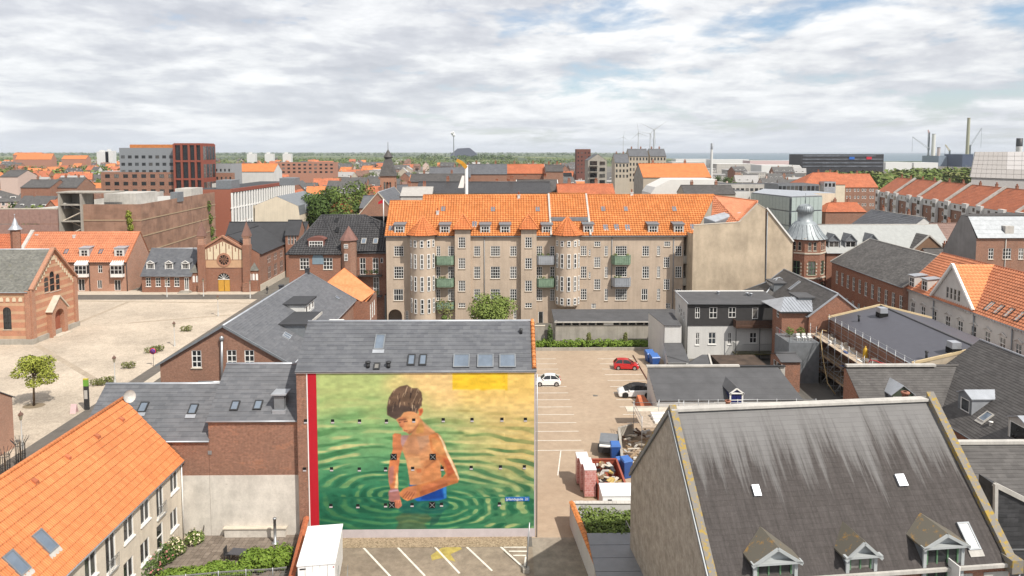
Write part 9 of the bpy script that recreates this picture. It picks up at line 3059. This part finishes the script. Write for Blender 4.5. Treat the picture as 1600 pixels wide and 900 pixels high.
for k,(px0,px1,py,d,col) in enumerate(((1056,1110,248.5,1500,0),(1112,1170,249,1450,0),(1172,1252,251,1300,1),(1120,1180,256,1000,2),(1190,1250,258,900,0),(1384,1425,253.5,1150,0),(1428,1466,254,1150,3),(1050,1100,253,1200,2))):
 slab("harbour_shed",("white harbour shed at the left end of the quay","white harbour shed right of the slim mast","pinkish long harbour shed left of the black office","grey brown harbour shed behind the pale houses","long white roofed shed in front of the pink harbour shed","row of white storage tanks hall right of the black office","white shed with red stripe beside the tower sections","low grey quay shed behind the orange gabled block")[k],
         px0,px1,py,d,40,(PALE,m_plain("pink_cladding",(.55,.42,.41),.7) if k == 2 else PALE,LIGHTG,PALE)[col],0,0,rm=PALE,cat="shed")
def far_mesh(name,L,Wd,ze,zr,wm,rm,rows,cols,dorm=False):
 mb = MB()
 mb.raw([(0,0,0),(L,0,0),(L,Wd,0),(0,Wd,0),(0,0,ze),(L,0,ze),(L,Wd,ze),(0,Wd,ze),(0,Wd / 2,zr),(L,Wd / 2,zr)],[(0,1,5,4),(2,3,7,6),(1,2,6,9,5),(3,0,4,8,7)],0)
 s = (zr - ze) / (Wd / 2) * .4
 for y0,sg in ((-.4,1),(Wd + .4,-1)):
  q = [(-.2,y0,ze - s),(L + .2,y0,ze - s),(L + .2,Wd / 2,zr + .02),(-.2,Wd / 2,zr + .02)]
  mb.raw(q + [(a,b,c + .25) for a,b,c in q],[(0,1,2,3),(4,5,6,7),(0,1,5,4),(1,2,6,5),(3,0,4,7)],1)
 for side in (0,1):
  for r in range(rows):
   for c in range(cols):
    x = (c + .5) * L / cols
    z = 1.2 + r * (ze - .6) / rows
    y = -.06 if side == 0 else Wd + .06
    mb.add([(x - .55,y,z),(x + .55,y,z),(x + .55,y,z + 1.5),(x - .55,y,z + 1.5)],None,3)
    mb.add([(x - .42,y * 1.5 if side == 0 else y + .03,z + .12),(x + .42,y * 1.5 if side == 0 else y + .03,z + .12),(x + .42,y * 1.5 if side == 0 else y + .03,z + 1.38),(x - .42,y * 1.5 if side == 0 else y + .03,z + 1.38)],None,2)
 mb.box(L * .3,L * .3 + .8,Wd / 2 - .4,Wd / 2 + .4,zr - .5,zr + 1.3,0)
 if dorm:
  for c in range(3):
   x = (c + .5) * L / 3
   mb.box(x - .9,x + .9,Wd * .12,Wd * .4,ze + .4,ze + 2.0,3)
   mb.box(x - .7,x + .7,Wd * .12 - .05,Wd * .12 - .003,ze + .6,ze + 1.8,2)
 return mb.mesh(name,[wm,rm,GLASS,WHITE])
SALM = m_plain("salmon_far_brick",(.38,.19,.13),.9,var=.15)
PINKW = m_plain("pink_far_wall",(.55,.42,.36),.9,var=.1)
GRYR = m_plain("pale_grey_far_roof",(.34,.33,.32),.8,var=.15)
DKR = m_tile("dark_far_roof",(.085,.082,.082),(.12,.115,.11),.6,.5,.2)
BRN = m_tile("brown_far_roof",(.17,.095,.07),(.22,.125,.09),.6,.5,.2)
KINDS = [("brick_town_house","distant brick house under a red tile roof",BRICK_B,TILE_R,14,10,7,12,2,5,False),("slate_town_house","distant brick house under a dark slate roof",BRICK_R,DKR,18,11,9,14,3,6,True),
         ("white_town_house","distant white walled house under a dark roof",WHITE_R,DKR,12,9,6,10.5,2,4,False),("grey_town_house","distant sand coloured house under a pale grey roof",SAND,GRYR,16,12,8,12.5,2,5,True),
         ("orange_town_house","distant salmon house under a bright orange roof",SALM,TILE_N,15,10,7,12,2,5,True),("brown_town_house","distant brick house under a brown roof",BRICK_B,BRN,13,10,6.5,11,2,4,False),
         ("flat_town_block","distant pale flat topped block",LIGHTG,GRYR,26,13,9,9.6,3,9,False),("pink_town_house","distant pink plastered house under a dark roof",PINKW,DKR,14,10,8,12.5,3,5,True)]
FM = [far_mesh(k[0],*k[4:8],k[2],k[3],k[8],k[9],k[10]) for k in KINDS]
FORB = [(-60,345,0,262),(180,375,0,365),(290,475,0,345),(390,560,0,290),(478,640,0,240),(560,690,0,330),(590,1000,0,205),(640,880,0,316),(900,1120,0,275),(950,1060,0,420),(915,960,0,350),(895,930,0,575),
  (1100,1330,0,318),(1250,1700,0,362),(1210,1330,0,345),(1250,1385,360,960),(1385,1700,400,900)]
rk = random.Random(17)
placed = []
cnt = 0
tries = 0
while cnt < 430 and tries < 14000:
 tries += 1
 d = 215 * (1900 / 215) ** (rk.random() ** .85)
 px = rk.uniform(-40,1640)
 if d > (900 if 1060 < px < 1250 else 620) and px > 940:
  continue
 if d > 1300 and px > 640:
  continue
 if any(a < px < b and lo <= d < hi for a,b,lo,hi in FORB):
  continue
 x = (px - 785) * d / 1066.7
 if any(abs(x - a) < 17 and abs(d - b) < 17 for a,b in placed):
  continue
 placed.append((x,d))
 if px < 230:
  wts = (4,4 if d < 450 else 1,2,1,6 if d > 420 else 2,3,1,2)
 elif px < 640:
  wts = (5,3,2,1,4,4,1,1)
 elif px < 1000:
  wts = (2,5,2,4,1,3,3,2)
 else:
  wts = (1,2,3,7,.5,1,5,1)
 i = rk.choices(range(8),wts)[0]
 o = link(FM[i],KINDS[i][0],None,(x,d,0),rk.choice((0,0,PI / 2,rad(20),rad(-15))) + rk.uniform(-.12,.12))
 s = rk.uniform(.85,1.15)
 o.scale = (rk.uniform(.8,1.3) * s,s,rk.uniform(.9,1.15))
 tag(o,KINDS[i][1] + " among the roofs of the far town","house","distant houses: " + KINDS[i][0].replace('_',' '))
 cnt += 1
rk = random.Random(5)
for k in range(16):
 px,d = 392 + 13 * k + rk.uniform(-4,4),(352,385,420)[k % 3] + rk.uniform(-8,8)
 if 585 < px < 625:
  continue
 i = (1,5,1,2,1,6,0)[k % 7]
 o = link(FM[i],KINDS[i][0],None,((px - 785) * d / 1066.7,d,0),rk.choice((0,PI / 2)) + rk.uniform(-.15,.15))
 o.scale = (rk.uniform(.8,1.1),1,rk.uniform(.95,1.2))
 tag(o,KINDS[i][1] + " among the roofs of the far town","house","distant houses: " + KINDS[i][0].replace('_',' '))
slab("brick_row","long pale brick row with dark recessed windows on the left of the church tower",430,522,253.5,600,14,SALM,3,11,.5,.5,.6,fh=3.2)
for k,(px0,px1,pe,pt,d,lab,wm,rm) in enumerate(((24,80,249,240,1150,"long orange roofed school on the left horizon",SALM,TILE_N),(20,62,242,238.5,1250,"second orange roof behind the long orange roofed school",SALM,TILE_N),(96,134,248.5,243,1100,"orange terrace roof right of the orange roofed school",SALM,TILE_N),
                                           (0,28,276,266,330,"dark slate house with red gables at the left border",PINKW,DKR),(32,78,293,281,300,"slate roofed house with three round dormers at the left",BRICK_R,DKR),(78,120,293,278,305,"wide black slate roof before the hotel",BRICK_B,DKR),(358,428,268,256,380,"long orange roofed white house right of the hotel wing",WHITE_R,TILE_N))):
 xa,xb = ay(px0,pe,d).x,ay(px1,pe,d).x
 house("landmark_house",lab,"house",xa,d,xb - xa,14,ay(px0,pe,d).z,ay(px0,pt,d + 7).z,wm,rm,'far',gutter=None,ops={'F': [(2 + 3.4 * j,1.5 + 3.2 * r,1.3,1.6,1,1,{'ft': .16}) for j in range(int((xb - xa) / 3.6)) for r in range(2)]},fm=WHITE)
for k,(px,py,d,w) in enumerate(((315,238,900,20),(392,240,1500,18),(420,240,1500,18),(448,240,1500,18),(160,237,1300,22),(170,235.5,1300,14))):
 a = ay(px,py,d)
 t = thing("white_tower_block",("white block beside the hotel","first of three small white blocks on the horizon","second of three small white blocks on the horizon","third of three small white blocks on the horizon","wide white block left of the hotel top","tall white block left of the hotel top")[k],"building",(a.x,d,0))
 MB().box(-w / 2,w / 2,0,12,0,a.z).build("wall",PALE,t)
 MB().box(-w / 3,0,3,8,a.z + .003,a.z + 3).build("roof_house",PALE,t)
ym = thing("yellow_crane","white mast with yellow folded lifting arm and white banner behind the orange roof","crane",tuple(ay(729,302,150)))
zb0 = 0
h0 = ay(729,258,150).z - ay(729,302,150).z
MB().tube([(0,0,-14),(0,0,h0)],.35,8).build("mast",PALE,ym)
a,b,c_ = ay(729,262,150),ay(722,255,150),ay(714,250,150)
o_ = Vector(ay(729,302,150))
MB().bar(a - o_,b - o_,.9,.8).bar(b - o_ + Vector((.2,-.9,0)),c_ - o_ + Vector((0,-.9,0)),.7,.7).build("arm",m_plain("crane_yellow",(.55,.28,.03),.5),ym)
p = ay(722,283,150) - o_
MB().hexa([p + Vector(q) for q in ((-.9,0,-1.5),(.3,.1,-1.5),(.3,.2,-1.5),(-.9,.1,-1.5))],[p + Vector(q) for q in ((.0,0,1.2),(1.0,.1,1.2),(1.0,.2,1.2),(.0,.1,1.2))]).build("banner",WHITE,ym)
TM = []
for k in range(5):
 m_ = MB()
 r_ = random.Random(k)
 bl = [(r_.uniform(-2,2),r_.uniform(-2,2),r_.uniform(3.5,8),r_.uniform(2,3.4),r_.uniform(2,3.4),r_.uniform(1.8,2.8)) for _ in range(7)]
 leaf_cloud(m_,bl,420,.62,k)
 m_.tube([(0,0,0),(0,0,6)],[.3,.15],5,1)
 TM.append(m_.mesh("town_tree",[(LEAF_D,LEAF,LEAF_O,LEAF_D,m_leaf("copper_leaf",(.05,.025,.02),(.09,.04,.03)))[k],BARK]))
TL = ("dark green tree among the distant houses","green tree among the distant houses","olive tree among the distant houses","deep green broad tree among the distant houses","dark copper leaved tree among the distant houses")
cnt = 0
rk = random.Random(33)
while cnt < 290:
 d = 230 * (1500 / 230) ** rk.random()
 px = rk.uniform(-30,1640)
 if any(a < px < b and lo <= d < hi for a,b,lo,hi in FORB) or (px > 640 and rk.random() < .45) or (d > 800 and px > 1000):
  continue
 x = (px - 785) * d / 1066.7
 if any(abs(x - a) < 9 and abs(d - b) < 9 for a,b in placed):
  continue
 i = rk.choices(range(5),(4,4,3,4,1))[0]
 o = link(TM[i],"town_tree",None,(x,d,0),rk.uniform(0,6))
 s = rk.uniform(.7,1.35)
 o.scale = (s,s,s)
 tag(o,TL[i],"tree","trees in the far town: " + ("dark","green","olive","broad","copper")[i])
 cnt += 1
def wood(name,lab,n,fpos,size,leaf,mat,seed):
 m_ = MB()
 r_ = random.Random(seed)
 for k in range(n):
  x,y,s = fpos(r_)
  leaf_cloud(m_,[(x,y,s * .6,s * .75,s * .6,s * .62)],leaf,size * s / 8,seed * 1000 + k,shell=.75)
 o = m_.build(name,mat)
 o['kind'] = 'stuff'
 o['label'] = lab
 return o
def park(r_):
 px = r_.uniform(1290,1530)
 d = r_.uniform(560,760) if px > 1400 else r_.uniform(430,640)
 return (px - 785) * d / 1066.7,d,r_.uniform(8,13)
wood("park_wood","green belt of trees in front of the harbour on the right",330,park,1.5,34,LEAF,3)
wood("park_wood","olive green trees mixed into the belt before the harbour",140,park,1.5,34,LEAF_O,4)
def woods(lo,hi,pmax,s0,s1,bands=9,hp=.5):
 seeds = [(random.Random(lo + 7 * k).uniform(-60,pmax),lo * (hi / lo) ** random.Random(lo + 3 * k).random(),random.Random(k).uniform(60,260)) for k in range(bands)]
 def f(r_):
  c = r_.choice(seeds)
  px = r_.gauss(c[0],c[2])
  d = c[1] * r_.uniform(.97,1.05)
  px = max(-120,min(px,pmax))
  return (px - 785) * d / 1066.7,d,r_.uniform(s0,s1)
 return f
wood("far_wood","dark woods and hedgerows between the town and the horizon",750,woods(1300,3200,960,8,13,18),1.8,16,LEAF,5)
wood("far_wood","lighter trees in front of the far woods",420,woods(1000,2600,900,7,11,12),1.8,16,LEAF_O,6)
wood("far_wood","tree line before the huge dark hall",90,lambda r_: ((r_.uniform(650,800) - 785) * 2.62,r_.uniform(2700,2900),r_.uniform(12,18)),2.2,14,LEAF_D,9)
wood("far_wood","low wooded ridge along the horizon",1300,woods(5000,11000,1010,14,24,24),2.4,10,LEAF_D,7)
wood("far_wood","green trees around the orange roofs on the left horizon",160,lambda r_: ((lambda px,d: ((px - 785) * d / 1066.7,d,r_.uniform(7,11)))(r_.uniform(-60,260),r_.uniform(640,1050))),1.6,30,LEAF,8)
hzm = bpy.data.materials.new("haze")
hzm.use_nodes = True
nt = hzm.node_tree
nt.nodes.clear()
vo = nt.nodes.new('ShaderNodeVolumePrincipled')
vo.inputs['Color'].default_value = (0.86,0.92,1.0,1)
vo.inputs['Density'].default_value = 0.00005
nt.links.new(vo.outputs[0],nt.nodes.new('ShaderNodeOutputMaterial').inputs['Volume'])
o_ = MB().box(-33000,35000,-80,41000,-1.6,170).build("haze",hzm)
o_['kind'] = 'stuff'
